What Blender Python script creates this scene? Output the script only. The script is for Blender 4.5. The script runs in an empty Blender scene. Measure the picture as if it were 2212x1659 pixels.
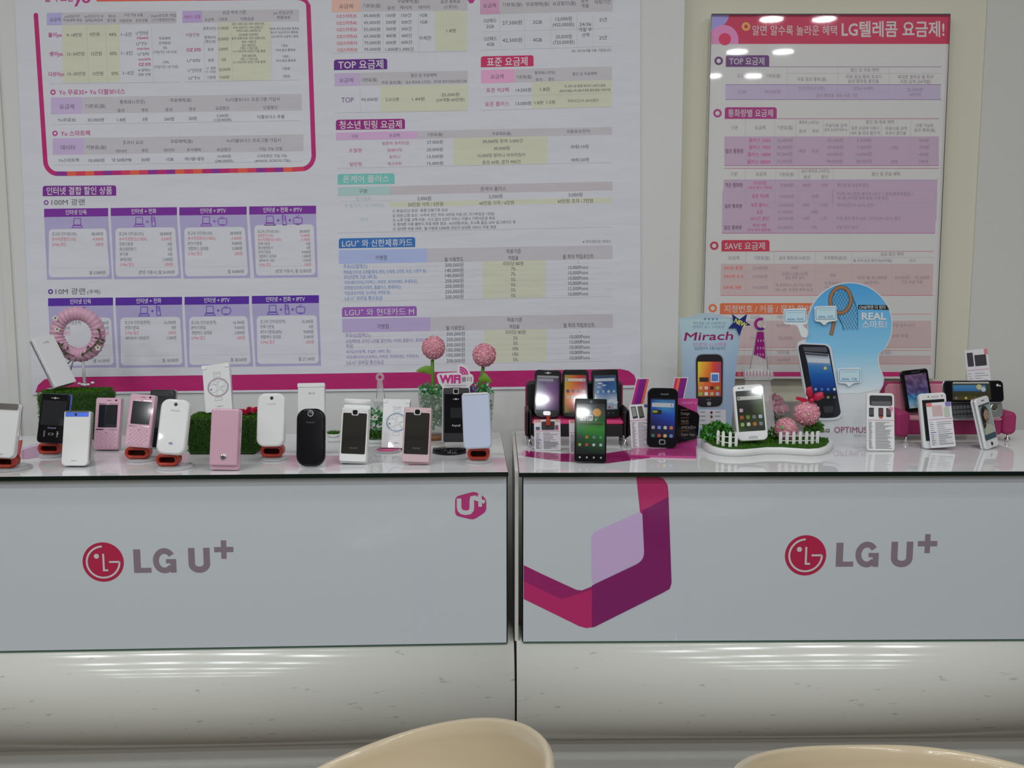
import bpy, math, random
from math import sin, cos, pi, radians
from mathutils import Vector, Matrix
from mathutils.geometry import tessellate_polygon
random.seed(7)
SC = bpy.context.scene
COL = SC.collection

# ------------------------------------------------------------------ camera
F, CX, CY = 2100.0, 1106.0, 829.5          # focal length in pixels of the 2212x1659 frame
TH = math.atan(0.12)                        # camera pitched down
CT = 0.76                                   # counter top height
CAM = Vector((0.0, 0.0, CT + 0.352))
cd = bpy.data.cameras.new('camera')
cam = bpy.data.objects.new('camera', cd)
COL.objects.link(cam)
cam.location = CAM
cam.rotation_euler = (pi / 2 - TH, 0, 0)
cd.sensor_width = 36
cd.lens = F / 2212 * 36
cd.clip_start = 0.05
SC.camera = cam

# ------------------------------------------------------------------ world, lamps, exposure
w = bpy.data.worlds.new('world')
SC.world = w
w.use_nodes = True
w.node_tree.nodes['Background'].inputs[0].default_value = (0.9, 0.95, 1, 1)
w.node_tree.nodes['Background'].inputs[1].default_value = 0.05
vs = SC.view_settings
vs.view_transform = 'Standard'
vs.look = 'None'
vs.gamma = 1
vs.use_curve_mapping = False
vs.exposure = 0.0
ZC = 2.52                                   # ceiling
LAMP_W = 2.95
for ix, x in enumerate((-2.28, -0.98, 0.32, 1.62)):
    for iy, y in enumerate((1.16, 0.34, -0.48, -1.30, -2.14, -2.94)):
        for dx in (-0.15, 0.15):
            L = bpy.data.lights.new('downlight', 'AREA')
            L.shape = 'DISK'
            L.size = 0.13
            L.energy = LAMP_W * (0.5 if y > 1 else 1.0)
            L.color = (0.955, 0.985, 1.0)
            o = bpy.data.objects.new('downlight', L)
            COL.objects.link(o)
            o.location = (x + dx, y, ZC - 0.012)


# ------------------------------------------------------------------ pixel helpers
def ray(px, py):
    a, b = (px - CX) / F, (CY - py) / F
    return Vector((a, cos(TH) + b * sin(TH), -sin(TH) + b * cos(TH)))


def P(px, py, Y):
    d = ray(px, py)
    return CAM + d * (Y / d.y)


def G(px, py, z=CT):
    d = ray(px, py)
    return CAM + d * ((z - CAM.z) / d.z)


def proj(p):
    q = p - CAM
    f = q.y * cos(TH) - q.z * sin(TH)
    u = q.y * sin(TH) + q.z * cos(TH)
    return CX + F * q.x / f, CY - F * u / f


def lin(c):
    c = c / 255.0
    return c / 12.92 if c <= 0.04045 else ((c + 0.055) / 1.055) ** 2.4


def A(r, g, b, W=(168, 171, 178), k=(0.77, 0.785, 0.85)):
    """surface colour of something that reads (r,g,b) where white paper reads W"""
    k = k if isinstance(k, tuple) else (k, k, k)
    return tuple(min(0.92, q * lin(c) / lin(x)) for c, x, q in zip((r, g, b), W, k))


def mix(a, b, t):
    return tuple(x + (y - x) * t for x, y in zip(a, b))


# ------------------------------------------------------------------ materials
def nmat(name):
    m = bpy.data.materials.new(name)
    m.use_nodes = True
    return m, m.node_tree, m.node_tree.nodes['Principled BSDF']


def mat(name, col, rough=0.5, metal=0.0, coat=0.0, noise=0.0, nscale=30.0, bump=0.0, bscale=60.0, spec=0.5):
    m, t, b = nmat(name)
    b.inputs['Base Color'].default_value = (*col, 1)
    b.inputs['Roughness'].default_value = rough
    b.inputs['Metallic'].default_value = metal
    b.inputs['Coat Weight'].default_value = coat
    b.inputs['Coat Roughness'].default_value = 0.03
    b.inputs['Specular IOR Level'].default_value = spec
    if noise or bump:
        tc = t.nodes.new('ShaderNodeTexCoord')
    if noise:
        n = t.nodes.new('ShaderNodeTexNoise')
        n.inputs['Scale'].default_value = nscale
        n.inputs['Detail'].default_value = 5
        t.links.new(tc.outputs['Object'], n.inputs['Vector'])
        r = t.nodes.new('ShaderNodeMix')
        r.data_type = 'RGBA'
        r.inputs[6].default_value = (*[max(0, c * (1 - noise)) for c in col], 1)
        r.inputs[7].default_value = (*[min(1, c * (1 + noise)) for c in col], 1)
        t.links.new(n.outputs['Fac'], r.inputs[0])
        t.links.new(r.outputs[2], b.inputs['Base Color'])
    if bump:
        n2 = t.nodes.new('ShaderNodeTexNoise')
        n2.inputs['Scale'].default_value = bscale
        n2.inputs['Detail'].default_value = 3
        t.links.new(tc.outputs['Object'], n2.inputs['Vector'])
        bp = t.nodes.new('ShaderNodeBump')
        bp.inputs['Strength'].default_value = bump
        bp.inputs['Distance'].default_value = 0.01
        t.links.new(n2.outputs['Fac'], bp.inputs['Height'])
        t.links.new(bp.outputs['Normal'], b.inputs['Normal'])
    return m


def ink(name, rough, coat=0.0, wave=0.0, spec=0.5, paper=False):
    """printed colours, read from the mesh's own colour layer"""
    m, t, b = nmat(name)
    a = t.nodes.new('ShaderNodeAttribute')
    a.attribute_name = 'Col'
    t.links.new(a.outputs['Color'], b.inputs['Base Color'])
    b.inputs['Roughness'].default_value = rough
    b.inputs['Coat Weight'].default_value = coat
    b.inputs['Coat Roughness'].default_value = 0.03
    b.inputs['Specular IOR Level'].default_value = spec
    if wave:
        g = t.nodes.new('ShaderNodeNewGeometry')
        mp = t.nodes.new('ShaderNodeMapping')
        mp.inputs['Scale'].default_value = (1.6, 1, 5.5)
        mp.inputs['Rotation'].default_value = (0, 0.7, 0)
        n = t.nodes.new('ShaderNodeTexNoise')
        n.inputs['Scale'].default_value = 2.6
        n.inputs['Detail'].default_value = 3.5
        t.links.new(g.outputs['Position'], mp.inputs['Vector'])
        t.links.new(mp.outputs['Vector'], n.inputs['Vector'])
        bp = t.nodes.new('ShaderNodeBump')
        bp.inputs['Strength'].default_value = wave
        bp.inputs['Distance'].default_value = 0.02
        t.links.new(n.outputs['Fac'], bp.inputs['Height'])
        t.links.new(bp.outputs['Normal'], b.inputs['Normal'])
    return m


def clear(name, tint=(1, 1, 1), haze=0.0, ior=1.45, hazecol=(0.8, 0.8, 0.8), rough=0.015):
    """thin clear plastic or glass: see-through with a mirror share set by angle"""
    m = bpy.data.materials.new(name)
    m.use_nodes = True
    t = m.node_tree
    t.nodes.clear()
    out = t.nodes.new('ShaderNodeOutputMaterial')
    tr = t.nodes.new('ShaderNodeBsdfTransparent')
    tr.inputs[0].default_value = (*tint, 1)
    gl = t.nodes.new('ShaderNodeBsdfGlossy')
    gl.inputs['Roughness'].default_value = rough
    lw = t.nodes.new('ShaderNodeLayerWeight')
    lw.inputs[0].default_value = 0.5
    pw = t.nodes.new('ShaderNodeMath')
    pw.operation = 'POWER'
    pw.inputs[1].default_value = 4.5
    t.links.new(lw.outputs['Facing'], pw.inputs[0])
    fr = t.nodes.new('ShaderNodeMath')
    fr.operation = 'MULTIPLY_ADD'
    f0 = ((ior - 1) / (ior + 1)) ** 2
    fr.inputs[1].default_value = 0.8
    fr.inputs[2].default_value = f0
    t.links.new(pw.outputs[0], fr.inputs[0])
    mx = t.nodes.new('ShaderNodeMixShader')
    last = tr
    if haze:
        df = t.nodes.new('ShaderNodeBsdfDiffuse')
        df.inputs[0].default_value = (*hazecol, 1)
        m2 = t.nodes.new('ShaderNodeMixShader')
        m2.inputs[0].default_value = haze
        t.links.new(tr.outputs[0], m2.inputs[1])
        t.links.new(df.outputs[0], m2.inputs[2])
        last = m2
    t.links.new(fr.outputs[0], mx.inputs[0])
    t.links.new(last.outputs[0], mx.inputs[1])
    t.links.new(gl.outputs[0], mx.inputs[2])
    t.links.new(mx.outputs[0], out.inputs[0])
    return m


M = dict(
    paper=ink('printed_banner', 0.55, wave=0.24, spec=0.3),
    print=ink('printed_card', 0.38),
    printgloss=ink('printed_gloss', 0.12, coat=0.3),
    screen=ink('screen_print', 0.06, coat=0.6),
    tint=ink('coloured_fibre', 0.75, spec=0.2),
    tintgloss=ink('coloured_plastic', 0.25),
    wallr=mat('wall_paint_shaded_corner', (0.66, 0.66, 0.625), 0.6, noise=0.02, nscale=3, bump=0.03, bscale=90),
    strip=mat('wall_strip_warm', (0.735, 0.73, 0.69), 0.6, noise=0.02),
    wall=mat('wall_paint_white', (0.74, 0.745, 0.735), 0.6, noise=0.02, nscale=3, bump=0.03, bscale=90),
    beige=mat('wall_paint_beige', (0.71, 0.70, 0.565), 0.6, noise=0.03, nscale=3, bump=0.03, bscale=90),
    shop=mat('shopfront_dark', (0.22, 0.22, 0.21), 0.5, noise=0.1),
    side=mat('side_wall_grey', (0.5, 0.5, 0.49), 0.6, noise=0.03),
    dado=mat('wall_dado_grey', (0.42, 0.42, 0.39), 0.6, noise=0.03),
    ceil=mat('ceiling_white', (0.8, 0.8, 0.79), 0.8, noise=0.02),
    floor=mat('floor_brown', (0.105, 0.068, 0.034), 0.45, noise=0.25, nscale=6),
    glassink=ink('back_painted_glass', 0.04, spec=0.6),
    edge=mat('glass_edge_green', (0.004, 0.014, 0.011), 0.12),
    edgeg=mat('glass_edge_pale', (0.10, 0.20, 0.15), 0.2),
    carcass=mat('white_laminate', (0.70, 0.70, 0.66), 0.4, noise=0.02),
    toe=mat('brown_plinth', (0.14, 0.115, 0.08), 0.5, noise=0.2, nscale=12),
    white=mat('white_gloss_plastic', (0.80, 0.81, 0.81), 0.16, coat=0.5),
    whitem=mat('white_satin_plastic', (0.80, 0.81, 0.80), 0.35),
    black=mat('black_gloss_plastic', (0.007, 0.007, 0.009), 0.08, coat=0.08, spec=0.25),
    blackm=mat('black_satin_plastic', (0.022, 0.022, 0.024), 0.4),
    pinkm=mat('pink_metallic', (0.70, 0.415, 0.52), 0.33, metal=0.15, coat=0.4, noise=0.05, nscale=800),
    pinkp=mat('pink_pearl', (0.72, 0.46, 0.56), 0.28, metal=0.15, coat=0.4),
    rose=mat('rose_pearl', (0.70, 0.50, 0.53), 0.28, metal=0.2, coat=0.4),
    lblue=mat('pale_blue_gloss', (0.58, 0.66, 0.84), 0.2, coat=0.6),
    chrome=mat('chrome', (0.80, 0.80, 0.82), 0.08, metal=1.0),
    silver=mat('silver_satin', (0.55, 0.55, 0.57), 0.25, metal=0.9),
    bluech=mat('blue_chrome', (0.10, 0.22, 0.95), 0.22, metal=0.6),
    mirror=mat('smoked_mirror', (0.115, 0.11, 0.10), 0.04, metal=0.75, coat=0.5),
    dark=mat('dark_display', (0.02, 0.021, 0.024), 0.07, coat=0.6),
    red=mat('red_orange_plastic', (0.50, 0.045, 0.022), 0.35, noise=0.06, nscale=200),
    redin=mat('dark_red_hollow_shade', (0.06, 0.007, 0.005), 0.6),  # bracket red darkened to paint the shade inside its loop
    acr=clear('clear_acrylic', haze=0.05),
    acrh=clear('milky_acrylic', haze=0.33, hazecol=(0.75, 0.75, 0.76)),
    pane=clear('poster_glass', tint=(0.995, 0.995, 0.995), haze=0.015, hazecol=(0.7, 0.7, 0.7), ior=1.3, rough=0.03),
    disc=clear('white_translucent', haze=0.62, hazecol=(0.8, 0.8, 0.82)),
    pot=clear('glass_pot', tint=(0.95, 0.97, 0.95), haze=0.08),
    magenta=mat('magenta_felt', (0.36, 0.022, 0.12), 0.6, noise=0.08, nscale=300),
    magseat=mat('hot_pink_felt', (0.72, 0.05, 0.20), 0.55, noise=0.05, nscale=300),
    pinkseat=mat('pale_pink_felt', (0.72, 0.30, 0.38), 0.6, noise=0.05, nscale=300),
    blackf=mat('black_leatherette', (0.014, 0.013, 0.014), 0.45, bump=0.1, bscale=400),
    soil=mat('brown_wood_disc', (0.26, 0.12, 0.05), 0.6, noise=0.3, nscale=60),
    stem=mat('green_stem', (0.10, 0.24, 0.02), 0.5, noise=0.15, nscale=100),
    leaf=mat('green_leaf', (0.17, 0.33, 0.025), 0.45, noise=0.25, nscale=120),
    core=mat('dark_green_block', (0.018, 0.06, 0.008), 0.7, noise=0.3, nscale=200),
    chair=mat('cream_shell_plastic', (0.58, 0.485, 0.335), 0.2, coat=0.35),
    grey=mat('grey_ring', (0.4, 0.4, 0.42), 0.3),
    redrib=mat('red_ribbon', (0.55, 0.012, 0.06), 0.45),
    purp=mat('purple_ribbon', (0.12, 0.02, 0.25), 0.4),
    lens=mat('camera_lens', (0.008, 0.008, 0.010), 0.05, coat=1.0),
)


# scuffed moulding for the counter base
def scuffed():
    m, t, b = nmat('white_moulding_scuffed')
    b.inputs['Roughness'].default_value = 0.15
    b.inputs['Specular IOR Level'].default_value = 0.7
    b.inputs['Anisotropic'].default_value = 0.93
    tg = t.nodes.new('ShaderNodeCombineXYZ')
    tg.inputs[0].default_value = 1.0
    t.links.new(tg.outputs[0], b.inputs['Tangent'])
    tc = t.nodes.new('ShaderNodeTexCoord')
    mp = t.nodes.new('ShaderNodeMapping')
    mp.inputs['Scale'].default_value = (26, 26, 110)
    n = t.nodes.new('ShaderNodeTexNoise')
    n.inputs['Scale'].default_value = 1.0
    n.inputs['Detail'].default_value = 6
    n2 = t.nodes.new('ShaderNodeTexNoise')
    n2.inputs['Scale'].default_value = 5.0
    r = t.nodes.new('ShaderNodeValToRGB')
    r.color_ramp.elements[0].position = 0.668
    r.color_ramp.elements[0].color = (0, 0, 0, 1)
    r.color_ramp.elements[1].position = 0.72
    r.color_ramp.elements[1].color = (0.55, 0.55, 0.55, 1)
    mx = t.nodes.new('ShaderNodeMix')
    mx.data_type = 'RGBA'
    mx.inputs[6].default_value = (0.73, 0.735, 0.68, 1)
    mx.inputs[7].default_value = (0.33, 0.31, 0.29, 1)
    t.links.new(tc.outputs['Object'], mp.inputs['Vector'])
    t.links.new(mp.outputs['Vector'], n.inputs['Vector'])
    t.links.new(n.outputs['Fac'], r.inputs['Fac'])
    t.links.new(r.outputs['Color'], mx.inputs[0])
    t.links.new(mx.outputs[2], b.inputs['Base Color'])
    return m


M['base'] = scuffed()


# ------------------------------------------------------------------ mesh builder
class MB:
    def __init__(s):
        s.v, s.f, s.c, s.sm = [], [], [], []

    def add(s, verts, faces, col=None, smooth=False):
        k = len(s.v)
        s.v += [Vector(p) for p in verts]
        n = len(verts)
        per = isinstance(col, list)
        for f in faces:
            s.f.append(tuple(i + k for i in f))
            s.c.append([col[i] for i in f] if per else col)
            s.sm.append(smooth)
        return s

    def box(s, a, b, col=None):
        x0, y0, z0 = a
        x1, y1, z1 = b
        return s.add([(x0, y0, z0), (x1, y0, z0), (x1, y1, z0), (x0, y1, z0), (x0, y0, z1), (x1, y0, z1), (x1, y1, z1), (x0, y1, z1)],
                     [(0, 3, 2, 1), (4, 5, 6, 7), (0, 1, 5, 4), (1, 2, 6, 5), (2, 3, 7, 6), (3, 0, 4, 7)], col)

    def rings(s, rings, col=None, cap0=True, cap1=True, smooth=True, closed=True):
        """loft a list of equal-length rings of points"""
        n = len(rings[0])
        vs_ = [p for r in rings for p in r]
        fs = []
        for i in range(len(rings) - 1):
            for j in range(n if closed else n - 1):
                j2 = (j + 1) % n
                fs.append((i * n + j, i * n + j2, (i + 1) * n + j2, (i + 1) * n + j))
        k = len(s.v)
        s.add(vs_, fs, col, smooth)
        if cap0:
            s.f.append(tuple(k + j for j in reversed(range(n))))
            s.c.append(col)
            s.sm.append(False)
        if cap1:
            s.f.append(tuple(k + (len(rings) - 1) * n + j for j in range(n)))
            s.c.append(col)
            s.sm.append(False)
        return s

    def slab(s, w, h, t, rt, rb, bev, x0=0.0, z0=0.0, y0=0.0, col=None, n=6):
        """rounded plate, front face at y0 looking to -y, bottom centre at (x0, y0, z0)"""
        prof = [(0, bev), (bev * 0.3, bev * 0.3), (bev, 0), (t - bev, 0), (t - bev * 0.3, bev * 0.3), (t, bev)] if bev > 0 else [(0, 0), (t, 0)]
        rs = []
        for y, i in prof:
            rs.append([(x0 + x, y0 + y, z0 + z) for x, z in rr(w, h, rt, rb, i, n)])
        return s.rings(rs, col)

    def lathe(s, prof, c=(0, 0, 0), n=24, col=None, cap0=True, cap1=True):
        rs = [[(c[0] + r * cos(2 * pi * j / n), c[1] + r * sin(2 * pi * j / n), c[2] + z) for j in range(n)] for r, z in prof]
        return s.rings(rs, col, cap0, cap1)

    def tube(s, pts, rad, n=10, col=None, cap=True):
        pts = [Vector(p) for p in pts]
        rs = []
        up = Vector((0.3, 0.2, 0.9)).normalized()
        for i, p in enumerate(pts):
            d = (pts[min(i + 1, len(pts) - 1)] - pts[max(i - 1, 0)]).normalized()
            a = d.cross(up)
            if a.length < 1e-3:
                a = d.cross(Vector((1, 0, 0)))
            a.normalize()
            b = d.cross(a)
            r = rad[i] if isinstance(rad, (list, tuple)) else rad
            rs.append([p + (a * cos(2 * pi * j / n) + b * sin(2 * pi * j / n)) * r for j in range(n)])
        return s.rings(rs, col, cap, cap)

    def sphere(s, c, r, n=16, m=10, col=None, sq=(1, 1, 1)):
        rs = []
        for i in range(m + 1):
            a = pi * i / m
            q = max(sin(a), 1e-3)
            rs.append([(c[0] + r * sq[0] * q * cos(2 * pi * j / n), c[1] + r * sq[1] * q * sin(2 * pi * j / n), c[2] - r * sq[2] * cos(a)) for j in range(n)])
        return s.rings(rs, col)

    def prism(s, outline, fr, bk, col=None):
        """polygon (any outline) with depth: fr/bk map an outline point to front/back points"""
        a = [Vector(fr(p)) for p in outline]
        b = [Vector(bk(p)) for p in outline]
        n = len(a)
        tri = tessellate_polygon([[Vector((p[0], p[1], 0)) for p in outline]])
        s.add(a, [tuple(t) for t in tri], col)
        s.add(b, [tuple(reversed(t)) for t in tri], col)
        k = len(s.v) - 2 * n
        for j in range(n):
            j2 = (j + 1) % n
            s.f.append((k + j, k + j2, k + n + j2, k + n + j))
            s.c.append(col)
            s.sm.append(False)
        return s

    def build(s, name, m, parent=None, inv=None):
        me = bpy.data.meshes.new(name)
        vs_ = [inv @ p for p in s.v] if inv is not None else s.v
        me.from_pydata([tuple(p) for p in vs_], [], s.f)
        me.polygons.foreach_set('use_smooth', s.sm)
        if any(c is not None for c in s.c):
            ca = me.color_attributes.new('Col', 'FLOAT_COLOR', 'CORNER')
            buf = []
            for f, c in zip(s.f, s.c):
                if isinstance(c, list):
                    for q in c:
                        buf += [*q, 1.0]
                else:
                    buf += [*(c or (0.5, 0.5, 0.5)), 1.0] * len(f)
            ca.data.foreach_set('color', buf)
        me.materials.append(m)
        me.update()
        o = bpy.data.objects.new(name, me)
        COL.objects.link(o)
        if parent is not None:
            o.parent = parent
        return o


def rr(w, h, rt, rb, i=0.0, n=6):
    """rounded rectangle, bottom centre at (0,0), inset by i"""
    w2, rt, rb = w / 2 - i, max(rt - i, 1e-5), max(rb - i, 1e-5)
    pts = []
    for cx, cz, a0, r in ((w2 - rb, i + rb, -pi / 2, rb), (w2 - rt, h - i - rt, 0, rt), (-w2 + rt, h - i - rt, pi / 2, rt), (-w2 + rb, i + rb, pi, rb)):
        for k in range(n + 1):
            a = a0 + pi / 2 * k / n
            pts.append((cx + r * cos(a), cz + r * sin(a)))
    return pts


def rrpx(x0, y0, x1, y1, r, n=5):
    """rounded rectangle in picture-style coordinates (y down)"""
    return [(x + (x0 + x1) / 2, y1 - z) for x, z in rr(x1 - x0, y1 - y0, r, r, 0, n)]


def circ(cx, cy, r, n=28, sy=1.0):
    return [(cx + r * cos(2 * pi * k / n), cy + r * sy * sin(2 * pi * k / n)) for k in range(n)]


# ------------------------------------------------------------------ things
class Thing:
    def __init__(s, name, label, cat, mw=None, group=None):
        o = bpy.data.objects.new(name, None)
        o.empty_display_size = 0.02
        COL.objects.link(o)
        s.o = o
        s.m = mw or Matrix()
        o.matrix_world = s.m
        s.inv = s.m.inverted()
        o['label'] = label
        o['category'] = cat
        if group:
            o['group'] = group

    def part(s, name, mb, m, label=None, parent=None, world=False):
        o = mb.build(name, m, parent or s.o, s.inv if world else None)
        if label:
            o['label'] = label
        return o


def at(p):
    return Matrix.Translation(p)


def struct(name, mb, m):
    o = mb.build(name, m)
    o['kind'] = 'structure'
    return o


def tag(o, label, cat, group=None):
    o['label'] = label
    o['category'] = cat
    if group:
        o['group'] = group
    return o


# ------------------------------------------------------------------ lettering and printing
_fc = bpy.data.curves.new('lettering_source', 'FONT')
_fc.resolution_u = 2
_fo = bpy.data.objects.new('lettering_source', _fc)
COL.objects.link(_fo)
_cache = {}


def glyphs(txt, bold=0.0):
    k = (txt, bold)
    if k not in _cache:
        _fc.body = txt
        _fc.size = 1
        _fc.offset = bold
        _fc.resolution_u = 6 if txt.isascii() and len(txt) < 12 else 2
        bpy.context.view_layer.update()
        dg = bpy.context.evaluated_depsgraph_get()
        me = bpy.data.meshes.new_from_object(_fo.evaluated_get(dg))
        vs_ = [(v.co.x, v.co.y) for v in me.vertices]
        fs = [tuple(p.vertices) for p in me.polygons]
        bpy.data.meshes.remove(me)
        x0 = min((p[0] for p in vs_), default=0)
        x1 = max((p[0] for p in vs_), default=1)
        _cache[k] = (vs_, fs, x0, x1)
    return _cache[k]


class Ink:
    """flat printing: f(x, y, layer) gives the point in space; y runs down the picture"""
    def __init__(s, f, ox=0.0, oy=0.0, k=1.0, sl=0.0):
        s.g, s.ox, s.oy, s.k, s.sl = f, ox, oy, k, sl
        s.mb = MB()

    def f(s, x, y, l):
        return s.g(s.ox + x * s.k, s.oy + y * s.k, l)

    def at(s, ox, oy, k, sl=0.0):
        s.ox, s.oy, s.k, s.sl = ox, oy, k, sl
        return s

    def rect(s, x0, y0, x1, y1, c, l=1, c2=None, sl=None):
        """top-left, bottom-right; the bars slope by sl; c2 = colour at the bottom"""
        d = (s.sl if sl is None else sl) * (x1 - x0)
        p = [s.f(x0, y0, l), s.f(x1, y0 + d, l), s.f(x1, y1 + d, l), s.f(x0, y1, l)]
        s.mb.add(p, [(3, 2, 1, 0)], c if c2 is None else [c, c, c2, c2])

    def poly(s, pts, c, l=1):
        tri = tessellate_polygon([[Vector((p[0], -p[1], 0)) for p in pts]])
        s.mb.add([s.f(p[0], p[1], l) for p in pts], [tuple(t) for t in tri], c if not isinstance(c, list) else c)

    def rrect(s, x0, y0, x1, y1, r, c, l=1, n=5):
        d = s.sl
        s.poly([(x, y + d * (x - x0)) for x, y in rrpx(x0, y0, x1, y1, r, n)], c, l)

    def tab(s, x0, y0, x1, y1, r, c, l=1):
        """heading tab: top corners rounded"""
        w_, h_ = x1 - x0, y1 - y0
        s.poly([(x + (x0 + x1) / 2, y1 - z + s.sl * (x + w_ / 2)) for x, z in rr(w_, h_, r, 0.5, 0, 4)], c, l)

    def ring(s, cx, cy, r, r2, c, l=1, a0=0.0, a1=2 * pi, n=28, sy=1.0):
        v, f = [], []
        for k in range(n + 1):
            a = a0 + (a1 - a0) * k / n
            v += [s.f(cx + r * cos(a), cy + r * sin(a) * sy, l), s.f(cx + r2 * cos(a), cy + r2 * sin(a) * sy, l)]
        for k in range(n):
            f.append((2 * k, 2 * k + 1, 2 * k + 3, 2 * k + 2))
        s.mb.add(v, f, c)

    def disc(s, cx, cy, r, c, l=1, n=20, sy=1.0):
        s.mb.add([s.f(x, y, l) for x, y in circ(cx, cy, r, n, sy)], [tuple(range(n))], c)

    def line(s, pts, w_, c, l=1, closed=False):
        """stroke with mitred joints; c may be a function of the segment number"""
        pts = [Vector((p[0], p[1], 0)) for p in pts]
        n = len(pts)
        v = []
        for i, p in enumerate(pts):
            a = pts[(i - 1) % n] if (closed or i > 0) else p
            b = pts[(i + 1) % n] if (closed or i < n - 1) else p
            d1 = (p - a).normalized() if (p - a).length > 1e-9 else (b - p).normalized()
            d2 = (b - p).normalized() if (b - p).length > 1e-9 else d1
            d = (d1 + d2).normalized()
            nr = Vector((-d.y, d.x, 0))
            q = max(0.5, abs(d.dot(d1)))
            v += [s.f(p.x + nr.x * w_ / 2 / q, p.y + nr.y * w_ / 2 / q, l), s.f(p.x - nr.x * w_ / 2 / q, p.y - nr.y * w_ / 2 / q, l)]
        for i in range(n if closed else n - 1):
            j = (i + 1) % n
            s.mb.add([v[2 * i], v[2 * i + 1], v[2 * j + 1], v[2 * j]], [(0, 1, 2, 3)], c(i) if callable(c) else c)

    def text(s, x, y, size, w_, txt, c, l=2, bold=0.0, al='c', rot=None, shear=0.0, sq=0.84, fat=0.0):
        if fat:
            for i, (ax, ay) in enumerate(((-fat, 0), (fat, 0), (0, -fat), (0, fat))):
                s.text(x + ax * size, y + ay * size, size, w_, txt, c, l + 0.1 * (i + 1), bold, al, rot, shear, sq)
        vs_, fs, x0, x1 = glyphs(txt, bold)
        nat = (x1 - x0) * size
        if nat <= 0:
            return
        kx = (w_ / nat) if w_ else sq
        W_ = nat * kx
        if al == 'l':
            x = x + W_ / 2
        elif al == 'r':
            x = x - W_ / 2
        a = math.atan(s.sl) if rot is None else rot
        ca, sa = cos(a), sin(a)
        mid = (x0 + x1) / 2
        pts = []
        for px, py in vs_:
            yy = -(py - 0.365) * size
            xx = (px - mid) * size * kx - yy * shear
            pts.append(s.f(x + xx * ca - yy * sa, y + xx * sa + yy * ca, l))
        s.mb.add(pts, fs, c)

    def lines(s, c, block, bold=0.0, al='c', l=2):
        """rows of: x y size width text"""
        for ln in block.strip().split('\n'):
            ln = ln.strip()
            if not ln:
                continue
            x, y, sz, w_, t = ln.split(' ', 4)
            s.text(float(x), float(y), float(sz), float(w_), t, c, l, bold, al)

    def hl(s, x0, y0, x1, y1, c, w_=2.0, l=2):
        s.line([(x0, y0), (x1, y1)], w_, c, l)

# ================================================================== the room
YW = 2.20                                   # white wall plane
YB = 2.235                                  # beige wall plane, set back
xa, xb = P(1471, 400, YW).x, P(2110, 400, YB).x
mb = MB().box((-3.6, YW, 0), (xa, YW + 0.25, ZC))
struct('wall_back_white', mb, M['wall'])
mb = MB().box((xa, YB, 0), (xb + 0.02, YB + 0.2, ZC))
struct('wall_back_beige', mb, M['beige'])
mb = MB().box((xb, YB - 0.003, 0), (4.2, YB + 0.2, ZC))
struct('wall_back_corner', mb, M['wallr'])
struct('wall_left', MB().box((-3.8, -4.2, 0), (-3.6, YW + 0.2, ZC)), M['side'])
struct('wall_right', MB().box((4.2, -4.2, 0), (4.4, YB + 0.2, ZC)), M['side'])
struct('wall_front', MB().box((-3.8, -4.4, 0), (4.4, -4.2, ZC)), M['shop'])
struct('floor', MB().box((-3.8, -4.4, -0.1), (4.4, YB + 0.2, 0)), M['floor'])
struct('ceiling', MB().box((-3.8, -4.4, ZC), (4.4, YB + 0.2, ZC + 0.1)), M['ceil'])
zt = P(1690, 866, YB).z
struct('trim_1', MB().box((xa, YB - 0.02, zt - 0.16), (xb, YB + 0.001, zt)), M['dado'])
xs = P(14, 500, YW).x
struct('trim_2', MB().box((xs - 0.012, YW - 0.006, 0.3), (xs + 0.008, YW + 0.001, ZC)), M['strip'])

# ================================================================== ink colours
K = A(72, 66, 78)
KG = A(96, 90, 102)
WH = (0.77, 0.785, 0.85)
GR = A(156, 155, 160)
LAV = A(158, 143, 175)
GRN = A(167, 170, 153)
PUR = A(82, 34, 112)
DPUR = A(66, 34, 122)
MAG = A(142, 28, 92)
MGT = A(150, 48, 110)
CRM = A(160, 40, 82)
RED = A(168, 66, 84)
VIO = A(104, 62, 136)
ORG = A(176, 78, 52)
HAIR = A(146, 145, 153)


def wallmap(Y, step=0.0001):
    return lambda x, y, l: P(x, y, Y - l * step)


# ================================================================== big banner on the white wall
YP = YW - 0.004
banner = Thing('price_banner', 'big white phone-tariff banner taped flat on the white wall, magenta band along its foot', 'poster', at(P(700, 840, YW)))
wm = wallmap(YP)
mb = MB()
out = [(20, -260), (1383, -275), (1384, 838), (70, 853)]
mb.prism(out, lambda p: P(p[0], p[1], YP), lambda p: P(p[0], p[1], YP) + Vector((0, 0.003, 0)), WH)
banner.part('sheet', mb, M['paper'], world=True)


def section(name):
    return Ink(wm), name


def done(ik, name, label=None):
    return banner.part(name, ik.mb, M['paper'], label, world=True)


# magenta foot band
ik = Ink(wm)
ik.poly([(76, 848), (82, 832), (95, 820), (115, 815), (700, 807), (1340, 797), (1358, 801), (1370, 810), (1378, 832), (1300, 833), (700, 841)], A(146, 30, 88))
done(ik, 'foot_band', 'magenta band with rounded ends')

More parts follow.
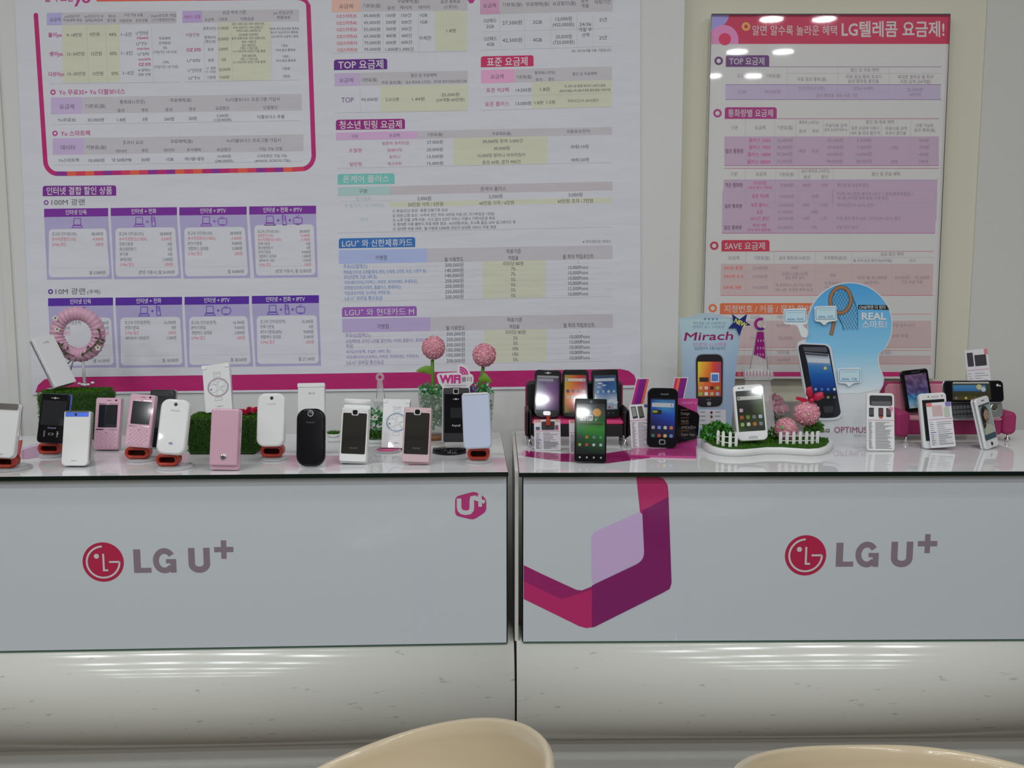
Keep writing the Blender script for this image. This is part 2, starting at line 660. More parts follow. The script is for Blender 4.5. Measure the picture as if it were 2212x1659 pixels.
# striped rounded frame of the first section
ik = Ink(wm, 0, 0, 0.3255, -0.0145)
pal = [A(150, 32, 92), A(180, 78, 62), A(112, 40, 118), A(168, 50, 78)]
fr = [(238, 100), (300, 1060)]
for k in range(1, 8):
    a = pi - k * pi / 2 / 8
    fr.append((385 + 85 * cos(a) * 1.0, 1062 + 92 * sin(a)))
nb = len(fr)
for k in range(1, 27):
    fr.append((385 + (2000 - 385) * k / 27, 1154 - 30 * k / 27))
ne = len(fr)
for k in range(1, 9):
    a = pi / 2 - k * pi / 2 / 8
    fr.append((2000 + 82 * cos(a), 1030 + 92 * sin(a)))
fr += [(2060, 400), (2046, 30)]
ik.line(fr, 30, lambda i: pal[(i * 7 // 3) % 4] if nb - 1 <= i < ne else pal[0])
ik.disc(238, 100, 15, pal[0], 1.3)
ik.line([(640, -2), (1300, -8), (1960, -14), (2000, -8), (2028, 6), (2042, 26), (2047, 50)], 24, lambda i: (pal[1], pal[3], pal[0], pal[0], pal[0], pal[0])[i], 1.6)
ik.text(545, -18, 96, 110, 'yo', MGT, bold=0.03)
ik.text(392, -16, 62, 195, '할 무료한', MGT, bold=0.02)
done(ik, 'striped_frame', 'rounded magenta frame with orange stripes')

# tables inside the frame
ik = Ink(wm, 0, 0, 0.3255, -0.0145)
ik.rect(310, 86, 1172, 168, GR)
ik.rect(310, 86, 410, 168, A(142, 140, 178), 1.5)
ik.rect(412, 167, 795, 550, GRN, 0.6)
ik.rect(1210, 72, 1985, 152, GR)
ik.rect(1210, 72, 1342, 152, A(150, 134, 172), 1.5)
ik.rect(1448, 150, 1795, 537, GRN, 0.6)
ik.hl(330, 556, 1192, 545, HAIR)
ik.hl(1232, 543, 2000, 530, HAIR)
for x in (575, 700, 1005):
    ik.hl(x, 170, x + 14, 552, HAIR, 1.2)
for x in (1350, 1448, 1535, 1795):
    ik.hl(x, 152, x + 8, 535, HAIR, 1.2)
ik.lines(K, '''365 130 30 70 요금제
478 108 22 100 yo안심구간
482 135 22 125 무료혜택 제공
622 108 22 125 yo안심구간 내
622 135 22 115 실제납부금액
740 108 22 45 최대
740 135 22 55 할인율
885 100 22 125 구성 가능 상품
835 138 24 80 이동전화
940 135 24 80 유선상품
1085 103 24 165 yoyo포인트 적립
1085 132 24 155 (기기변경포인트)
492 232 30 100 9~18만원
628 228 30 65 9만원
748 228 30 50 44%
838 228 30 70 1~2인
503 358 30 115 12~24만원
640 356 30 70 12만원
752 354 30 48 50%
842 352 30 74 1~3인
507 490 30 120 15~30만원
650 488 30 70 15만원
762 486 30 46 50%
852 484 30 70 1~5인
942 220 30 80 U⁺인터넷
940 290 28 70 U⁺TV
952 358 28 75 U⁺070
958 465 22 80 ※ 원하는
958 495 22 80 대표 선택
1092 255 22 75 무료혜택
1092 286 22 75 잔여분의
1095 317 22 25 5%
1095 345 22 155 (가입기간 1년 이내)
1102 412 22 40 10%
1102 443 22 160 (가입기간 1년 이상)
1555 82 28 155 요금 부과 기준
1388 130 24 62 요금제
1478 128 24 62 기본료
1640 125 26 88 이용요금
1880 84 28 130 yo 안심구간
1882 116 26 90 적용대상
1285 402 28 85 U⁺070
1292 467 28 90 U⁺인터넷
1290 518 28 75 U⁺TV
1392 188 22 85 표준(성인)
1395 248 22 75 함께쓰자
1395 275 22 70 (청소년)
1398 328 22 40 표준
1400 400 22 40 표준
1400 452 20 60 U⁺ 광랜
1400 476 20 70 U⁺ 스피드
1402 514 24 55 기본형
1480 187 26 70 11,900원
1480 258 26 72 20,000원
1482 325 26 62 2,000원
1485 396 26 28 0원
1490 460 26 75 22,000원
1490 512 26 60 9,000원
1648 158 20 215 음성 18원/10초, 영상 30원/10초,
1648 182 20 200 SMS 20원/건, LMS 30원/건,
1650 203 20 160 MMS 200~400원/건
1648 230 20 130 20,000원 무료제공
1650 253 20 225 음성 30원/10초, 영상 30원/10초,
1652 277 20 95 SMS 10원/건
1652 300 20 95 음성 38원/3분,
1655 320 20 120 이동 11.7원/10초,
1655 340 20 215 U+ 070으로 070간 무료 통화
1655 370 20 95 음성 38원/3분,
1655 392 20 120 이동 11.7원/10초,
1655 412 20 215 U+ 070으로 070간 무료 통화
1885 190 20 205 기본료,국내 음성/영상 통화료,
1888 215 20 185 메시지 요금/데이터 통화료,
1890 242 20 180 OZ 데이터 요금제 기본료
1890 303 20 45 기본료,
1895 332 20 130 국내 음성 통화료
1895 375 20 45 기본료,
1897 402 20 130 국내 음성 통화료
1898 455 22 52 기본료
1900 506 22 52 기본료''')
ik.lines(A(128, 52, 120), '''1275 112 28 110 서비스 상품
1278 232 28 90 이동전화''')
ik.lines(MGT, '''365 232 34 90 둘이yo
372 358 34 90 셋이yo
375 492 32 105 다섯이yo
1285 330 30 95 OZ 070
960 427 28 80 OZ 070
946 250 20 75 (Xpeed)
950 322 18 80 (myLGtv)
960 393 18 80 (myLG070)''', 0.02)
done(ik, 'price_table')
ik = Ink(wm, 0, 0, 0.3255, -0.0145)
for (y, x, t_) in ((612, 352, '610 610 40 440 Yo 무료35+ Yo 더블보너스'), (885, 365, '500 885 40 195 Yo 스마트팩')):
    ik = Ink(wm, 0, 0, 0.3255, -0.0145)
    ik.ring(x, y, 18, 9, MGT)
    ik.lines(MGT, t_, 0.01)
    done(ik, 'section_title')
for (x, y, c) in ((338, 648, 0), (350, 918, 1)):
    ik = Ink(wm, 0, 0, 0.3255, -0.0155)
    ik.rect(x, y, x + 1664, y + 110, GR)
    ik.rect(x, y, x + 206, y + 110, LAV, 1.5)
    ik.hl(x + 10, y + 179, x + 1660, y + 152, HAIR)
    if c == 0:
        ik.lines(K, '''443 708 36 98 요금제
632 704 30 135 기본료(월)
878 676 30 168 통화료(1초당)
802 733 26 45 음성
960 730 26 45 영상
1200 665 28 140 무료혜택(월)
1120 727 26 45 음성
1277 724 26 45 영상
1675 660 28 360 Yo더블보너스 프로그램 가입시
1475 718 26 90 요금할인
1795 714 26 92 단말할인
442 796 28 118 Yo무료35
635 795 28 108 35,000원
805 795 28 55 1.8원
962 791 28 36 3원
1122 789 28 66 260원
1278 785 28 52 20원
1477 767 24 75 5,000원
1478 795 24 115 (120,000원)
1798 775 28 180 더블보너스 후불''')
    else:
        ik.lines(K, '''450 980 36 92 데이터
638 978 30 135 기본료(월)
882 945 28 135 초과시 요금
805 1003 26 70 데이터
962 999 26 45 영상
1205 938 28 145 무료혜택(월)
1122 997 26 70 데이터
1285 995 26 92 추가혜택
1682 932 28 360 Yo더블보너스 프로그램 가입시
1485 992 26 92 요금할인
1797 988 26 155 가입 기능 단말
455 1064 28 135 Yo스마트팩
640 1064 28 105 10,000원
808 1062 28 130 약 50원/MB
965 1060 28 55 30원
1128 1057 28 46 1GB
1290 1054 26 125 매너콜+필링
1487 1037 24 88 10,000원
1487 1068 24 120 (240,000원)
1805 1035 24 200 스마트폰만 가입 가능
1808 1066 24 235 (※MAXX, XCROSS 가능)''')
    done(ik, 'price_table')

# ------- upper right tables
S2 = (680, 0, 0.3255)
ik = Ink(wm, *S2, -0.012)
ik.rect(112, -70, 1015, 80, GR)
ik.rect(112, -70, 300, 82, A(190, 150, 138), 1.5)
ik.rect(800, 70, 1012, 338, GRN, 0.6)
ik.hl(125, 352, 1010, 340, HAIR)
for x in (315, 450, 560, 685):
    ik.hl(x, 80, x + 5, 345, HAIR, 1.2)
ik.lines(K, '''207 42 34 92 요금제
378 38 30 118 기본료(월)
620 8 28 140 무료혜택(월)
505 52 26 48 음성
605 50 26 74 메시지
725 48 26 74 데이터
900 10 28 130 음성 통화료
905 45 26 88 (1초당)
378 103 28 108 35,000원
379 149 28 108 45,000원
380 194 28 108 55,000원
381 239 28 108 65,000원
382 283 28 108 75,000원
383 327 28 108 95,000원
505 102 28 68 150분
506 147 28 68 200분
507 192 28 68 300분
507 237 28 68 400분
508 282 28 68 600분
512 327 28 88 1,000분
607 101 28 66 150건
608 146 28 68 300건
608 191 28 68 300건
609 236 28 68 400건
610 280 28 70 600건
610 326 28 90 1,000건
722 100 28 48 1GB
724 145 28 48 1GB
733 253 30 82 무제한
905 203 30 62 1.8원''')
ik.lines(RED, '''210 106 28 135 OZ스마트35
211 152 28 135 OZ스마트45
212 196 28 135 OZ스마트55
213 241 28 135 OZ스마트65
214 286 28 135 OZ스마트75
215 331 28 135 OZ스마트95''', 0.01)
ik.poly([(1015, 0), (1040, -20), (1062, 0), (1050, 20), (1028, 24)], MGT)
done(ik, 'price_table')
ik = Ink(wm, *S2, -0.024)
ik.rect(1097, -50, 1978, 96, GR)
ik.rect(1097, -50, 1225, 96, A(168, 130, 156), 1.5)
ik.hl(1105, 333, 1978, 308, HAIR)
ik.hl(1105, 212, 1978, 186, HAIR, 1.2)
for x in (1228, 1390, 1565, 1740, 1845):
    ik.hl(x, 90, x + 2, 325, HAIR, 1.2)
ik.lines(K, '''1160 37 34 85 요금제
1310 30 30 132 기본료(월)
1478 27 30 155 무료혜택(월)
1655 22 30 155 요금할인(월)
1792 5 28 50 할부
1792 38 28 50 개월
1910 14 30 108 약정기간
1163 137 30 85 OZ패드
1163 175 30 50 2GB
1310 150 34 130 27,500원
1477 146 32 60 2GB
1652 124 32 108 12,000원
1650 162 32 142 (432,000원)
1795 160 30 78 24/36
1795 196 30 88 개월 中
1797 232 30 50 선택
1912 130 32 50 2년
1165 257 30 85 OZ패드
1165 293 30 50 4GB
1310 266 34 130 42,500원
1477 264 32 60 4GB
1652 242 32 108 20,000원
1652 280 32 142 (720,000원)
1912 250 32 50 2년
1838 335 22 265 ※U, 3년 36개월 사용 기준입니다.''')
done(ik, 'price_table')


def tab(S, sl, x0, y0, x1, y1, c, tx, txt, size, w_, bold=0.012):
    q = Ink(wm, *S, sl)
    q.tab(x0, y0, x1, y1, 16, c)
    q.text(tx[0], tx[1], size, w_, txt, (0.8, 0.79, 0.82), bold=bold)
    done(q, 'heading_tab')


tab(S2, -0.02, 127, 396, 481, 466, PUR, (305, 428), 'TOP 요금제', 66, 300)
tab(S2, -0.022, 1102, 374, 1452, 447, CRM, (1277, 409), '표준 요금제', 64, 270)
tab(S2, -0.016, 140, 795, 598, 863, A(122, 30, 104), (370, 827), '청소년 틴링 요금제', 60, 415)
S3 = (60, 380, 0.29837)
tab(S3, -0.007, 108, 72, 640, 147, A(100, 38, 120), (373, 108), '인터넷 결합 할인 상품', 62, 475)
S4 = (700, 360, 0.29837)
tab(S4, -0.014, 98, 54, 511, 131, A(92, 158, 152), (304, 89), '폰케어 플러스', 58, 335)
tab(S4, -0.018, 107, 520, 660, 592, A(44, 92, 152), (385, 553), 'LGU⁺ 와 신한제휴카드', 58, 510)
tab(S4, -0.016, 130, 1018, 671, 1089, A(122, 76, 146), (402, 1052), 'LGU⁺ 와 현대카드 M', 58, 500, 0.0)

ik = Ink(wm, *S2, -0.021)
ik.rect(130, 487, 1015, 573, GR)
ik.rect(130, 487, 300, 573, LAV, 1.5)
ik.rect(437, 572, 1015, 748, GRN, 0.6)
ik.hl(130, 750, 1015, 733, HAIR)
ik.hl(300, 575, 303, 745, HAIR, 1.2)
ik.lines(K, '''208 533 34 92 요금제
362 530 28 104 기본료(월)
722 500 26 170 할인 및 무료혜택
510 547 24 132 무료 음성(월)
685 545 22 165 음성 통화료 (1초당)
900 540 20 220 휴대폰 할부지원요금할인(월)
363 660 28 108 99,000원
515 659 28 90 2,315분
687 657 28 82 1.44원
900 628 28 118 25,000원
900 662 26 188 (24개월 60만원)''')
ik.text(217, 662, 46, 82, 'TOP', A(92, 60, 110))
done(ik, 'price_table')
ik = Ink(wm, *S2, -0.028)
ik.rect(1103, 465, 1972, 554, GR)
ik.rect(1103, 465, 1325, 554, A(182, 134, 166), 1.5)
ik.rect(1440, 544, 1972, 724, GRN, 0.6)
ik.hl(1105, 733, 1972, 708, HAIR)
ik.hl(1110, 642, 1972, 618, HAIR, 1.2)
ik.lines(K, '''1210 508 34 88 요금제
1387 510 28 104 기본료(월)
1527 482 24 136 통화료(1초당)
1487 527 22 42 음성
1570 525 22 40 할인
1790 490 24 160 할인 및 무료혜택
1385 597 30 102 14,500원
1385 686 30 102 13,000원
1528 592 30 64 1.8원
1487 681 28 56 1.8원
1566 678 28 56 1.5원
1793 570 20 270 빅 3팩 100 종량 메시지 100건+알림
1793 600 20 340 (통화연결음+캐너콜/부재중 통화알림) 무료이용
1780 668 24 205 저녁시간(19~24시)할인''')
ik.lines(MGT, '''1212 598 34 150 표준 빅3팩
1210 690 34 160 표준 플러스''')
done(ik, 'price_table')
ik = Ink(wm, *S2, -0.0205)
ik.rect(141, 880, 1972, 932, GR)
ik.rect(141, 880, 680, 932, A(168, 140, 172), 1.5)
ik.rect(918, 915, 1545, 1098, GRN, 0.6)
ik.hl(150, 1117, 1975, 1078, HAIR)
ik.lines(K, '''265 905 26 45 구분
528 898 26 68 요금제
797 892 26 104 기본료(월)
1240 886 26 125 무료제공(월)
1750 870 26 155 요율(음성/문자)
797 943 28 106 27,000원
797 992 28 106 20,000원
798 1038 28 106 13,500원
799 1083 28 106 15,000원
1247 936 28 265 30,000링 문자 3,000건
1240 984 28 105 30,000링
1238 1030 28 315 15,000링 링미니 아이지킴이
1238 1075 28 252 음성 60분, 문자 900건
1758 973 28 118 30링/10링
1760 1060 28 118 18원/20원''')
ik.lines(MGT, '''535 950 26 175 링문자 프리미엄
530 997 26 95 링베이직
530 1041 26 70 링미니
532 1086 26 92 링스마트
268 999 30 84 조절형
270 1090 30 80 일반형''')
done(ik, 'price_table')

# ------- bundle boxes
for x, y, c, t_ in ((133, 193, VIO, '292 190 52 240 100M 광랜'), (165, 838, DPUR, '308 836 52 215 10M 광랜\n478 840 36 95 (주택)')):
    ik = Ink(wm, *S3, -0.01)
    ik.ring(x, y, 18, 9, c)
    ik.lines(K, t_)
    done(ik, 'section_title')


def icon(q, kind, x, y, c):
    if kind == 'L':
        q.line([(x - 24, y - 32), (x + 24, y - 32), (x + 26, y + 16), (x - 26, y + 16)], 6, c, 2, True)
        q.line([(x - 30, y + 20), (x + 30, y + 20), (x + 38, y + 34), (x - 38, y + 34)], 6, c, 2, True)
    elif kind == 'P':
        q.line([(x - 14, y - 32), (x + 10, y - 32), (x + 18, y + 32), (x - 8, y + 34)], 6, c, 2, True)
        q.line([(x - 8, y - 22), (x + 6, y - 22), (x + 8, y), (x - 6, y)], 4, c, 2, True)
        q.hl(x - 10, y - 44, x - 10, y - 32, c, 5)
    elif kind == 'T':
        q.line([(x - 26, y - 18), (x + 26, y - 18), (x + 34, y), (x + 26, y + 26), (x - 26, y + 26), (x - 34, y)], 6, c, 2, True)
        q.hl(x - 4, y - 20, x + 10, y - 40, c, 4)
        q.hl(x - 4, y - 20, x - 14, y - 34, c, 4)
        q.hl(x - 14, y + 32, x + 14, y + 32, c, 5)
    else:
        q.hl(x - 10, y, x + 10, y, c, 6)
        q.hl(x, y - 10, x, y + 10, c, 6)


IN15, MAILD = ('초고속 인터넷(15%)', '28,000원', 0), ('E-Mail 할인', '-200원', 1)
DIR = ('본사직영할인(17.85%)', '-5,000원', 1)
PH = ('전화기본료', '0원', 0)
boxes = [
    (118, 238, 582, 298, 140, 610, 752, 400, '인터넷 단독', 'L', 175, 545, 420, 38, [IN15, ('본사직영할인(15%)', '-4,000원', 1), MAILD], '월 23,800원', 700),
    (600, 232, 1080, 290, 624, 1110, 748, 640, '인터넷 + 전화', 'L+P', 660, 1040, 420, 37, [IN15, DIR, PH, ('최신형전화기', '0원', 0), ('부가세', '0원', 0), ('AP임대료', '1,500원', 0), MAILD], '(번호 이동시) 월 24,300원', 697),
    (1097, 228, 1585, 286, 1128, 1612, 745, 1140, '인터넷 + IPTV', 'L+T', 1157, 1547, 415, 37, [IN15, DIR, ('IPTV기본료', '9,000원', 0), ('셋탑박스 임대료', '3,000원', 0), MAILD], '월 34,800원', 692),
    (1603, 221, 2087, 280, 1640, 2100, 740, 1650, '인터넷 + 전화 + IPTV', 'L+P+T', 1663, 2040, 402, 30, [IN15, ('결합할인(10%)', '-2,000원', 1), ('본사직영할인(17.85%)', '-3,780원', 1), PH, ('최신형전화기', '0원', 0), ('IPTV기본료', '9,000원', 0), ('셋탑박스 임대료', '1,000원', 0), ('AP(Wi-Fi 100)', '1,500원', 0), MAILD], '(번호 이동시) 월 32,850원', 688),
]
FX = ('초고속 인터넷(정액)', '16,700원', 0)
boxes2 = [
    (147, 886, 617, 943, 176, 640, 1392, 0, '인터넷 단독', 'L', 205, 585, 1065, 37, [FX, ('전화기본료', '0원', 0), MAILD], '월 16,500원', 1338),
    (635, 881, 1117, 938, 662, 1138, 1390, 0, '인터넷 + 전화', 'L+P', 703, 1070, 1062, 37, [FX, PH, MAILD, ('AP(Wi-Fi 100)임대', '1,500원', 0)], '월 18,000원', 1335),
    (1135, 876, 1602, 933, 1158, 1632, 1386, 0, '인터넷 + IPTV', 'L+T', 1183, 1567, 1062, 37, [FX, ('IPTV기본료', '9,000원', 0), ('셋탑박스 임대료', '3,000원', 0), MAILD], '월 28,500원', 1330),
    (1622, 869, 2108, 926, 1650, 2124, 1380, 0, '인터넷 + 전화 + IPTV', 'L+P+T', 1682, 2065, 1055, 37, [('초고속 인터넷(정액)', '15,300원', 0), PH, ('IPTV기본료(20%)', '9,000원', 0), ('셋탑박스 임대료', '3,000원', 0), MAILD], '월 27,100원', 1325),
]
for row, bs in enumerate((boxes, boxes2)):
    hc = (A(98, 38, 126), A(70, 36, 130))[row]
    bc = A(139, 135, 167)
    for (x0, y0, x1, y1, bx0, bx1, by, _, head, ics, lx, rx, ty, st, rows, tot, toty) in bs:
        q = Ink(wm, *S3, -0.012)
        sl = -0.012
        q.poly([(x0, y1 - 6), (x1, y1 - 6 + sl * (x1 - x0)), (bx1, by + sl * (x1 - x0)), (bx0, by)], bc)
        q.rect(x0, y0, x1, y1, hc, 1.5)
        q.text((x0 + x1) / 2, (y0 + y1) / 2 - 2 + sl * 240, 40, 0, head, (0.8, 0.79, 0.83), 2.5, 0.012, sq=0.80)
        t0 = y1 + 88 - (12 if 'P+T' in ics and row == 0 else 0)
        fx0, fx1 = x0 + (bx0 - x0) * 0.2 + 30, x1 + (bx1 - x1) * 0.2 - 18
        gx0, gx1 = bx0 + 12, bx1 - 18
        H = by - 18
        pts = []
        r = 28
        d = sl * 430
        for (cx_, cy_, a0) in ((fx1 - r, t0 + r + d, -pi / 2), (gx1 - r, H - r + d, 0), (gx0 + r, H - r, pi / 2), (fx0 + r, t0 + r, pi)):
            for k in range(6):
                a = a0 + pi / 2 * k / 5
                pts.append((cx_ + r * cos(a), cy_ + r * sin(a)))
        q.poly(pts, WH, 2)
        xc = (x0 + x1) / 2 + 8
        parts = list(ics)
        wid = {'L': 76, 'P': 40, 'T': 72, '+': 44}
        tw = sum(wid[c] for c in parts)
        xx = xc - tw / 2
        for c in parts:
            icon(q, c, xx + wid[c] / 2, y1 + 44 + sl * (xx - x0), A(112, 66, 150) if row == 0 else A(92, 66, 150))
            xx += wid[c]
        sz = 30 if st > 32 else 26
        for i, (a, b, rd) in enumerate(rows):
            yy = ty + st * i
            c = RED if rd else K
            q.text(lx + i * 1.5, yy, sz, 0, a, c, 3, al='l', sq=0.74)
            q.text(rx + i * 1.5, yy + sl * (rx - lx) * 0.3, sz, 0, b, c, 3, al='r', sq=0.80)
        q.hl(gx0 + 20, toty - 32, gx1 - 20, toty - 32 + d, HAIR, 1.5, 3)
        q.text(gx1 - 30, toty, 31, 0, tot, K, 3, al='r', sq=0.80)
        done(q, 'bundle_price_box')

# ------- lower right tables
ik = Ink(wm, *S4, -0.0206)
ik.rect(100, 149, 2088, 212, A(155, 152, 157))
ik.rect(100, 149, 478, 212, A(138, 164, 164), 1.5)
ik.rect(478, 256, 2088, 294, GRN, 0.6)
ik.hl(105, 480, 2080, 437, HAIR)
ik.hl(110, 252, 480, 246, HAIR, 1.2)
ik.lines(K, '''283 177 36 62 구분
1225 160 34 185 폰케어 플러스
725 230 34 100 2,000원
1242 215 34 100 2,500원
1820 203 34 100 3,000원
735 273 34 255 50만원 이하 / 5만원
1250 262 34 250 60만원 이하 / 6만원
1820 248 34 255 60만원 초과 / 7만원
695 317 26 400 ① 분실/도난 보상 : 동종 단말기로 보상
865 348 26 738 ② 파손/고장 보상 : 수리비 연간 최대 10만원 지원 (단, 자기부담금 1만원)
867 380 26 740 ③ 노후 단말 교체 지원 : 사고 없이 2년간 서비스 이용시 기변사은권 제공
943 410 26 888 ④ 휴대폰 이용 불편시 무료 방문 점검 : A/S대행(무료), 주소록 옮김, S/W 업그레이드 등
872 444 26 748 ⑤ 임대폰 무료 대여 : 월 이용료 3,000원 상당의 임대폰 서비스 무료 제공''')
ik.lines(A(140, 162, 168), '''285 232 30 110 월 이용료
290 281 30 285 폰 출고가 / 자기부담금
290 384 30 55 혜택''')
done(ik, 'price_table')
for (x, y, xr, c1, ct, names, lx, vals, vx, mids, mx, rts, rx, gr, foot) in (
    (107, 614, 2088, A(138, 150, 186), A(70, 106, 160),
     ((722, 172, '주유(GS칼텍스)'), (760, 598, '백화점/인터넷 쇼핑몰(롯데, 현대, 신세계, G마켓, 옥션, 11번가 등)'), (798, 238, '외식(아웃백, TGIF, VIPS 등)'), (835, 528, '커피/베이커리(스타벅스, 커피빈, 파리바게뜨, 뚜레쥬르)'), (874, 408, '대형할인마트(이마트, 홈플러스, 롯데마트)'), (914, 328, '학원(정상어학원, 입시학원, 어학원 등)'), (952, 270, 'LG U⁺ 모바일 통신요금')), 140,
     ((711, '200,000원'), (750, '140,000원'), (787, '140,000원'), (826, '200,000원'), (864, '200,000원'), (903, '250,000원'), (942, '200,000원')), 943,
     ((702, '리터당 80원'), (740, '7%'), (777, '7%'), (817, '5%'), (854, '5%'), (892, '5%'), (932, '5%')), 1370,
     ((690, '-'), (728, '10,000Point'), (767, '10,000Point'), (806, '10,000Point'), (843, '10,000Point'), (881, '12,500Point'), (920, '10,000Point')), 1840, (1148, 680, 1605, 955), (978, 940)),
    (132, 1111, 2092, A(148, 136, 170), A(116, 84, 148),
     ((1222, 180, '주유(GS칼텍스)'), (1261, 590, '쇼핑(백화점, 온라인 쇼핑몰, 할인마트, 이마트, 홈플러스, 롯데마트)'), (1302, 50, '학원'), (1338, 320, '외식(아웃백, TGIF, VIPS 등)'), (1376, 522, '커피/베이커리(스타벅스, 커피빈, 파리바게뜨, 뚜레쥬르)'), (1417, 268, 'LG U⁺ 모바일 통신요금')), 155,
     ((1210, '300,000원'), (1250, '200,000원'), (1289, '300,000원'), (1326, '100,000원'), (1363, '100,000원'), (1405, '200,000원')), 953,
     ((1198, '리터당 80원'), (1240, '5%'), (1278, '5%'), (1317, '10%'), (1357, '10%'), (1396, '5%')), 1386,
     ((1190, '-'), (1230, '10,000Point'), (1268, '15,000Point'), (1306, '10,000Point'), (1344, '10,000Point'), (1383, '10,000Point')), 1852, (1158, 1176, 1612, 1420), (1442, 1407))):
    ik = Ink(wm, *S4, -0.0178)
    ik.rect(x, y - 10, xr, y + 90, GR)
    ik.rect(x, y - 10, x + 638, y + 90, c1, 1.5)
    ik.rect(*gr, GRN, 0.6)
    ik.hl(x + 10, foot[0], xr, foot[1], HAIR)
    dy = y - 614
    dx = x - 107
    ik.lines(K, f'''{412 + dx * 0.5} {660 + dy} 38 84 가맹점
{940 + dx * 0.45} {671 + dy} 36 138 월 이용한도
{1372 + dx * 0.3} {614 + dy} 36 108 적용기준
{1370 + dx * 0.3} {661 + dy} 34 74 적립율
{1840 + dx * 0.2} {651 + dy} 36 225 월 최대 적립포인트''', 0.005)
    for yy, ww, t in names:
        ik.text(lx + (yy - names[0][0]) * 0.05, yy, 36 if ww < 300 else 31, ww, t, ct, al='l')
    for yy, t in vals:
        ik.text(vx, yy, 36, 132, t, K)
        ik.hl(x + 15, yy + 22, xr, yy + 22 - 0.0178 * (xr - x) * 1.1, A(160, 162, 171), 1)
    for yy, t in mids:
        ik.text(mx, yy, 34, 145 if len(t) > 4 else 0, t, K)
    for yy, t in rts:
        ik.text(rx, yy, 34, 145 if len(t) > 4 else 0, t, K)
    if dy == 0:
        ik.text(1975, 542, 28, 205, '※ 하이세이브 서비스', KG)
    done(ik, 'price_table')

# ================================================================== framed poster on the beige wall
YF = YB - 0.022
WR = (164, 165, 158)


def B(r, g, b):
    return A(r, g, b, WR, 0.85)


fp = Thing('framed_price_poster', 'pink-headed tariff poster behind shiny glass on the beige wall', 'poster', at(P(1780, 820, YB)))
out = [(1537, 31), (2053, 31), (2019, 818), (1516, 818)]
mb = MB().prism(out, lambda p: P(p[0], p[1], YF), lambda p: P(p[0], p[1], YF) + Vector((0, 0.014, 0)), (0.81, 0.805, 0.80))
fp.part('sheet', mb, M['print'], world=True)
pm = wallmap(YF, 0.0001)
Kp = B(112, 98, 106)
MGp = B(150, 62, 106)


def fdone(ik, name, label=None):
    return fp.part(name, ik.mb, M['print'], label, world=True)


S5 = (1420, 0, 0.35805)
S6 = (1480, 400, 0.33092)
ik = Ink(pm, *S5)
ik.poly([(330, 90), (1767, 90), (1759, 265), (327, 265)], B(152, 18, 58))
ik.poly([(330, 90), (434, 90), (425, 120), (405, 148), (375, 160), (350, 180), (335, 212), (329, 215)], B(122, 116, 166), 2)
pk = [(329, 265), (329, 215)] + [(402 + 88 * cos(a), 240 + 90 * sin(a)) for a in [pi * (1.12 + k * 0.09) for k in range(11)]] + [(488, 265)]
ik.poly(pk, B(190, 104, 140), 3)
ik.disc(407, 236, 37, B(165, 26, 66), 4)
ik.ring(535, 160, 26, 12, B(204, 130, 60), 2)
ik.text(828, 184, 66, 510, '알면 알수록 놀라운 혜택', (0.78, 0.74, 0.74), bold=0.005)
ik.text(1422, 176, 104, 620, 'LG텔레콤 요금제!', (0.8, 0.77, 0.77), bold=0.018)
fdone(ik, 'heading_banner', 'crimson heading with white lettering')


def ptab(S, ring, rc, x0, y0, x1, y1, c, txt, w_, tx):
    q = Ink(pm, *S)
    q.ring(ring[0], ring[1], ring[2], ring[2] * 0.5, rc)
    q.tab(x0, y0, x1, y1, 14, c)
    q.text(tx, (y0 + y1) / 2 + 2, (y1 - y0) * 0.74, w_, txt, (0.76, 0.73, 0.75), bold=0.01)
    fdone(q, 'heading_tab')


ptab(S5, (370, 367, 26), B(76, 36, 82), 413, 333, 675, 402, B(78, 34, 86), 'TOP 요금제', 212, 540)
ptab(S5, (363, 683, 26), B(134, 44, 96), 407, 647, 720, 715, B(128, 30, 92), '통화량별 요금제', 270, 562)
ptab(S6, (190, 395, 28), B(146, 36, 56), 237, 358, 551, 432, B(152, 34, 54), 'SAVE 요금제', 262, 390)
ptab(S6, (180, 803, 28), B(186, 90, 46), 227, 770, 1020, 842, B(182, 84, 40), '지정번호 / 커플 / 문자 할인 요금제', 720, 615)

LAVp, PINK, PEACH = B(146, 136, 152), B(148, 130, 142), B(156, 139, 133)
ik = Ink(pm, *S5)
ik.rect(411, 510, 1709, 600, LAVp)
for y in (403, 510, 601):
    ik.hl(411, y, 1714, y, B(110, 84, 116), 3)
ik.hl(783, 442, 1712, 442, HAIR, 1.5)
ik.hl(783, 554, 1400, 554, HAIR, 1.5)
for x in (610, 783, 1088, 1400):
    ik.hl(x, 405, x - 2, 600, HAIR, 1.5)
ik.lines(Kp, '''512 456 28 62 요금제
700 457 26 88 기본료(월)
1250 422 26 170 할인 및 무료 혜택
932 478 26 175 무료 음성 통화(월)
1245 463 26 215 무료 음성 통화 초과시
1243 490 26 185 음성 통화료 할인율
1557 464 26 212 휴대폰 할부금 월 최대
1557 492 26 185 지원 금액 (24개월)
510 555 28 55 TOP
695 553 28 95 99,000원
932 532 26 160 25만원(2,315분)
1242 532 26 125 20%(14.4원)
1085 576 26 250 음성 통화료 18원/10초 기준
1553 541 26 95 25,000원
1555 570 26 75 (60만원)''')
fdone(ik, 'price_table')
ik = Ink(pm, *S5)
ik.rect(404, 823, 1698, 999, PINK)
for y in (716, 999, 1016):
    ik.hl(403, y, 1698, y, B(140, 60, 104), 3)
for x in (532, 708, 835, 1000, 1160, 1350, 1530):
    ik.hl(x, 718, x - 4, 998, HAIR, 1.5)
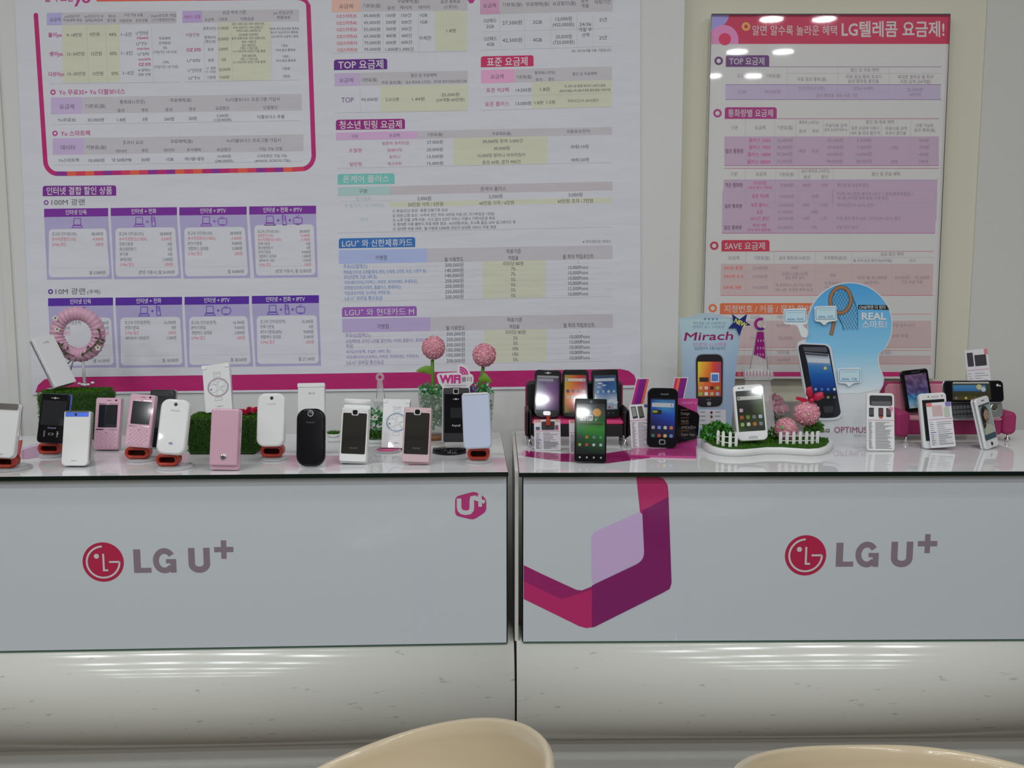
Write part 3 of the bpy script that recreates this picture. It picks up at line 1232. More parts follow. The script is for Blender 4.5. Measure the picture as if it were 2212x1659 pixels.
for y in (866, 910, 953):
    for a, b in ((532, 830), (1000, 1345), (1530, 1696)):
        ik.hl(a, y, b, y, HAIR, 1.2)
ik.lines(Kp, '''465 770 28 42 구분
620 770 28 65 요금제
770 770 28 95 기본료(월)
915 738 24 120 통화료 (10초당)
875 790 24 42 음성
955 790 24 42 영상
1078 757 24 130 무료이용 금액
1075 783 20 140 (표준 요금제 적용시)
1343 736 26 170 할인 및 무료 혜택
1253 773 24 165 표준 요금제 이용시
1253 803 24 175 대비 월 최대 할인액
1440 775 24 130 무료이용 금액
1438 803 24 125 초과시 할인율
1613 757 24 105 이용 가능한
1613 785 24 125 음성 통화(월)
768 846 28 95 30,000원
768 888 28 95 40,000원
768 930 28 95 50,000원
766 973 28 95 75,000원
872 910 26 42 18원
952 910 26 42 30원
1073 846 28 95 33,500원
1073 888 28 95 47,000원
1072 930 28 95 64,000원
1070 973 28 95 98,000원
1247 846 28 85 3,500원
1247 888 28 85 7,000원
1246 930 28 95 14,000원
1245 973 28 95 28,000원
1433 890 26 40 10%
1430 975 26 45 20%
1610 846 26 60 300분
1610 888 26 60 370분
1608 932 26 60 450분
1607 975 26 60 700분''')
ik.lines(B(84, 64, 78), '465 912 30 108 많은 통화량', 0.015)
ik.lines(MGp, '''617 846 28 130 플러스 3500
617 888 28 130 플러스 7000
615 932 28 140 플러스 14000
612 976 28 140 플러스 28000''', 0.01)
fdone(ik, 'price_table')
ik = Ink(pm, *S5)
ik.poly([(400, 1085), (1690, 1085), (1684, 1331), (393, 1331)], PINK)
for x in (530, 715, 852, 1062):
    ik.hl(x, 1018, x - 4, 1229, HAIR, 1.5)
for y in (1084, 1152, 1225):
    ik.hl(530 if y > 1160 else 400, y, 1688, y, HAIR, 1.5)
ik.lines(Kp, '''462 1050 28 42 구분
625 1050 28 62 요금제
780 1052 26 90 기본료(월)
955 1032 24 170 음성 통화료 (10초당)
903 1067 24 40 음성
1008 1067 24 40 할인
1378 1050 26 170 할인 및 무료 혜택
782 1117 28 80 9,000원
900 1117 26 50 38원
1007 1117 26 40 19원
1180 1117 26 190 발신일 월 요금제 할인
1315 1170 24 465 빅3팩 100 (종량 메시지 100건 + 알림(통화연결음) +
1240 1195 24 310 캐너콜 (부재중 통화 알림) 무료 제공)
782 1184 28 85 14,500원
952 1184 26 42 18원''')
ik.lines(B(84, 64, 78), '462 1117 30 105 적은 통화량', 0.015)
ik.lines(MGp, '''620 1105 26 80 다이어트
620 1132 20 145 (국내 최저 기본료)
620 1184 28 100 표준 빅3팩''', 0.01)
ik.at(*S6)
ik.mb.add([ik.f(243, 36, .9), ik.f(1638, 36, .9), ik.f(1632, 313, .9), ik.f(240, 313, .9)], [(3, 2, 1, 0)], PINK)
for x in (394, 585, 735, 965):
    ik.hl(x, 30, x - 6, 312, HAIR, 1.5)
ik.hl(845, 108, 842, 240, HAIR, 1.5)
for y, a in ((106, 394), (152, 394), (196, 394), (242, 240), (314, 240)):
    ik.hl(a, y, 1632, y, B(140, 60, 110) if y > 300 else HAIR, 3 if y > 300 else 1.5)
ik.lines(Kp, '''658 130 28 100 13,000원
788 130 26 45 18원
905 130 26 45 12원
1110 130 26 240 저녁시간(19~24시) 할인
655 174 28 95 11,900원
845 174 26 45 18원
655 217 28 100 20,000원
788 216 26 45 18원
902 216 26 45 11원
1198 217 26 420 무료 음성 통화 60분, 낮시간(09~22시) 할인
653 276 28 100 29,000원
842 275 26 35 9원
1057 275 26 140 무료 문자 30건''')
ik.lines(B(84, 64, 78), '''315 137 30 115 일반 통화량
312 277 30 115 많은 통화량''', 0.015)
ik.lines(MGp, '''488 130 28 115 표준 플러스
487 176 28 40 표준
487 218 28 120 낮시간 할인
485 262 26 90 파워 9원
483 292 22 155 (국내 최저 통화료)''', 0.01)
fdone(ik, 'price_table')
ik = Ink(pm, *S6)
ik.poly([(234, 513), (1620, 513), (1615, 720), (229, 720)], PEACH)
for y in (432, 720):
    ik.hl(232, y, 1624, y, B(160, 80, 90), 3)
for x in (397, 582, 852, 1088, 1350):
    ik.hl(x, 435 if x != 1350 else 472, x - 5, 719, HAIR, 1.5)
for y in (472, 560, 617):
    ik.hl(1088 if y == 472 else 233, y, 1622 if y == 472 else 1084, y, HAIR, 1.2)
ik.lines(Kp, '''317 475 28 72 요금제
500 475 28 105 기본료(월)
715 475 26 205 음성 통화료(10초당)
980 475 26 150 무료통화(음성)
1350 450 26 150 요금 할인 혜택
1222 492 22 250 월 최대 요금 할인액(24개월)
1485 492 24 40 비고
490 540 28 95 12,000원
490 595 28 95 13,000원
490 667 28 95 14,500원
715 538 26 45 18원
715 578 26 170 20원/13원/10원
715 603 24 125 평일 빠른 실속
965 588 26 40 30분
708 652 24 235 매 통화마다 3분 이상 30원
710 683 24 245 3분~6분: 무제한 통화 요금
965 640 24 110 매 통화마다
965 668 24 110 3분 초과시
1220 603 26 195 최대 월 25,000원
1215 635 26 95 (60만원)
1480 603 26 225 50,000원 ~ 75,000원
1480 632 26 140 구간 요금 이용''')
ik.lines(B(172, 72, 66), '''315 540 28 125 SAVE 표준
315 595 28 125 SAVE 3·3
308 667 28 115 SAVE 3분''', 0.01)
fdone(ik, 'price_table')
ik = Ink(pm, *S6)
for y0, y1 in ((885, 1060), (1112, 1167)):
    ik.rect(224, y0, 1606, y1, PEACH, sl=0)
for y in (842, 1060, 1078, 1167):
    ik.hl(224, y, 1608, y, B(160, 100, 90), 3)
for x in (390, 565, 715, 860):
    ik.hl(x, 845, x - 6, 1165, HAIR, 1.5)
ik.hl(225, 940, 1604, 940, HAIR, 1.2)
ik.lines(Kp, '''640 915 28 90 10,000원
455 1000 26 60 커플
655 998 28 90 25,000원
640 1092 26 85 기본료(월)
645 1140 28 80 15,000원
455 862 26 60 요금제
640 862 26 85 기본료(월)
1425 915 26 150 무료 문자 50건
1405 985 26 105 SMS 무료
1300 1092 26 85 대상 요금''')
fdone(ik, 'price_table')
ik = Ink(pm, *S6)
ik.rect(115, 1219, 1500, 1249, B(152, 24, 84), sl=0)
ik.ring(355, 1234, 11, 6, B(204, 130, 60), 2)
fdone(ik, 'foot_band', 'magenta foot band')
mb = MB()
YG = YF - 0.004
mb.prism(out, lambda p: P(p[0], p[1], YG), lambda p: P(p[0], p[1], YG) + Vector((0, 0.0012, 0)))
fp.part('glass_pane', mb, M['pane'], world=True)
mb = MB()
q = Ink(wallmap(YG - 0.0005, 0.0003))
q.line([(1516, 818), (1537, 31)], 1.2, (0.05, 0.05, 0.05))
q.line([(2053, 31), (2019, 818)], 1.6, (0.05, 0.05, 0.05))
q.line([(1537, 31), (2053, 31)], 3.0, (0.04, 0.03, 0.035))
fp.part('dark_edge', q.mb, M['print'], world=True)

# ================================================================== counters
def counter(name, label, pa, pb, x0, x1, depth, side):
    """front edge of the top runs through pixels pa and pb; x0..x1 along it, 0 at pa"""
    a, b = G(*pa), G(*pb)
    u = (b - a).normalized()
    n = Vector((-u.y, u.x, 0))
    mw = Matrix(((u.x, n.x, 0, a.x), (u.y, n.y, 0, a.y), (0, 0, 1, 0), (0, 0, 0, 1)))
    t = Thing(name, label, 'counter', mw)
    Lh = (b - a).length
    x1 = Lh + x1
    TT = 0.0072

    def loc(px, py, y):
        """pixel onto the counter's own plane y, as local x, z"""
        d = t.inv.to_3x3() @ ray(px, py)
        o = t.inv @ CAM
        k = (y - o.y) / d.y
        q = o + d * k
        return q.x, q.z
    top = MB().box((x0, 0.0, CT - TT), (x1, depth, CT), (0.80, 0.80, 0.81))
    top_o = t.part('glass_top', top, M['glassink'])
    e = MB().box((x0, -0.0012, CT - TT - 0.0004), (x1, 0.0005, CT - 0.0002))
    e.box((x0 - 0.0008, -0.001, CT - TT - 0.0004), (x0 + 0.0003, depth, CT - 0.0002))
    e.box((x1 - 0.0003, -0.001, CT - TT - 0.0004), (x1 + 0.0008, depth, CT - 0.0002))
    t.part('glass_edge', e, M['edge'], 'dark green glass edge', parent=top_o)
    return t, loc, x0, x1, TT, mw, u, n


def finish(t, loc, x0, x1, TT, depth, zb, px0, px1, bx0, bx1, side):
    """panel, carcass, base moulding"""
    yp = 0.010
    ztop = CT - TT - 0.001
    p = MB().box((px0, yp, zb), (px1, yp + 0.006, ztop), (0.67, 0.725, 0.775))
    panel = t.part('front_panel', p, M['glassink'])
    g = MB().box((px0 - 0.0004, yp + 0.0018, zb - 0.0036), (px1 + 0.0014, yp + 0.0075, zb + 0.0002))
    t.part('pale_glass_edge', g, M['edgeg'], parent=panel)
    g = MB()
    for s in side:
        xx = px1 if s > 0 else px0
        g.box((xx - (0 if s > 0 else 0.0022), yp + 0.0006, zb), (xx + (0.0022 if s > 0 else 0), yp + 0.0075, ztop))
    t.part('dark_glass_edge', g, M['edge'], parent=panel)
    c = MB().box((px0 + (0.010 if -1 in side else 0), yp + 0.010, zb - 0.02), (px1 - (0.010 if 1 in side else 0), depth - 0.01, ztop))
    t.part('carcass', c, M['carcass'])
    # base moulding: section swept along the counter
    R1, R2 = 0.135, 0.104
    a0, a1, a2 = radians(44), radians(-8), radians(-86)
    sec = []
    y, z = yp + 0.004, zb - 0.004
    sec.append((yp + 0.05, z + 0.012))
    for k in range(17):
        a = a0 + (a1 - a0) * k / 16
        sec.append((y - R1 * (cos(a) - cos(a0)), z - R1 * (sin(a0) - sin(a))))
    y2, z2 = sec[-1]
    for k in range(1, 11):
        a = a1 + (a2 - a1) * k / 10
        sec.append((y2 - R2 * (cos(a) - cos(a1)), z2 - R2 * (sin(a1) - sin(a))))
    y3, z3 = sec[-1]
    sec.append((yp + 0.055, z3 - 0.002))
    m = MB()
    m.rings([[(x, yy, zz) for yy, zz in sec] + [(x, yp + 0.12, z3), (x, yp + 0.12, zb)] for x in (bx0, bx1)], closed=True, smooth=False)
    for i in range(len(m.sm)):
        m.sm[i] = len(m.f[i]) == 4
    t.part('base_moulding', m, M['base'], 'rounded scuffed cream-white moulding')
    k = MB()
    k.rings([[(x, yy, zz) for yy, zz in ((yp + 0.055, z3), (yp + 0.055, z3 - 0.040), (yp + 0.046, z3 - 0.042), (yp + 0.046, z3 - 0.062), (yp + 0.11, z3 - 0.062), (yp + 0.11, z3))] for x in (bx0, bx1)], smooth=False)
    t.part('plinth_rail', k, M['carcass'])
    t.part('toe_kick', MB().box((bx0 + 0.02, yp + 0.075, 0.0), (bx1 - 0.02, yp + 0.10, z3 - 0.062)), M['toe'], 'dark brown recessed plinth')
    return panel, yp


def logo(t, panel, yp, loc, C, R_, tx):
    """round red sign plus grey lettering; all centres measured in the photograph and put on the panel"""
    cx, cz = loc(C[0], C[1], yp)
    r = abs(loc(C[0] + R_, C[1], yp)[0] - cx)
    W_ = (0.74, 0.72, 0.75)
    f = lambda x, y, l: Vector((cx + x * r, yp - 0.0003 * l, cz - y * r))
    q = Ink(f)
    q.disc(0, 0, 1, A(144, 32, 62), 1, 48)
    q.ring(0, 0, 0.84, 0.745, W_, 2, radians(0), radians(270 - 2), 60)
    q.line([(0.795, 0.0), (0.29, 0.0)], 0.095, W_, 2)
    q.disc(-0.31, -0.30, 0.125, W_, 2)
    q.line([(0.02, -0.42), (0.02, 0.42), (0.23, 0.42)], 0.095, W_, 2)
    t.part('logo_disc', q.mb, M['printgloss'], 'round red logo', parent=panel)
    q = Ink(f)
    gc = A(108, 98, 106)
    q.rect(1.48, -0.62, 1.82, 0.57, gc)
    q.rect(1.821, 0.32, 2.33, 0.57, gc)
    q.line([(2.98 + 0.415 * cos(radians(k)), -0.03 + 0.495 * sin(radians(k))) for k in range(-34, -331, -9)], 0.285, gc)
    q.rect(3.06, -0.11, 3.55, 0.09, gc, 2)
    q.rect(3.27, 0.0901, 3.55, 0.57, gc, 2)
    t.part('logo_lettering', q.mb, M['printgloss'], 'grey lettering', parent=panel)
    q = Ink(f)
    q.line([(4.31, -0.66), (4.31, 0.15)] + [(4.68 + 0.37 * cos(radians(k)), 0.15 + 0.30 * sin(radians(k))) for k in range(170, 9, -10)] + [(5.05, 0.15), (5.05, -0.66)], 0.315, gc)
    px_, py_ = tx[4], tx[5]
    q.rect(px_ - 0.47, py_ - 0.13, px_ + 0.47, py_ + 0.13, gc)
    q.rect(px_ - 0.13, py_ - 0.47, px_ + 0.13, py_ - 0.131, gc)
    q.rect(px_ - 0.13, py_ + 0.131, px_ + 0.13, py_ + 0.47, gc)
    t.part('logo_lettering', q.mb, M['printgloss'], 'grey lettering', parent=panel)


# ---- counter with the flip phones
DL = 0.405
t, loc, x0, x1, TT, mwL, uL, nL = counter('display_counter', 'white glass-fronted counter carrying the flip phones and grass blocks', (0, 1029.5), (1097, 1019.5), -0.45, 0.0, DL, (1,))
zb = loc(1094, 1388, 0.010)[1]
pxr = loc(1094, 1200, 0.010)[0]
bxr = loc(1112, 1440, -0.02)[0]
panel, yp = finish(t, loc, x0, x1, TT, DL, zb, x0, pxr, x0, bxr, (1,))
logo(t, panel, yp, loc, (223, 1214), 44.5, (2.51, -0.02, 4.68, -0.05, 5.90, -0.56))
# cube emblem
cx, cz = loc(1017, 1092, yp)
r = abs(loc(1051, 1092, yp)[0] - cx)
q = Ink(lambda x, y, l: Vector((cx + x * r, yp - 0.0003 * l, cz - y * r)))


def em(x, y):                                # emblem zoom coordinates -> emblem units
    return ((x - 860) / 374, (y - 680) / 374)


def soft(pts, rad, n=5):
    out_ = []
    m_ = len(pts)
    for i in range(m_):
        p = Vector(pts[i]); a = Vector(pts[i - 1]); b = Vector(pts[(i + 1) % m_])
        d1, d2 = (a - p), (b - p)
        k = min(rad, d1.length * 0.45, d2.length * 0.45)
        A_, B_ = p + d1.normalized() * k, p + d2.normalized() * k
        for j in range(n + 1):
            s_ = j / n
            out_.append(tuple(A_ * (1 - s_) ** 2 + p * 2 * s_ * (1 - s_) + B_ * s_ ** 2))
    return out_


q.poly(soft([em(490, 460), em(960, 335), em(1228, 510), em(1228, 830), em(920, 1030), em(485, 920)], 0.26), A(146, 44, 100), 1)
wc = (0.68, 0.71, 0.74)
q.line([em(582, 505), em(582, 720), em(600, 790), em(650, 835), em(740, 855), em(830, 840), em(875, 790), em(885, 700), em(885, 560), em(900, 500), em(960, 490), em(1040, 530)], 0.29, wc, 2)
q.line([em(1072, 400), em(1085, 710)], 0.23, wc, 3)
q.line([em(950, 505), em(1190, 600)], 0.22, wc, 4)
t.part('cube_emblem', q.mb, M['printgloss'], 'small magenta hexagon emblem', parent=panel)
# printed marks in the glass top
top_o = [o for o in t.o.children if o.name.startswith('glass_top')][0]
q = Ink(lambda x, y, l: t.inv @ (G(x, y) + Vector((0, 0, 0.0002 * l))))
q.poly([(28, 981), (60, 968), (92, 960), (104, 972), (92, 986), (60, 992), (20, 991)], A(140, 92, 128), 1)
q.poly([(32, 972), (60, 962), (92, 955), (92, 960), (60, 968), (28, 981)], A(164, 152, 178), 1)
t.part('printed_mark', q.mb, M['glassink'], parent=top_o)
CL = t

# ---- counter with the smartphones
DR = 0.43
t, loc, x0, x1, TT, mwR, uR, nR = counter('display_counter', 'white glass-fronted counter with large purple ribbon print below the smartphones', (1122, 1021), (2212, 1018), 0.0, 0.5, DR, (-1,))
zb = loc(1131, 1386, 0.010)[1]
pxl = loc(1130.5, 1200, 0.010)[0]
bxl = loc(1116.5, 1440, -0.02)[0]
panel, yp = finish(t, loc, x0, x1, TT, DR, zb, pxl, x1, bxl, x1, (-1,))
t.part('side_board', MB().box((-0.0075, 0.02, 0.45), (-0.0012, DR, CT - 0.0015)), M['carcass'])
logo(t, panel, yp, loc, (1740, 1199.5), 44.5, (2.51, -0.02, 4.68, -0.05, 5.90, -0.56))
q = Ink(lambda x, y, l: Vector((loc(x, y, yp)[0], yp - 0.0003 * l, loc(x, y, yp)[1])))


def z2(x, y):                                # zoom of the right counter -> photograph pixels
    return (1080 + x * 0.51175, 980 + y * 0.51175)


rib = A(150, 36, 88)
dk = A(104, 28, 84)
bl = [z2(100, 470), z2(340, 576)] + [z2(387, 556), z2(600, 440), z2(607, 420), z2(597, 120), z2(590, 104), z2(575, 94)]
outer = [z2(660, 94), z2(690, 105), z2(707, 130), z2(711, 160), z2(724, 545), z2(716, 570), z2(690, 585), z2(400, 730), z2(365, 736), z2(335, 728), z2(100, 613)]
inner_low = [z2(100, 470)] + soft([z2(100, 470), z2(345, 590), z2(610, 450), z2(597, 85)], 20)[6:18] + [z2(575, 94)]
full = outer + inner_low
q.poly(full, rib, 1)
q.poly([z2(600, 240), z2(711, 182), z2(724, 545), z2(716, 570), z2(690, 585), z2(400, 730), z2(388, 733), z2(388, 556)] + soft([z2(345, 580), z2(610, 450), z2(600, 240)], 20)[6:12], dk, 2)
q.poly([z2(100, 472), z2(322, 574), z2(345, 577), z2(388, 560), z2(390, 562), z2(388, 572), z2(280, 606), z2(255, 610), z2(100, 536)], A(122, 30, 86), 2)
q.poly(soft([z2(386, 335), z2(601, 240), z2(610, 446), z2(388, 556)], 14), A(162, 142, 178), 1.5)
t.part('ribbon_print', q.mb, M['printgloss'], 'magenta and purple folded ribbon', parent=panel)
top_o = [o for o in t.o.children if o.name.startswith('glass_top')][0]
q = Ink(lambda x, y, l: t.inv @ (G(x, y) + Vector((0, 0, 0.0002 * l))))
q.poly([(1127, 973), (1209, 980), (1311, 979), (1400, 966), (1405, 989), (1313, 1001), (1213, 997), (1135, 986)], A(128, 24, 84), 1)
q.poly([(1127, 973), (1136, 974), (1136, 986), (1126, 983)], A(196, 130, 160), 2)
t.part('printed_mark', q.mb, M['glassink'], 'magenta ribbon print', parent=top_o)
CR = t

# ================================================================== phones
class Phone:
    """handset standing on its bottom edge: bottom and top centre of its face as seen, face width in px"""
    def __init__(s, name, label, bpx, tpx, wpx, tilt=14, yaw=0, Y=None, z=None, cat='phone', group=None, thick=0.013, hscale=1.0):
        if Y is None:
            zb_ = (CT if z is None else z) + thick * sin(radians(tilt)) + 0.0004
            b = G(bpx[0], bpx[1], zb_)
        else:
            b = P(bpx[0], bpx[1], Y)
        k = math.tan(radians(tilt))
        d = ray(*tpx)
        # the top lies on the plane that leans back by tilt, facing along yaw
        nb = Vector((-sin(radians(yaw)), cos(radians(yaw)), 0))      # lean-back direction
        pn = nb * cos(radians(tilt)) - Vector((0, 0, 1)) * sin(radians(tilt))
        l = pn.dot(b - CAM) / pn.dot(d)
        top = CAM + d * l
        up = (top - b)
        s.h = up.length * hscale
        up.normalize()
        r = Vector((cos(radians(yaw)), sin(radians(yaw)), 0))
        r = (r - up * r.dot(up)).normalized()
        n = r.cross(up)
        dep = (b - CAM).dot(Vector((0, cos(TH), -sin(TH))))
        view = (CAM - b)
        view.z = 0
        view.normalize()
        s.w = wpx * dep / F / max(0.35, abs(r.dot(Vector((1, 0, 0)))))
        s.b, s.up, s.r, s.n, s.t = b, up, r, n, thick
        m = Matrix(((r.x, -n.x, up.x, b.x), (r.y, -n.y, up.y, b.y), (r.z, -n.z, up.z, b.z), (0, 0, 0, 1)))
        s.T = Thing(name, label, cat, m, group)
        s.H = 100 * s.h / s.w
        s.k = s.w / 100

    # face units: 100 across, v down from the top edge
    def f(s, d=0.0):
        return lambda u, v, l: Vector(((u - 50) * s.k, -(d + 0.00012 * l), s.h - v * s.k))

    def body(s, m, rt=8, rb=8, bev=2.5, name='body', label=None, t=None, y0=0.0, u0=0, u1=100, v0=0, v1=None, parent=None):
        v1 = s.H if v1 is None else v1
        mb = MB().slab((u1 - u0) * s.k, (v1 - v0) * s.k, t or s.t, rt * s.k, rb * s.k, bev * s.k, ((u0 + u1) / 2 - 50) * s.k, s.h - v1 * s.k, y0, n=7)
        return s.T.part(name, mb, m, label, parent)

    def plate(s, name, m, u0, v0, u1, v1, r=3, d=0.0004, sink=0.001, label=None, parent=None, rb=None, bev=0.4):
        mb = MB().slab((u1 - u0) * s.k, (v1 - v0) * s.k, d + sink, r * s.k, (r if rb is None else rb) * s.k, bev * s.k, ((u0 + u1) / 2 - 50) * s.k, s.h - v1 * s.k, -d, n=5)
        return s.T.part(name, mb, m, label, parent)

    def ink(s, d=0.0005):
        return Ink(s.f(d))

    def put(s, name, q, m='screen', label=None, parent=None):
        return s.T.part(name, q.mb, M[m], label, parent)

    def knob(s, name, m, u, v, r, d=0.0008, label=None, ring=None, parent=None):
        c = Vector(((u - 50) * s.k, 0, s.h - v * s.k))
        R_ = r * s.k
        rs = [[c + Vector((q * cos(2 * pi * j / 20), -y, q * sin(2 * pi * j / 20))) for j in range(20)] for q, y in ((R_, -0.0008), (R_, d * 0.7), (R_ * 0.85, d), (R_ * 0.4, d * 1.05))]
        return s.T.part(name, MB().rings(rs, cap0=False), m, label, parent)

    def loop(s, name, m, u, v, r, th=2.0, d=0.0004, sy=1.0, parent=None, label=None):
        pts = [Vector(((u + r * cos(a) - 50) * s.k, -d, s.h - (v + r * sy * sin(a)) * s.k)) for a in [2 * pi * j / 40 for j in range(41)]]
        return s.T.part(name, MB().tube(pts, th * s.k / 2, 6, cap=False), m, label, parent)

    def band(s, name, m, grow=0.5, y0=None, t=0.004, rt=8, rb=8, label=None):
        """metal rim running round the handset"""
        y0 = s.t * 0.3 if y0 is None else y0
        mb = MB().slab(s.w + 2 * grow * s.k, s.h + grow * s.k, t, (rt + grow) * s.k, (rb + grow) * s.k, 0.6 * s.k, 0, 0, y0, n=7)
        return s.T.part(name, mb, m, label)


GF = 'flip and slider phones on the counter'
GS = 'smartphones on the counter'
BLK = (0.012, 0.012, 0.014)
SCR = (0.022, 0.024, 0.028)
WT = (0.78, 0.79, 0.80)
LG_ = (0.35, 0.35, 0.37)


HZ = [CT]


# orange-red holders on clear discs
def holder(label, x0, x1, y0, y1, dx0, dx1, dyb, tiltpx=0, arm=1):
    cxp = (x0 + x1) / 2
    zf = CT + 0.0062
    b = G(cxp, y1, zf)
    s_ = (b.y) / F * 1.0
    W_ = (x1 - x0) * s_
    tp = P(cxp, y0, b.y)
    Hh = tp.z - b.z
    T_ = Thing('phone_holder', label, 'phone holder', at(Vector((b.x, b.y, CT))), 'orange-red phone holders')
    dw = (dx1 - dx0) * s_ / 2
    front = G((dx0 + dx1) / 2, dyb)
    dc = Vector((P((dx0 + dx1) / 2, dyb, b.y).x - b.x, max(front.y + dw - b.y, 0.012), 0))
    mb = MB().lathe([(dw, 0.0), (dw, 0.0022), (dw * 0.93, 0.0042), (dw * 0.5, 0.0056), (0.002, 0.006)], dc, 36)
    T_.part('base_disc', mb, M['disc'], 'clear round base')
    # loop bracket
    n = 8
    o_ = rr(W_, Hh, Hh * 0.46, Hh * 0.46, 0, n)
    i_ = rr(W_, Hh, Hh * 0.46, Hh * 0.46, Hh * 0.27, n)
    D = 0.022
    mb = MB()
    mb.rings([[(x, 0.001, z + 0.0062) for x, z in i_], [(x, -0.0012, z + 0.0062) for x, z in rr(W_, Hh, Hh * 0.46, Hh * 0.46, Hh * 0.2, n)],
              [(x, -0.0012, z + 0.0062) for x, z in rr(W_, Hh, Hh * 0.46, Hh * 0.46, Hh * 0.08, n)], [(x, 0.001, z + 0.0062) for x, z in o_],
              [(x, D, z + 0.0062) for x, z in o_], [(x, D, z + 0.0062) for x, z in i_], [(x, 0.001, z + 0.0062) for x, z in i_]], cap0=False, cap1=False)
    br = T_.part('bracket', mb, M['red'])
    mb = MB().rings([[(x * 0.99, D * 0.75, (z - Hh / 2) * 0.99 + Hh / 2 + 0.0062) for x, z in i_]], cap0=True, cap1=False)  # dark sheet across the open loop, standing in for its inner shade
    T_.part('hollow_shade', mb, M['redin'], parent=br)
    # arm rising behind the handset
    mb = MB()
    aw = W_ * 0.36
    pts = [(0.018, 0.006), (0.029, Hh * 1.1), (0.035, Hh * 1.6), (0.040, Hh * 2.1)]
    rs = []
    for y, z in pts:
        rs.append([(aw * (-1 if k in (0, 3) else 1), y + (0.0035 if k > 1 else 0), z + 0.003) for k in range(4)])
    mb.rings(rs, smooth=False)
    T_.part('support_arm', mb, M['red'])
    HZ[0] = CT + 0.0066 + Hh
    return b.y, T_


def easel(label, ph, drop=0.0, h=0.6, wide=0.6):
    """small clear acrylic easel behind a handset"""
    fw = ph.w * wide
    r = Vector((ph.r.x, ph.r.y, 0)).normalized()
    bk = Vector((-r.y, r.x, 0))
    base = Vector((ph.b.x, ph.b.y, CT if drop == 0 else drop))
    m = Matrix(((r.x, bk.x, 0, base.x), (r.y, bk.y, 0, base.y), (0, 0, 1, base.z), (0, 0, 0, 1)))
    T_ = Thing('display_stand', label, 'display stand', m, 'clear acrylic phone stands')
    up = Vector((0, ph.up.dot(bk), ph.up.z)).normalized()
    off = ph.t + (0.0012 if wide > 0.36 else 0.007)
    nbk = Vector((0, up.z, -up.y))
    a = nbk * off + Vector((0, 0, max(0.0002, ph.b.z - base.z)))
    a.z = max(a.z, 0.0006)
    e = a + up * ph.h * h
    th = 0.0016
    mb = MB()
    q = [a, e]
    rs = []
    for p in q:
        rs.append([p + Vector((-fw / 2, 0, 0)), p + Vector((fw / 2, 0, 0)), p + Vector((fw / 2, 0, 0)) + nbk * th, p + Vector((-fw / 2, 0, 0)) + nbk * th])
    mb.rings(rs, smooth=False)
    T_.part('back_plate', mb, M['acr'])
    mb = MB()
    mb.box((-fw / 2, e.y - 0.002, 0.0), (fw / 2, e.y + 0.012, 0.0016))
    mb.rings([[Vector((s_ * fw * 0.3, y, z)) for s_, y, z in ((-1, e.y + 0.002, zz), (1, e.y + 0.002, zz), (1, e.y + 0.0036, zz), (-1, e.y + 0.0036, zz))] for zz in (0.0016, e.z - 0.004)], smooth=False)
    T_.part('rear_leg', mb, M['acr'])
    return T_


# ---- white slider at the counter's far end, on a holder
Yb, _ = holder('orange-red phone holder under the white chrome-topped phone cut by the frame', -16, 32, 985, 1011, -35, 52, 1021)
p = Phone('slider_phone', 'white slider phone with chrome top cut off by the frame edge', (-5, 989), (11, 871), 66, 16, 0, None, HZ[0], group=GF)
p.body(M['white'], 9, 16, 4)
p.band('chrome_rim', M['chrome'], 1.0, 0.006, 0.005, 9, 16)
p.plate('chrome_hinge', M['chrome'], 5, 1, 97, 20, 4, 0.002)
q = p.ink(0.0008); q.text(52, p.H - 14, 9, 24, 'Anycall', LG_); p.put('maker_mark', q, 'print')

# ---- black slider on a holder
Yb, _ = holder('orange-red phone holder under the black blue-edged slider phone', 81, 130, 957, 981, 79, 134, 997)
p = Phone('slider_phone', 'black slider phone with blue metal edges, in front of a grass block', (108, 957), (121, 851), 61, 15, 0, None, HZ[0], group=GF)
p.body(M['black'], 7, 14, 3)
p.band('blue_rim', M['bluech'], 0.9, 0.004, 0.006, 7, 14, 'blue metal rim')
p.plate('display', M['dark'], 7, 24, 93, 112, 2, 0.0004)
q = p.ink(0.0008)
q.poly([(42, 15), (50, 11), (58, 15), (50, 19)], (0.5, 0.5, 0.52)); q.rect(36, 14, 64, 16, (0.5, 0.5, 0.52))
q.text(50, 121, 9, 30, 'Anycall', (0.35, 0.33, 0.5))
p.put('maker_mark', q, 'print')
for u in (26, 72):
    p.plate('key_bar', M['chrome'], u - 3, 132, u + 3, 154, 1.5, 0.001)
p.plate('navigation_key', M['chrome'], 39, 139, 59, 148, 4, 0.0008)
p.plate('centre_key', M['black'], 45, 140.5, 53, 146.5, 2.5, 0.0012)

# ---- white phone with blue chrome top
p = Phone('slider_phone', 'white slider phone with a bright blue mirrored strip along its top', (160, 1006), (167, 888), 57, 14, 0, thick=0.015, group=GF)
p.body(M['silver'], 8, 18, 2, 'back_body', 'silver back half', 0.009, 0.006)
p.body(M['whitem'], 6, 17, 3, 'front_body', None, 0.007)
p.plate('blue_strip', M['bluech'], 6, 5, 94, 21, 2, 0.0006, label='blue mirrored strip')
p.plate('chrome_cap', M['chrome'], 6, -1, 96, 5, 2, 0.0009)
p.knob('lens', M['lens'], 46, 13, 5, 0.001)
q = p.ink(0.0006); q.text(48, p.H - 20, 7, 20, 'Anycall', LG_); p.put('maker_mark', q, 'print')
easel('clear acrylic stand behind the phone with the blue mirrored strip', p)

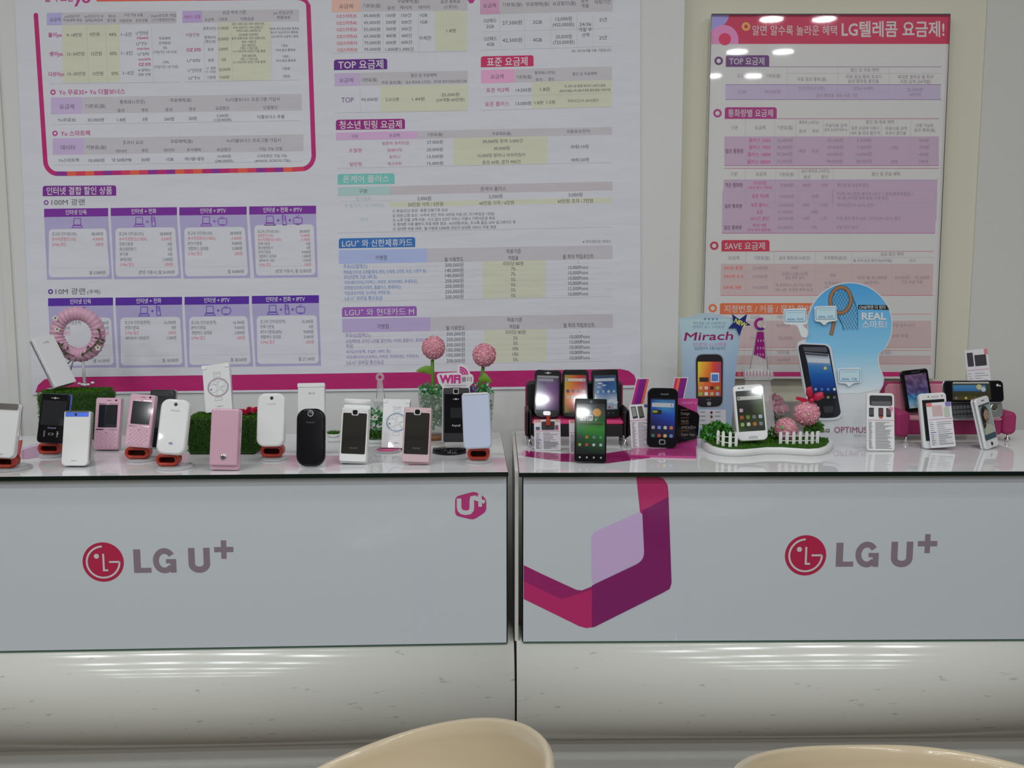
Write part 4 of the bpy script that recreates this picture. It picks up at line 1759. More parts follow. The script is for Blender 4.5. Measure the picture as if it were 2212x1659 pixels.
# ---- two pink quilted sliders
def quilted(label, b, t, w_, z=None):
    p = Phone('slider_phone', label, b, t, w_, 14, 0, None, z, group=GF, thick=0.014)
    p.body(M['pinkm'], 8, 11, 3)
    p.band('silver_rim', M['silver'], 0.5, 0.007, 0.0045, 8, 11)
    p.plate('display', M['dark'], 14, 28, 88, 118, 2, 0.0004)
    s_ = MB()
    p.plate('chrome_bar', M['chrome'], 12, 23, 44, 26, 1, 0.0005)
    p.plate('chrome_bar', M['chrome'], 56, 23, 92, 26, 1, 0.0005)
    p.plate('chrome_bar', M['chrome'], 8, 124, 38, 128, 1.5, 0.0008)
    p.plate('chrome_bar', M['chrome'], 58, 124, 90, 128, 1.5, 0.0008)
    p.knob('lens', M['lens'], 80, 10, 4, 0.0006)
    p.plate('earpiece', M['blackm'], 44, 10, 62, 12, 1, 0.0003)
    # quilting ridges
    kp = p.plate('keypad', M['pinkp'], 5, 131, 95, p.H - 7, 5, 0.0005, label='quilted pink keypad')
    mb = MB()
    v0, v1 = 132, p.H - 9
    f = p.f(0.0006)
    for c in range(-3, 9):
        for sg in (1, -1):
            a = []
            for k in range(9):
                vv = v0 + (v1 - v0) * k / 8
                uu = c * 16 + sg * (vv - v0) + (6 if sg > 0 else 0)
                if 7 < uu < 93:
                    a.append(f(uu, vv, 0))
            if len(a) > 1:
                mb.tube(a, 0.8 * p.k, 5)
    p.T.part('quilting', mb, M['pinkm'], parent=kp)
    p.knob('crystal', M['chrome'], 50, 139, 3, 0.0012)
    return p


p = quilted('pink quilted slider phone standing straight on the white counter', (228, 971), (235, 859), 55)
easel('clear acrylic stand behind the pink quilted phone without a holder', p)
Yb, _ = holder('orange-red phone holder under the second pink quilted phone', 269, 321, 966, 991, 266, 330, 1000)
p = quilted('pink quilted slider phone raised on an orange-red holder', (295, 966), (309, 852), 55, HZ[0])

# ---- black and silver phone behind
Yk = G(345, 968).y
p = Phone('flip_phone', 'black flip phone with silver edges half hidden behind pink and white phones', (345, 966), (352, 842), 54, 14, 0, thick=0.014, group=GF)
p.body(M['black'], 6, 6, 2)
p.band('silver_rim', M['silver'], 1.2, 0.004, 0.006, 6, 6)
p.plate('top_flap', M['dark'], 6, 5, 94, 26, 3, 0.001)
p.knob('lens', M['lens'], 82, 16, 5, 0.0016)

# ---- white pebble phones on holders
def pebble(label, b, t, w_, z, gem, blk=False):
    p = Phone('slider_phone', label, b, t, w_, 15, 0, None, z, group=GF, thick=0.014)
    p.body(M['black'] if blk else M['white'], 36 if blk else 29, 36 if blk else 28, 7, t=0.014)
    if not blk:
        p.band('pale_rim', M['whitem'], 0.4, 0.007, 0.003, 29, 28)
        p.knob('lens', M['lens'], 52, 18, 6, 0.0007)
        q = p.ink(0.0005); q.text(52, 38, 9, 30, 'Anycall', (0.6, 0.61, 0.63)); p.put('maker_mark', q, 'print')
        if gem:
            q = p.ink(0.0005); q.text(50, p.H - 40, 13, 12, 'm', (0.3, 0.25, 0.6), bold=0.05); p.put('jewel_mark', q, 'print')
    return p


Yb, _ = holder('orange-red phone holder under the leaning white pebble phone', 336, 385, 981, 1007, 330, 412, 1018)
p = pebble('white pebble-shaped phone leaning sideways, small violet mark near its foot', (366, 982), (380, 862), 64, HZ[0], True)
Yb, _ = holder('orange-red phone holder beside the grass block with red petals', 562, 611, 962, 988, 558, 620, 998)
p = pebble('white pebble-shaped phone upright beside the red petals', (583, 964), (586, 849), 61, HZ[0], False)

# ---- grass blocks
def blades(mb, n, pick, ln, cols, spread=0.5):
    for _ in range(n):
        p, nrm = pick()
        d = (nrm + Vector((random.uniform(-spread, spread), random.uniform(-spread, spread), random.uniform(-0.1, spread)))).normalized()
        l = ln * random.uniform(0.6, 1.3)
        s_ = d.cross(Vector((random.random() - 0.5, random.random() - 0.5, random.random() - 0.5))).normalized() * 0.0009
        c = random.choice(cols)
        f_ = random.uniform(0.75, 1.25)
        mb.add([p - s_, p + s_, p + d * l], [(0, 1, 2)], tuple(x * f_ for x in c))


GCOL = [(0.046, 0.140, 0.010), (0.064, 0.185, 0.014), (0.038, 0.115, 0.010), (0.085, 0.22, 0.018)]


def grass_block(label, x0, x1, ytop, ybot, Yf, depth, n=9000):
    a, b = P(x0, ybot, Yf), P(x1, ybot, Yf)
    zt_ = P(x0, ytop, Yf + depth * 0.25).z
    W_ = b.x - a.x
    H_ = zt_ - CT
    T_ = Thing('grass_block', label, 'artificial turf', at(Vector(((a.x + b.x) / 2, Yf, CT))))
    mb = MB().slab(W_ - 0.006, H_ - 0.004, depth - 0.006, 0.012, 0.004, 0.006, 0, 0, 0.003, n=5)
    T_.part('core', mb, M['core'], 'green block under the turf')
    mb = MB()

    def pick():
        k = random.random()
        x = random.uniform(-W_ / 2 + 0.004, W_ / 2 - 0.004)
        z = random.uniform(0.004, H_ - 0.006)
        y = random.uniform(0.004, depth - 0.004)
        if k < 0.45:
            return Vector((x, 0.003, z)), Vector((0, -0.8, 0.5))
        if k < 0.8:
            return Vector((x, y, H_ - 0.004)), Vector((0, -0.1, 1))
        sg = 1 if k > 0.9 else -1
        return Vector((sg * (W_ / 2 - 0.003), y, z)), Vector((sg * 0.8, 0, 0.5))
    blades(mb, n, pick, 0.0042, GCOL)
    T_.part('turf', mb, M['tint'], 'short artificial grass')
    return T_, zt_


YG1 = G(150, 960).y + 0.05
g1, zg1 = grass_block('tall green grass block under the pink wreath', 82, 224, 842, 966, YG1, 0.085)
YG2 = G(480, 983).y
g2, zg2 = grass_block('green grass block between pebble phones, white phone on top', 402, 553, 896, 983, YG2, 0.075)

# thin white phone leaning on the tall block
p = Phone('flip_phone', 'thin white phone leaning back on top of the tall grass block', (144, 830), (93, 727), 24, 26, 58, YG1 + 0.014, group=GF, thick=0.014)
p.body(M['silver'], 5, 5, 1.5, 'back_body', 'silver back half', 0.007, 0.007)
p.body(M['white'], 5, 5, 2, 'front_body', None, 0.0065)
q = p.ink(0.0005); q.text(50, 26, 11, 24, 'LG', (0.3, 0.32, 0.32)); p.put('maker_mark', q, 'print')
st = easel('clear acrylic stand behind the thin white phone up on the grass block', p, zg1, 0.5, 0.35)

# wreath on a white post
wp = P(168, 722, YG1 + 0.074)
foot = Vector((P(183, 832, YG1 + 0.074).x, YG1 + 0.074, zg1))
W1 = Thing('wreath_ornament', 'pink ribbon-wrapped wreath on a white post behind the thin white phone', 'wreath', at(foot))
sc_ = (YG1 + 0.074) / F * 1.01
R_, r_ = 44.5 * sc_, 15.5 * sc_
mb = MB()
NN, MM = 220, 14
rs = []
for i in range(NN):
    a = 2 * pi * i / NN
    ph_ = (a * 30 / (2 * pi)) % 1.0
    rr_ = r_ * (0.78 + 0.26 * (ph_ ** 0.6) * (1 if ph_ < 0.93 else (1 - ph_) / 0.07))
    tilt_ = 0.0
    rs.append([wp + Vector(((R_ + rr_ * cos(b)) * cos(a + 0.05 * sin(b)), rr_ * 0.85 * sin(b), (R_ + rr_ * cos(b)) * sin(a + 0.05 * sin(b)))) for b in [2 * pi * j / MM for j in range(MM)]])
rs.append(rs[0])
mb.rings(rs, cap0=False, cap1=False)
W1.part('wrapped_ring', mb, mat('pink_ribbon', (0.66, 0.38, 0.50), 0.38, noise=0.05, nscale=200), world=True)
mb = MB().tube([foot, Vector((foot.x - 0.001, foot.y, (foot.z + wp.z) / 2)), Vector((P(178, 775, foot.y).x, foot.y, wp.z - R_))], 0.0031, 10)
W1.part('post', mb, M['whitem'], world=True)
mb = MB()
for x, y in ((171, 829), (184, 832), (190, 831), (200, 827), (178, 831)):
    c = P(x, y, foot.y - 0.006)
    mb.sphere((c.x, c.y, max(c.z, zg1 + 0.003)), 0.0042, 8, 6, sq=(1, 1, 0.7))
W1.part('petal_foot', mb, M['whitem'], world=True)


def blossom(c, r, nrm=Vector((0, -1, 0))):
    mb = MB()
    for k in range(5):
        a = 2 * pi * k / 5 + 0.3
        d = Vector((cos(a), 0, sin(a)))
        e = Vector((-sin(a), 0, cos(a)))
        mb.add([c, c + d * r * 0.6 + e * r * 0.42 + nrm * r * 0.3, c + d * r + nrm * r * 0.2, c + d * r * 0.6 - e * r * 0.42 + nrm * r * 0.3], [(0, 1, 2, 3)], (0.75, 0.73, 0.68))
    mb.sphere(c + nrm * r * 0.25, r * 0.24, 8, 6, (0.16, 0.10, 0.03))
    return mb


for x, y in ((120, 687), (124, 711), (212, 751)):
    W1.part('blossom', blossom(P(x, y, foot.y - r_ - 0.001), 0.0068), M['tint'], 'small white flower', world=True)
mb = MB()
vine = [(214, 714), (217, 727), (211, 738), (205, 745), (197, 752), (188, 759), (178, 766)]
mb.tube([P(x, y, foot.y - r_) for x, y in vine], 0.0009, 5, (0.10, 0.06, 0.055))
mb.tube([P(x, y, foot.y - r_) for x, y in ((122, 738), (130, 750), (140, 760), (152, 766), (162, 770))], 0.0009, 5, (0.10, 0.06, 0.055))
for x, y in vine + [(208, 730), (222, 735), (220, 742), (212, 744), (190, 750), (196, 757), (126, 742), (128, 755), (137, 757), (146, 752), (142, 764), (134, 745), (213, 712)]:
    c = P(x, y, foot.y - r_ - 0.001)
    a = random.uniform(0, 2 * pi)
    d, e = Vector((cos(a), -0.3, sin(a))) * 0.006, Vector((-sin(a), 0, cos(a))) * 0.0026
    cc = random.choice([(0.10, 0.05, 0.06), (0.07, 0.10, 0.03), (0.16, 0.08, 0.10)])
    mb.add([c - d, c + e, c + d, c - e], [(0, 1, 2, 3)], cc)
W1.part('leafy_vine', mb, M['tint'], world=True)
mb = MB()
for pts in (((163, 770), (152, 780), (142, 789)), ((161, 772), (156, 786), (152, 802))):
    mb.tube([P(x, y, foot.y - r_ - 0.002) for x, y in pts], 0.0014, 6)
W1.part('ribbon_tails', mb, mat('mauve_cord', (0.33, 0.25, 0.33), 0.5), world=True)

# white phone with ring pattern on the middle block
def ringphone(label, b, t, w_, Y, rc, under=None, **kw):
    p = Phone('flip_phone', label, b, t, w_, 17, 0, Y, group=GF, thick=0.013, **kw)
    p.body(M['white'], 5, 6, 2)
    if under:
        p.body(under, 5, 9, 2, 'lower_body', 'violet-tinted lower half', 0.008, 0.010, v1=p.H + 6)
    for u0, u1 in ((-1, 17), (83, 101)):
        p.plate('hinge_lug', M['whitem'], u0, 0, u1, 15, 2, 0.0012)
    q = p.ink(0.0005); q.text(52, 30, 9, 30, 'Anycall', (0.55, 0.56, 0.58))
    q.poly([(47, p.H - 20), (54, p.H - 23), (61, p.H - 20), (54, p.H - 17)], (0.5, 0.5, 0.5)); q.hl(40, p.H - 20, 68, p.H - 20, (0.5, 0.5, 0.5), 1.2)
    p.put('maker_mark', q, 'print')
    q = p.ink(0.0006)
    th = 2.2
    cx_, cy_ = 54, 88
    q.ring(cx_, cy_, 39, 36, rc, sy=0.9)
    q.ring(cx_, cy_, 35, 34, (0.55, 0.55, 0.58), sy=0.9)
    g_ = (0.58, 0.58, 0.60)
    for a, b_, r in ((-20, 2, 17), (12, -12, 14), (6, 20, 13), (-8, -18, 8), (20, 6, 10)):
        q.ring(cx_ + a, cy_ + b_, r, r - 1.1, g_)
    q.disc(cx_ - 26, cy_ + 6, 2.6, (0.05, 0.05, 0.08))
    for yy in (-44, 44):
        q.line([(cx_ - 14, cy_ + yy - 6), (cx_ + 12, cy_ + yy - 6), (cx_ + 12, cy_ + yy + 5), (cx_ - 14, cy_ + yy + 5)], 1.2, g_, closed=True)
    p.put('ring_pattern', q, 'printgloss', 'thin ring drawing')
    return p


p = ringphone('white flip phone with lilac ring drawing, standing on the middle grass block', (473, 889), (465, 787), 58, YG2 + 0.030, (0.45, 0.30, 0.42))
# keep it on the turf
p = Phone('flip_phone', 'closed pink flip phone with a round silver jewel, in front of the grass block', (481, 1015), (487, 883), 63, 12, 0, thick=0.017, group=GF)
p.body(M['pinkp'], 9, 8, 3, 'lower_body', None, 0.010, 0.008)
p.body(M['pinkm'], 9, 7, 5, 'lid', None, 0.009, 0.0, 1, 99, 0, p.H - 15)
p.knob('jewel', M['chrome'], 50, p.H - 44, 11, 0.0016, 'round silver jewel')
p.plate('side_key', M['silver'], 97, 60, 101, 78, 1, -0.010, 0.004)
easel('clear acrylic stand behind the closed pink phone', p)

# red petals on the block
mb = MB()
for k in range(26):
    x = random.uniform(514, 556)
    c = P(x, 893 - 5 * (x > 535) - random.uniform(0, 4), YG2 + 0.03)
    c.z = max(c.z, zg2 + 0.002)
    a = random.uniform(0, 2 * pi)
    d, e = Vector((cos(a), sin(a), random.uniform(-0.2, 0.6))) * 0.009, Vector((-sin(a), cos(a), random.uniform(0, 0.5))) * 0.007
    m_ = c + Vector((0, 0, 0.006))
    mb.add([c - d, c - e, c + d, c + e, m_], [(0, 1, 4), (1, 2, 4), (2, 3, 4), (3, 0, 4)], random.choice([(0.5, 0.012, 0.05), (0.4, 0.008, 0.04)]))
tag(mb.build('red_petals', M['tint']), 'crumpled red petals lying on the middle grass block', 'artificial flower')

# white LG flip behind the black pebble
p = Phone('flip_phone', 'white flip phone showing its plain back above the black pebble phone', (672, 972), (672, 828), 58, 12, 0, G(672, 985).y, group=GF, thick=0.013)
p.body(M['white'], 4, 6, 2)
p.plate('hinge_bar', M['whitem'], -1, -1, 101, 14, 4, 0.001)
q = p.ink(0.0006); q.disc(44, 37, 3, LG_); q.text(57, 37, 9, 14, 'LG', LG_); p.put('maker_mark', q, 'print')
easel('clear acrylic stand behind the plain white flip phone', p)
p = pebble('black pebble-shaped glossy phone standing upright at the counter edge', (670, 1007), (671, 882), 62, None, False, True)
p.loop('camera_ring', M['silver'], 50, 19, 9, 3.5, 0.0006)
p.knob('lens', M['lens'], 50, 19, 6, 0.0005)
q = p.ink(0.0005); q.text(50, 49, 9, 30, 'Anycall', (0.09, 0.09, 0.10))
p.put('maker_mark', q, 'print')
easel('clear acrylic stand behind the black pebble phone', p, wide=0.4)


# ---- flips with smoked mirror fronts
def mirrorflip(label, b, t, w_, bodym, camsq):
    p = Phone('flip_phone', label, b, t, w_, 13, 0, thick=0.016, group=GF)
    p.body(bodym, 6, 10, 3, 'lower_body', None, 0.008, 0.008)
    p.body(bodym, 5, 9, 3, 'lid', None, 0.0085, 0.0, 1, 99, 0, p.H - 6)
    p.plate('mirror_front', M['mirror'], 7, 19, 93, p.H - 34, 4, 0.0005, label='smoked mirror front')
    for u0, u1 in ((1, 22), (80, 99)):
        p.plate('hinge_line', M['silver'], u0, 11, u1, 12.5, 0.5, 0.0003)
    p.plate('camera_frame', M['silver'], camsq - 13, 5, camsq + 13, 28, 6, 0.0011)
    p.plate('lens', M['lens'], camsq - 9, 8, camsq + 9, 25, 5, 0.0016)
    q = p.ink(0.0008); q.text(50, p.H - 56, 7, 28, 'Anycall', (0.22, 0.21, 0.2)); p.put('maker_mark', q, 'print')
    return p


p = mirrorflip('white flip phone with a smoked mirror front and raised white back', (761, 1001), (768, 881), 60, M['whitem'], 50)
# its back half stands taller
mb = MB().slab(p.w * 0.98, p.h + 20 * p.k * 1.8, 0.007, 5 * p.k, 8 * p.k, 2 * p.k, 0, 0, 0.0165)
p.T.part('upper_half', mb, M['white'])
mb = MB().tube([Vector((-p.w * 0.47, 0.019, p.h + 22 * p.k)), Vector((p.w * 0.47, 0.019, p.h + 22 * p.k))], 0.0048, 12)
p.T.part('hinge_barrel', mb, M['whitem'])
easel('clear acrylic stand behind the white mirror-front phone', p)
p2 = mirrorflip('pink flip phone with a smoked mirror front', (897, 1002), (903, 880), 61, M['rose'], 49)
easel('clear acrylic stand behind the pink mirror-front phone', p2)

p = ringphone('white flip phone with blue ring drawing, half behind the pink mirror phone', (852, 968), (857, 862), 58, None, (0.16, 0.38, 0.58), M['purp'])
dcn = G(836, 977)
mb = MB().lathe([(0.0258, 0.0004), (0.0258, 0.0022), (0.024, 0.003), (0.001, 0.003)], (0, 0, 0), 36)
Dd = Thing('display_disc', 'round pink-printed clear disc under the blue ring phone', 'display stand', at(Vector((dcn.x, dcn.y + 0.012, CT))))
Dd.part('disc', mb, M['disc'])
mb = MB().lathe([(0.022, 0.0031), (0.022, 0.0034), (0.001, 0.0034)], (0, 0, 0), 32)
Dd.part('pink_print', mb, mat('pink_print', A(158, 66, 108), 0.3))

# crumpled clear wrapper
mb = MB()
gx, gy = 9, 6
c0 = G(838, 996)
grid = []
for j in range(gy):
    for i in range(gx):
        u, v = i / (gx - 1) - 0.5, j / (gy - 1) - 0.5
        grid.append(Vector((c0.x + u * 0.062 + random.uniform(-.004, .004), c0.y + v * 0.03 + u * 0.012 + random.uniform(-.003, .003), CT + 0.0006 + abs(random.gauss(0, 0.0045)))))
mb.add(grid, [(j * gx + i, j * gx + i + 1, (j + 1) * gx + i + 1, (j + 1) * gx + i) for j in range(gy - 1) for i in range(gx - 1)])
tag(mb.build('plastic_wrapper', M['acrh']), 'crumpled clear plastic wrapper beside the pink mirror-front phone', 'wrapper')

# ---- black flip with its card and dark tray
Yt = G(968, 962).y
c1 = G(969, 984)
T_ = Thing('display_tray', 'curved black tray with a clear disc under the black flip phone', 'display stand', at(Vector((c1.x, c1.y, CT))))
sx = c1.y / F
mb = MB()
rs = []
for k in range(13):
    u = -1 + 2 * k / 12
    x = u * 37 * sx
    yb_ = 0.020 * u * u
    hh = 0.0125 - 0.004 * u * u
    rs.append([(x, yb_, 0.0004), (x, yb_ + 0.003, hh * 0.8), (x, yb_ + 0.008, hh), (x, yb_ + 0.016, hh), (x, yb_ + 0.02, 0.0004)])
mb.rings(rs)
T_.part('tray', mb, M['black'])
q = Ink(lambda x, y, l: Vector((x * sx, -0.0006 - 0.0002 * l + 0.0016, 0.0055 - y * sx)))
q.text(8, 0, 5, 20, 'OZ & Joy', (0.4, 0.4, 0.42), rot=0); T_.part('tray_lettering', q.mb, M['print'])
mb = MB().lathe([(0.0315, 0.0004), (0.0315, 0.002), (0.030, 0.003), (0.001, 0.003)], (0.0, 0.052, 0), 36)
T_.part('clear_disc', mb, M['acrh'])
mb = MB().lathe([(0.018, 0.0031), (0.018, 0.0034), (0.001, 0.0034)], (0.008, 0.048, 0), 28)
T_.part('pink_print', mb, mat('rose_print', A(186, 104, 132), 0.3))
Yp = c1.y + 0.050
p = Phone('flip_phone', 'black flip phone in front of the magenta-lettered card, silver camera ring on top', (985, 955), (985, 838), 55, 10, 0, Yp, group=GF, thick=0.013)
p.body(M['blackm'], 5, 7, 2)
p.plate('front_glass', M['black'], 5, 24, 95, p.H - 36, 3, 0.0005)
p.plate('outer_display', M['dark'], 28, 78, 72, 118, 2, 0.0008)
p.plate('camera_frame', M['silver'], 38, 2, 62, 25, 6, 0.001)
p.plate('lens', M['lens'], 42, 6, 58, 21, 5, 0.0016)
q = p.ink(0.0007)
q.poly([(44, 44), (50, 40), (56, 44), (50, 48)], (0.6, 0.6, 0.6)); q.hl(38, 44, 62, 44, (0.6, 0.6, 0.6), 2)
q.text(50, 147, 12, 34, 'Anycall', (0.45, 0.45, 0.46), bold=0.02)
p.put('maker_mark', q, 'print')

Ys = Yp + 0.034
def z890(x, y):
    return (890 + x * 0.1989, 690 + y * 0.1989)
ol = [z890(*a) for a in ((322, 1330), (330, 745), (318, 722), (290, 690), (268, 610), (285, 585), (490, 575), (492, 500), (520, 485), (560, 488), (610, 530), (632, 590), (660, 605), (670, 640), (665, 690), (640, 712), (622, 740), (632, 1330))]
sl_ = Thing('product_card', 'white cut-out card with magenta lettering behind the black flip phone', 'card', at(Vector((P(985, 900, Ys).x, Ys, CT))))
mb = MB().prism(ol, lambda q_: P(q_[0], q_[1], Ys), lambda q_: P(q_[0], q_[1], Ys) + Vector((0, 0.002, 0)), (0.78, 0.77, 0.79))
sl_.part('card', mb, M['print'], world=True)
q = Ink(wallmap(Ys, 0.0003), 890, 690, 0.1989)
mg = A(156, 30, 104)
q.text(412, 645, 118, 230, 'WIFI', mg, bold=0.045)
q.text(592, 650, 60, 112, '폴더', A(90, 70, 90), bold=0.0)
for r in (92, 68, 44):
    q.ring(518, 604, r, r - 17, mg, 2, -pi / 2, -0.05)
for yy, ww in ((716, 230), (736, 120)):
    q.hl(475 - ww / 2, yy, 475 + ww / 2, yy, A(140, 120, 140), 5)
sl_.part('printing', q.mb, M['print'], 'magenta lettering', world=True)
bs = P(985, 955, Ys).z
sl_.part('foot', MB().box((-0.02, -0.004, 0.0004), (0.02, 0.012, max(0.003, bs - CT + 0.001))), M['acr'])

# ---- pale blue phone on a holder
Yb, _ = holder('orange-red phone holder at the counter corner, under the pale blue phone', 1009, 1058, 967, 994, 1002, 1063, 1003)
p = Phone('slider_phone', 'glossy pale blue phone on an orange-red holder at the counter corner', (1032, 969), (1027, 849), 61, 13, 0, None, HZ[0], group=GF, thick=0.016)
p.body(M['lblue'], 10, 16, 6, t=0.016)
p.plate('top_cap', M['whitem'], 6, -1, 94, 5, 2, 0.001, 0.010)

# ---- potted pompom flowers
def fuzzball(c, r, n=900, cols=((0.82, 0.36, 0.44), (0.86, 0.44, 0.51), (0.78, 0.31, 0.40), (0.88, 0.56, 0.60))):
    mb = MB()
    mb.sphere(c, r * 0.93, 20, 14, (0.74, 0.30, 0.38))
    for i in range(n):
        z = 1 - 2 * (i + 0.5) / n
        a = i * 2.39996
        d = Vector((math.sqrt(1 - z * z) * cos(a), math.sqrt(1 - z * z) * sin(a), z))
        t1 = d.cross(Vector((random.gauss(0, 1), random.gauss(0, 1), random.gauss(0, 1)))).normalized()
        t2 = d.cross(t1)
        q0 = Vector(c) + d * r * random.uniform(0.88, 0.96)
        s_ = r * random.uniform(0.075, 0.125)
        up = d * s_ * random.uniform(0.2, 1.0)
        mb.add([q0 - t1 * s_, q0 + t2 * s_ * 0.8 + up, q0 + t1 * s_, q0 - t2 * s_ * 0.8 + up * 0.6], [(0, 1, 2, 3)], random.choice(cols))
    return mb


def leaflets(mb, c, rx, ry, rz, n, size, cols, flat=0.5):
    for _ in range(n):
        while True:
            v = Vector((random.uniform(-1, 1), random.uniform(-1, 1), random.uniform(-1, 1)))
            if v.length < 1:
                break
        q0 = Vector(c) + Vector((v.x * rx, v.y * ry, v.z * rz))
        d = (v + Vector((random.gauss(0, .5), random.gauss(0, .5), random.gauss(0.3, .5)))).normalized() * size * random.uniform(0.6, 1.3)
        e = d.cross(Vector((random.gauss(0, 1), random.gauss(0, 1), random.gauss(0, 1)))).normalized() * size * 0.42
        mb.add([q0, q0 + d * 0.5 + e, q0 + d, q0 + d * 0.5 - e], [(0, 1, 2, 3)], random.choice(cols))


FOL = [(0.06, 0.30, 0.08), (0.09, 0.40, 0.13), (0.05, 0.22, 0.07), (0.15, 0.48, 0.20), (0.45, 0.62, 0.46)]


def potted(label, ball, br, stem, leafpts, cxp, ytop, ybot, rtop, rbot):
    Yp_ = G(cxp, ybot + 10).y
    s_ = Yp_ / F
    base = Vector((P(cxp, ybot, Yp_).x, Yp_, CT))
    T_ = Thing('potted_flower', label, 'artificial flower', at(base))
    zb_ = 0.010
    zt_ = P(cxp, ytop, Yp_).z - CT
    R0, R1_ = rbot * s_, rtop * s_
    T_.part('wooden_coaster', MB().lathe([(R0 * 1.05, 0.0004), (R0 * 1.05, zb_), (0.001, zb_)], (0, 0, 0), 28), M['soil'])
    prof = [(R0, zb_ + 0.0002), (R0 + (R1_ - R0) * 0.5, zb_ + (zt_ - zb_) * 0.5), (R1_, zt_), (R1_ - 0.0015, zt_), (R0 + (R1_ - R0) * 0.5 - 0.0015, zb_ + (zt_ - zb_) * 0.5), (R0 - 0.0015, zb_ + 0.003), (0.001, zb_ + 0.003)]
    T_.part('glass_pot', MB().lathe(prof, (0, 0, 0), 32, cap0=False, cap1=False), M['pot'], 'clear flared glass pot')
    mb = MB()
    leaflets(mb, (0, 0, zt_ * 0.62), R1_ * 0.72, R1_ * 0.72, zt_ * 0.40, 420, 0.0085, FOL)
    leaflets(mb, (0, 0, zt_ * 1.02), R1_ * 0.85, R1_ * 0.85, zt_ * 0.17, 160, 0.0085, FOL)
    T_.part('foliage', mb, M['tint'], 'small-leaved green foliage')
    pts = [P(x, y, Yp_) for x, y in stem]
    pts = [Vector((0, 0, 0.04)) + base] + pts[::-1]
    T_.part('stem', MB().tube(pts, 0.0036, 10), M['stem'], world=True)
    bc = P(ball[0], ball[1], Yp_)
    hd = T_.part('pompom_head', fuzzball(tuple(bc - base), br * s_), M['tint'], 'round pink petal ball')
    tip = [P(x, y, Yp_ - 0.002) for x, y in leafpts]
    mb = MB()
    mid = sum(tip, Vector()) / len(tip) + Vector((0, -0.005, 0))
    k = len(tip)
    mb.add(tip + [mid], [(i, (i + 1) % k, k) for i in range(k)], None, True)
    mb.add([q_ + Vector((0, 0.0012, 0)) for q_ in tip + [mid]], [((i + 1) % k, i, k) for i in range(k)], None, True)
    T_.part('leaf', mb, M['leaf'], world=True)
    return T_


t1 = potted('pink pompom flower upright in a glass pot behind the pink mirror phone', (936.5, 751), 26, ((934, 777), (934.5, 810), (935, 835)),
            ((898, 802), (908, 794), (918, 790), (931, 790), (934, 800), (932, 809), (925, 808), (910, 805)), 936, 848, 938, 33, 25)
t2 = potted('pink pompom flower leaning behind the pale blue phone, in a glass pot', (1046, 767), 26, ((1044, 793), (1040, 815), (1036, 835)),
            ((1045, 804), (1052, 809), (1058, 816), (1064, 826), (1050, 826), (1036, 824), (1033, 818), (1039, 810)), 1036, 848, 938, 33, 25)
mb = MB()
Yr = G(1024, 948).y - 0.012
for tri in (((1015, 832), (1020, 838), (1024, 847), (1016, 847)), ((1032, 831), (1024, 838), (1021, 847), (1030, 846))):
    a = [P(x, y, Yr) for x, y in tri]
    mb.add(a + [q_ + Vector((0, 0.002, 0)) for q_ in a], [(0, 1, 2, 3), (7, 6, 5, 4), (0, 4, 5, 1), (1, 5, 6, 2), (2, 6, 7, 3), (3, 7, 4, 0)])
c = P(1022, 847, Yr)
mb.tube([c + Vector((0, 0.001, 0.001)), Vector((c.x, c.y + 0.001, CT + 0.0005))], 0.0012, 6)
tag(mb.build('ribbon_bow', M['purp']), 'purple ribbon bow between the magenta-lettered card and a pompom flower', 'ribbon')

# ---- small turf dishes and leafy planter
c = G(718, 946)
T_ = Thing('turf_dish', 'tiny white dish of turf behind the white mirror-front phone', 'artificial turf', at(Vector((c.x, c.y + 0.014, CT))))
T_.part('dish', MB().lathe([(0.010, 0.0004), (0.0135, 0.006), (0.0125, 0.007), (0.001, 0.006)], (0, 0, 0), 24), M['whitem'])
mb = MB()
def pick():
    a, r = random.uniform(0, 2 * pi), 0.0125 * math.sqrt(random.random())
    return Vector((r * cos(a), r * sin(a), 0.0065)), Vector((cos(a) * 0.3, sin(a) * 0.3, 1))
blades(mb, 260, pick, 0.0065, GCOL)
T_.part('turf', mb, M['tint'])
c = G(812, 958)
T_ = Thing('planter', 'white planter of turf and leafy vine with tiny white blossom, behind the mirror phones', 'artificial plant', at(Vector((c.x, c.y, CT))))
T_.part('tray', MB().slab(0.058, 0.006, 0.034, 0.002, 0.002, 0.0008, 0, 0.0004, 0), M['whitem'])
mb = MB()
def pick():
    return Vector((random.uniform(-0.027, 0.027), random.uniform(0, 0.031), random.uniform(0.006, 0.022))), Vector((0, -0.6, 0.9))
blades(mb, 900, pick, 0.008, GCOL)
T_.part('turf', mb, M['tint'])
mb = MB()
leaflets(mb, (-0.004, 0.016, 0.045), 0.018, 0.010, 0.026, 130, 0.010, FOL)
mb.tube([(0, 0.016, 0.006), (-0.003, 0.016, 0.03), (0.004, 0.017, 0.06)], 0.0012, 6, (0.05, 0.12, 0.03))
T_.part('vine', mb, M['tint'])
T_.part('blossom', blossom(Vector((-0.001, 0.002, 0.053)), 0.007), M['tint'], 'small white flower')


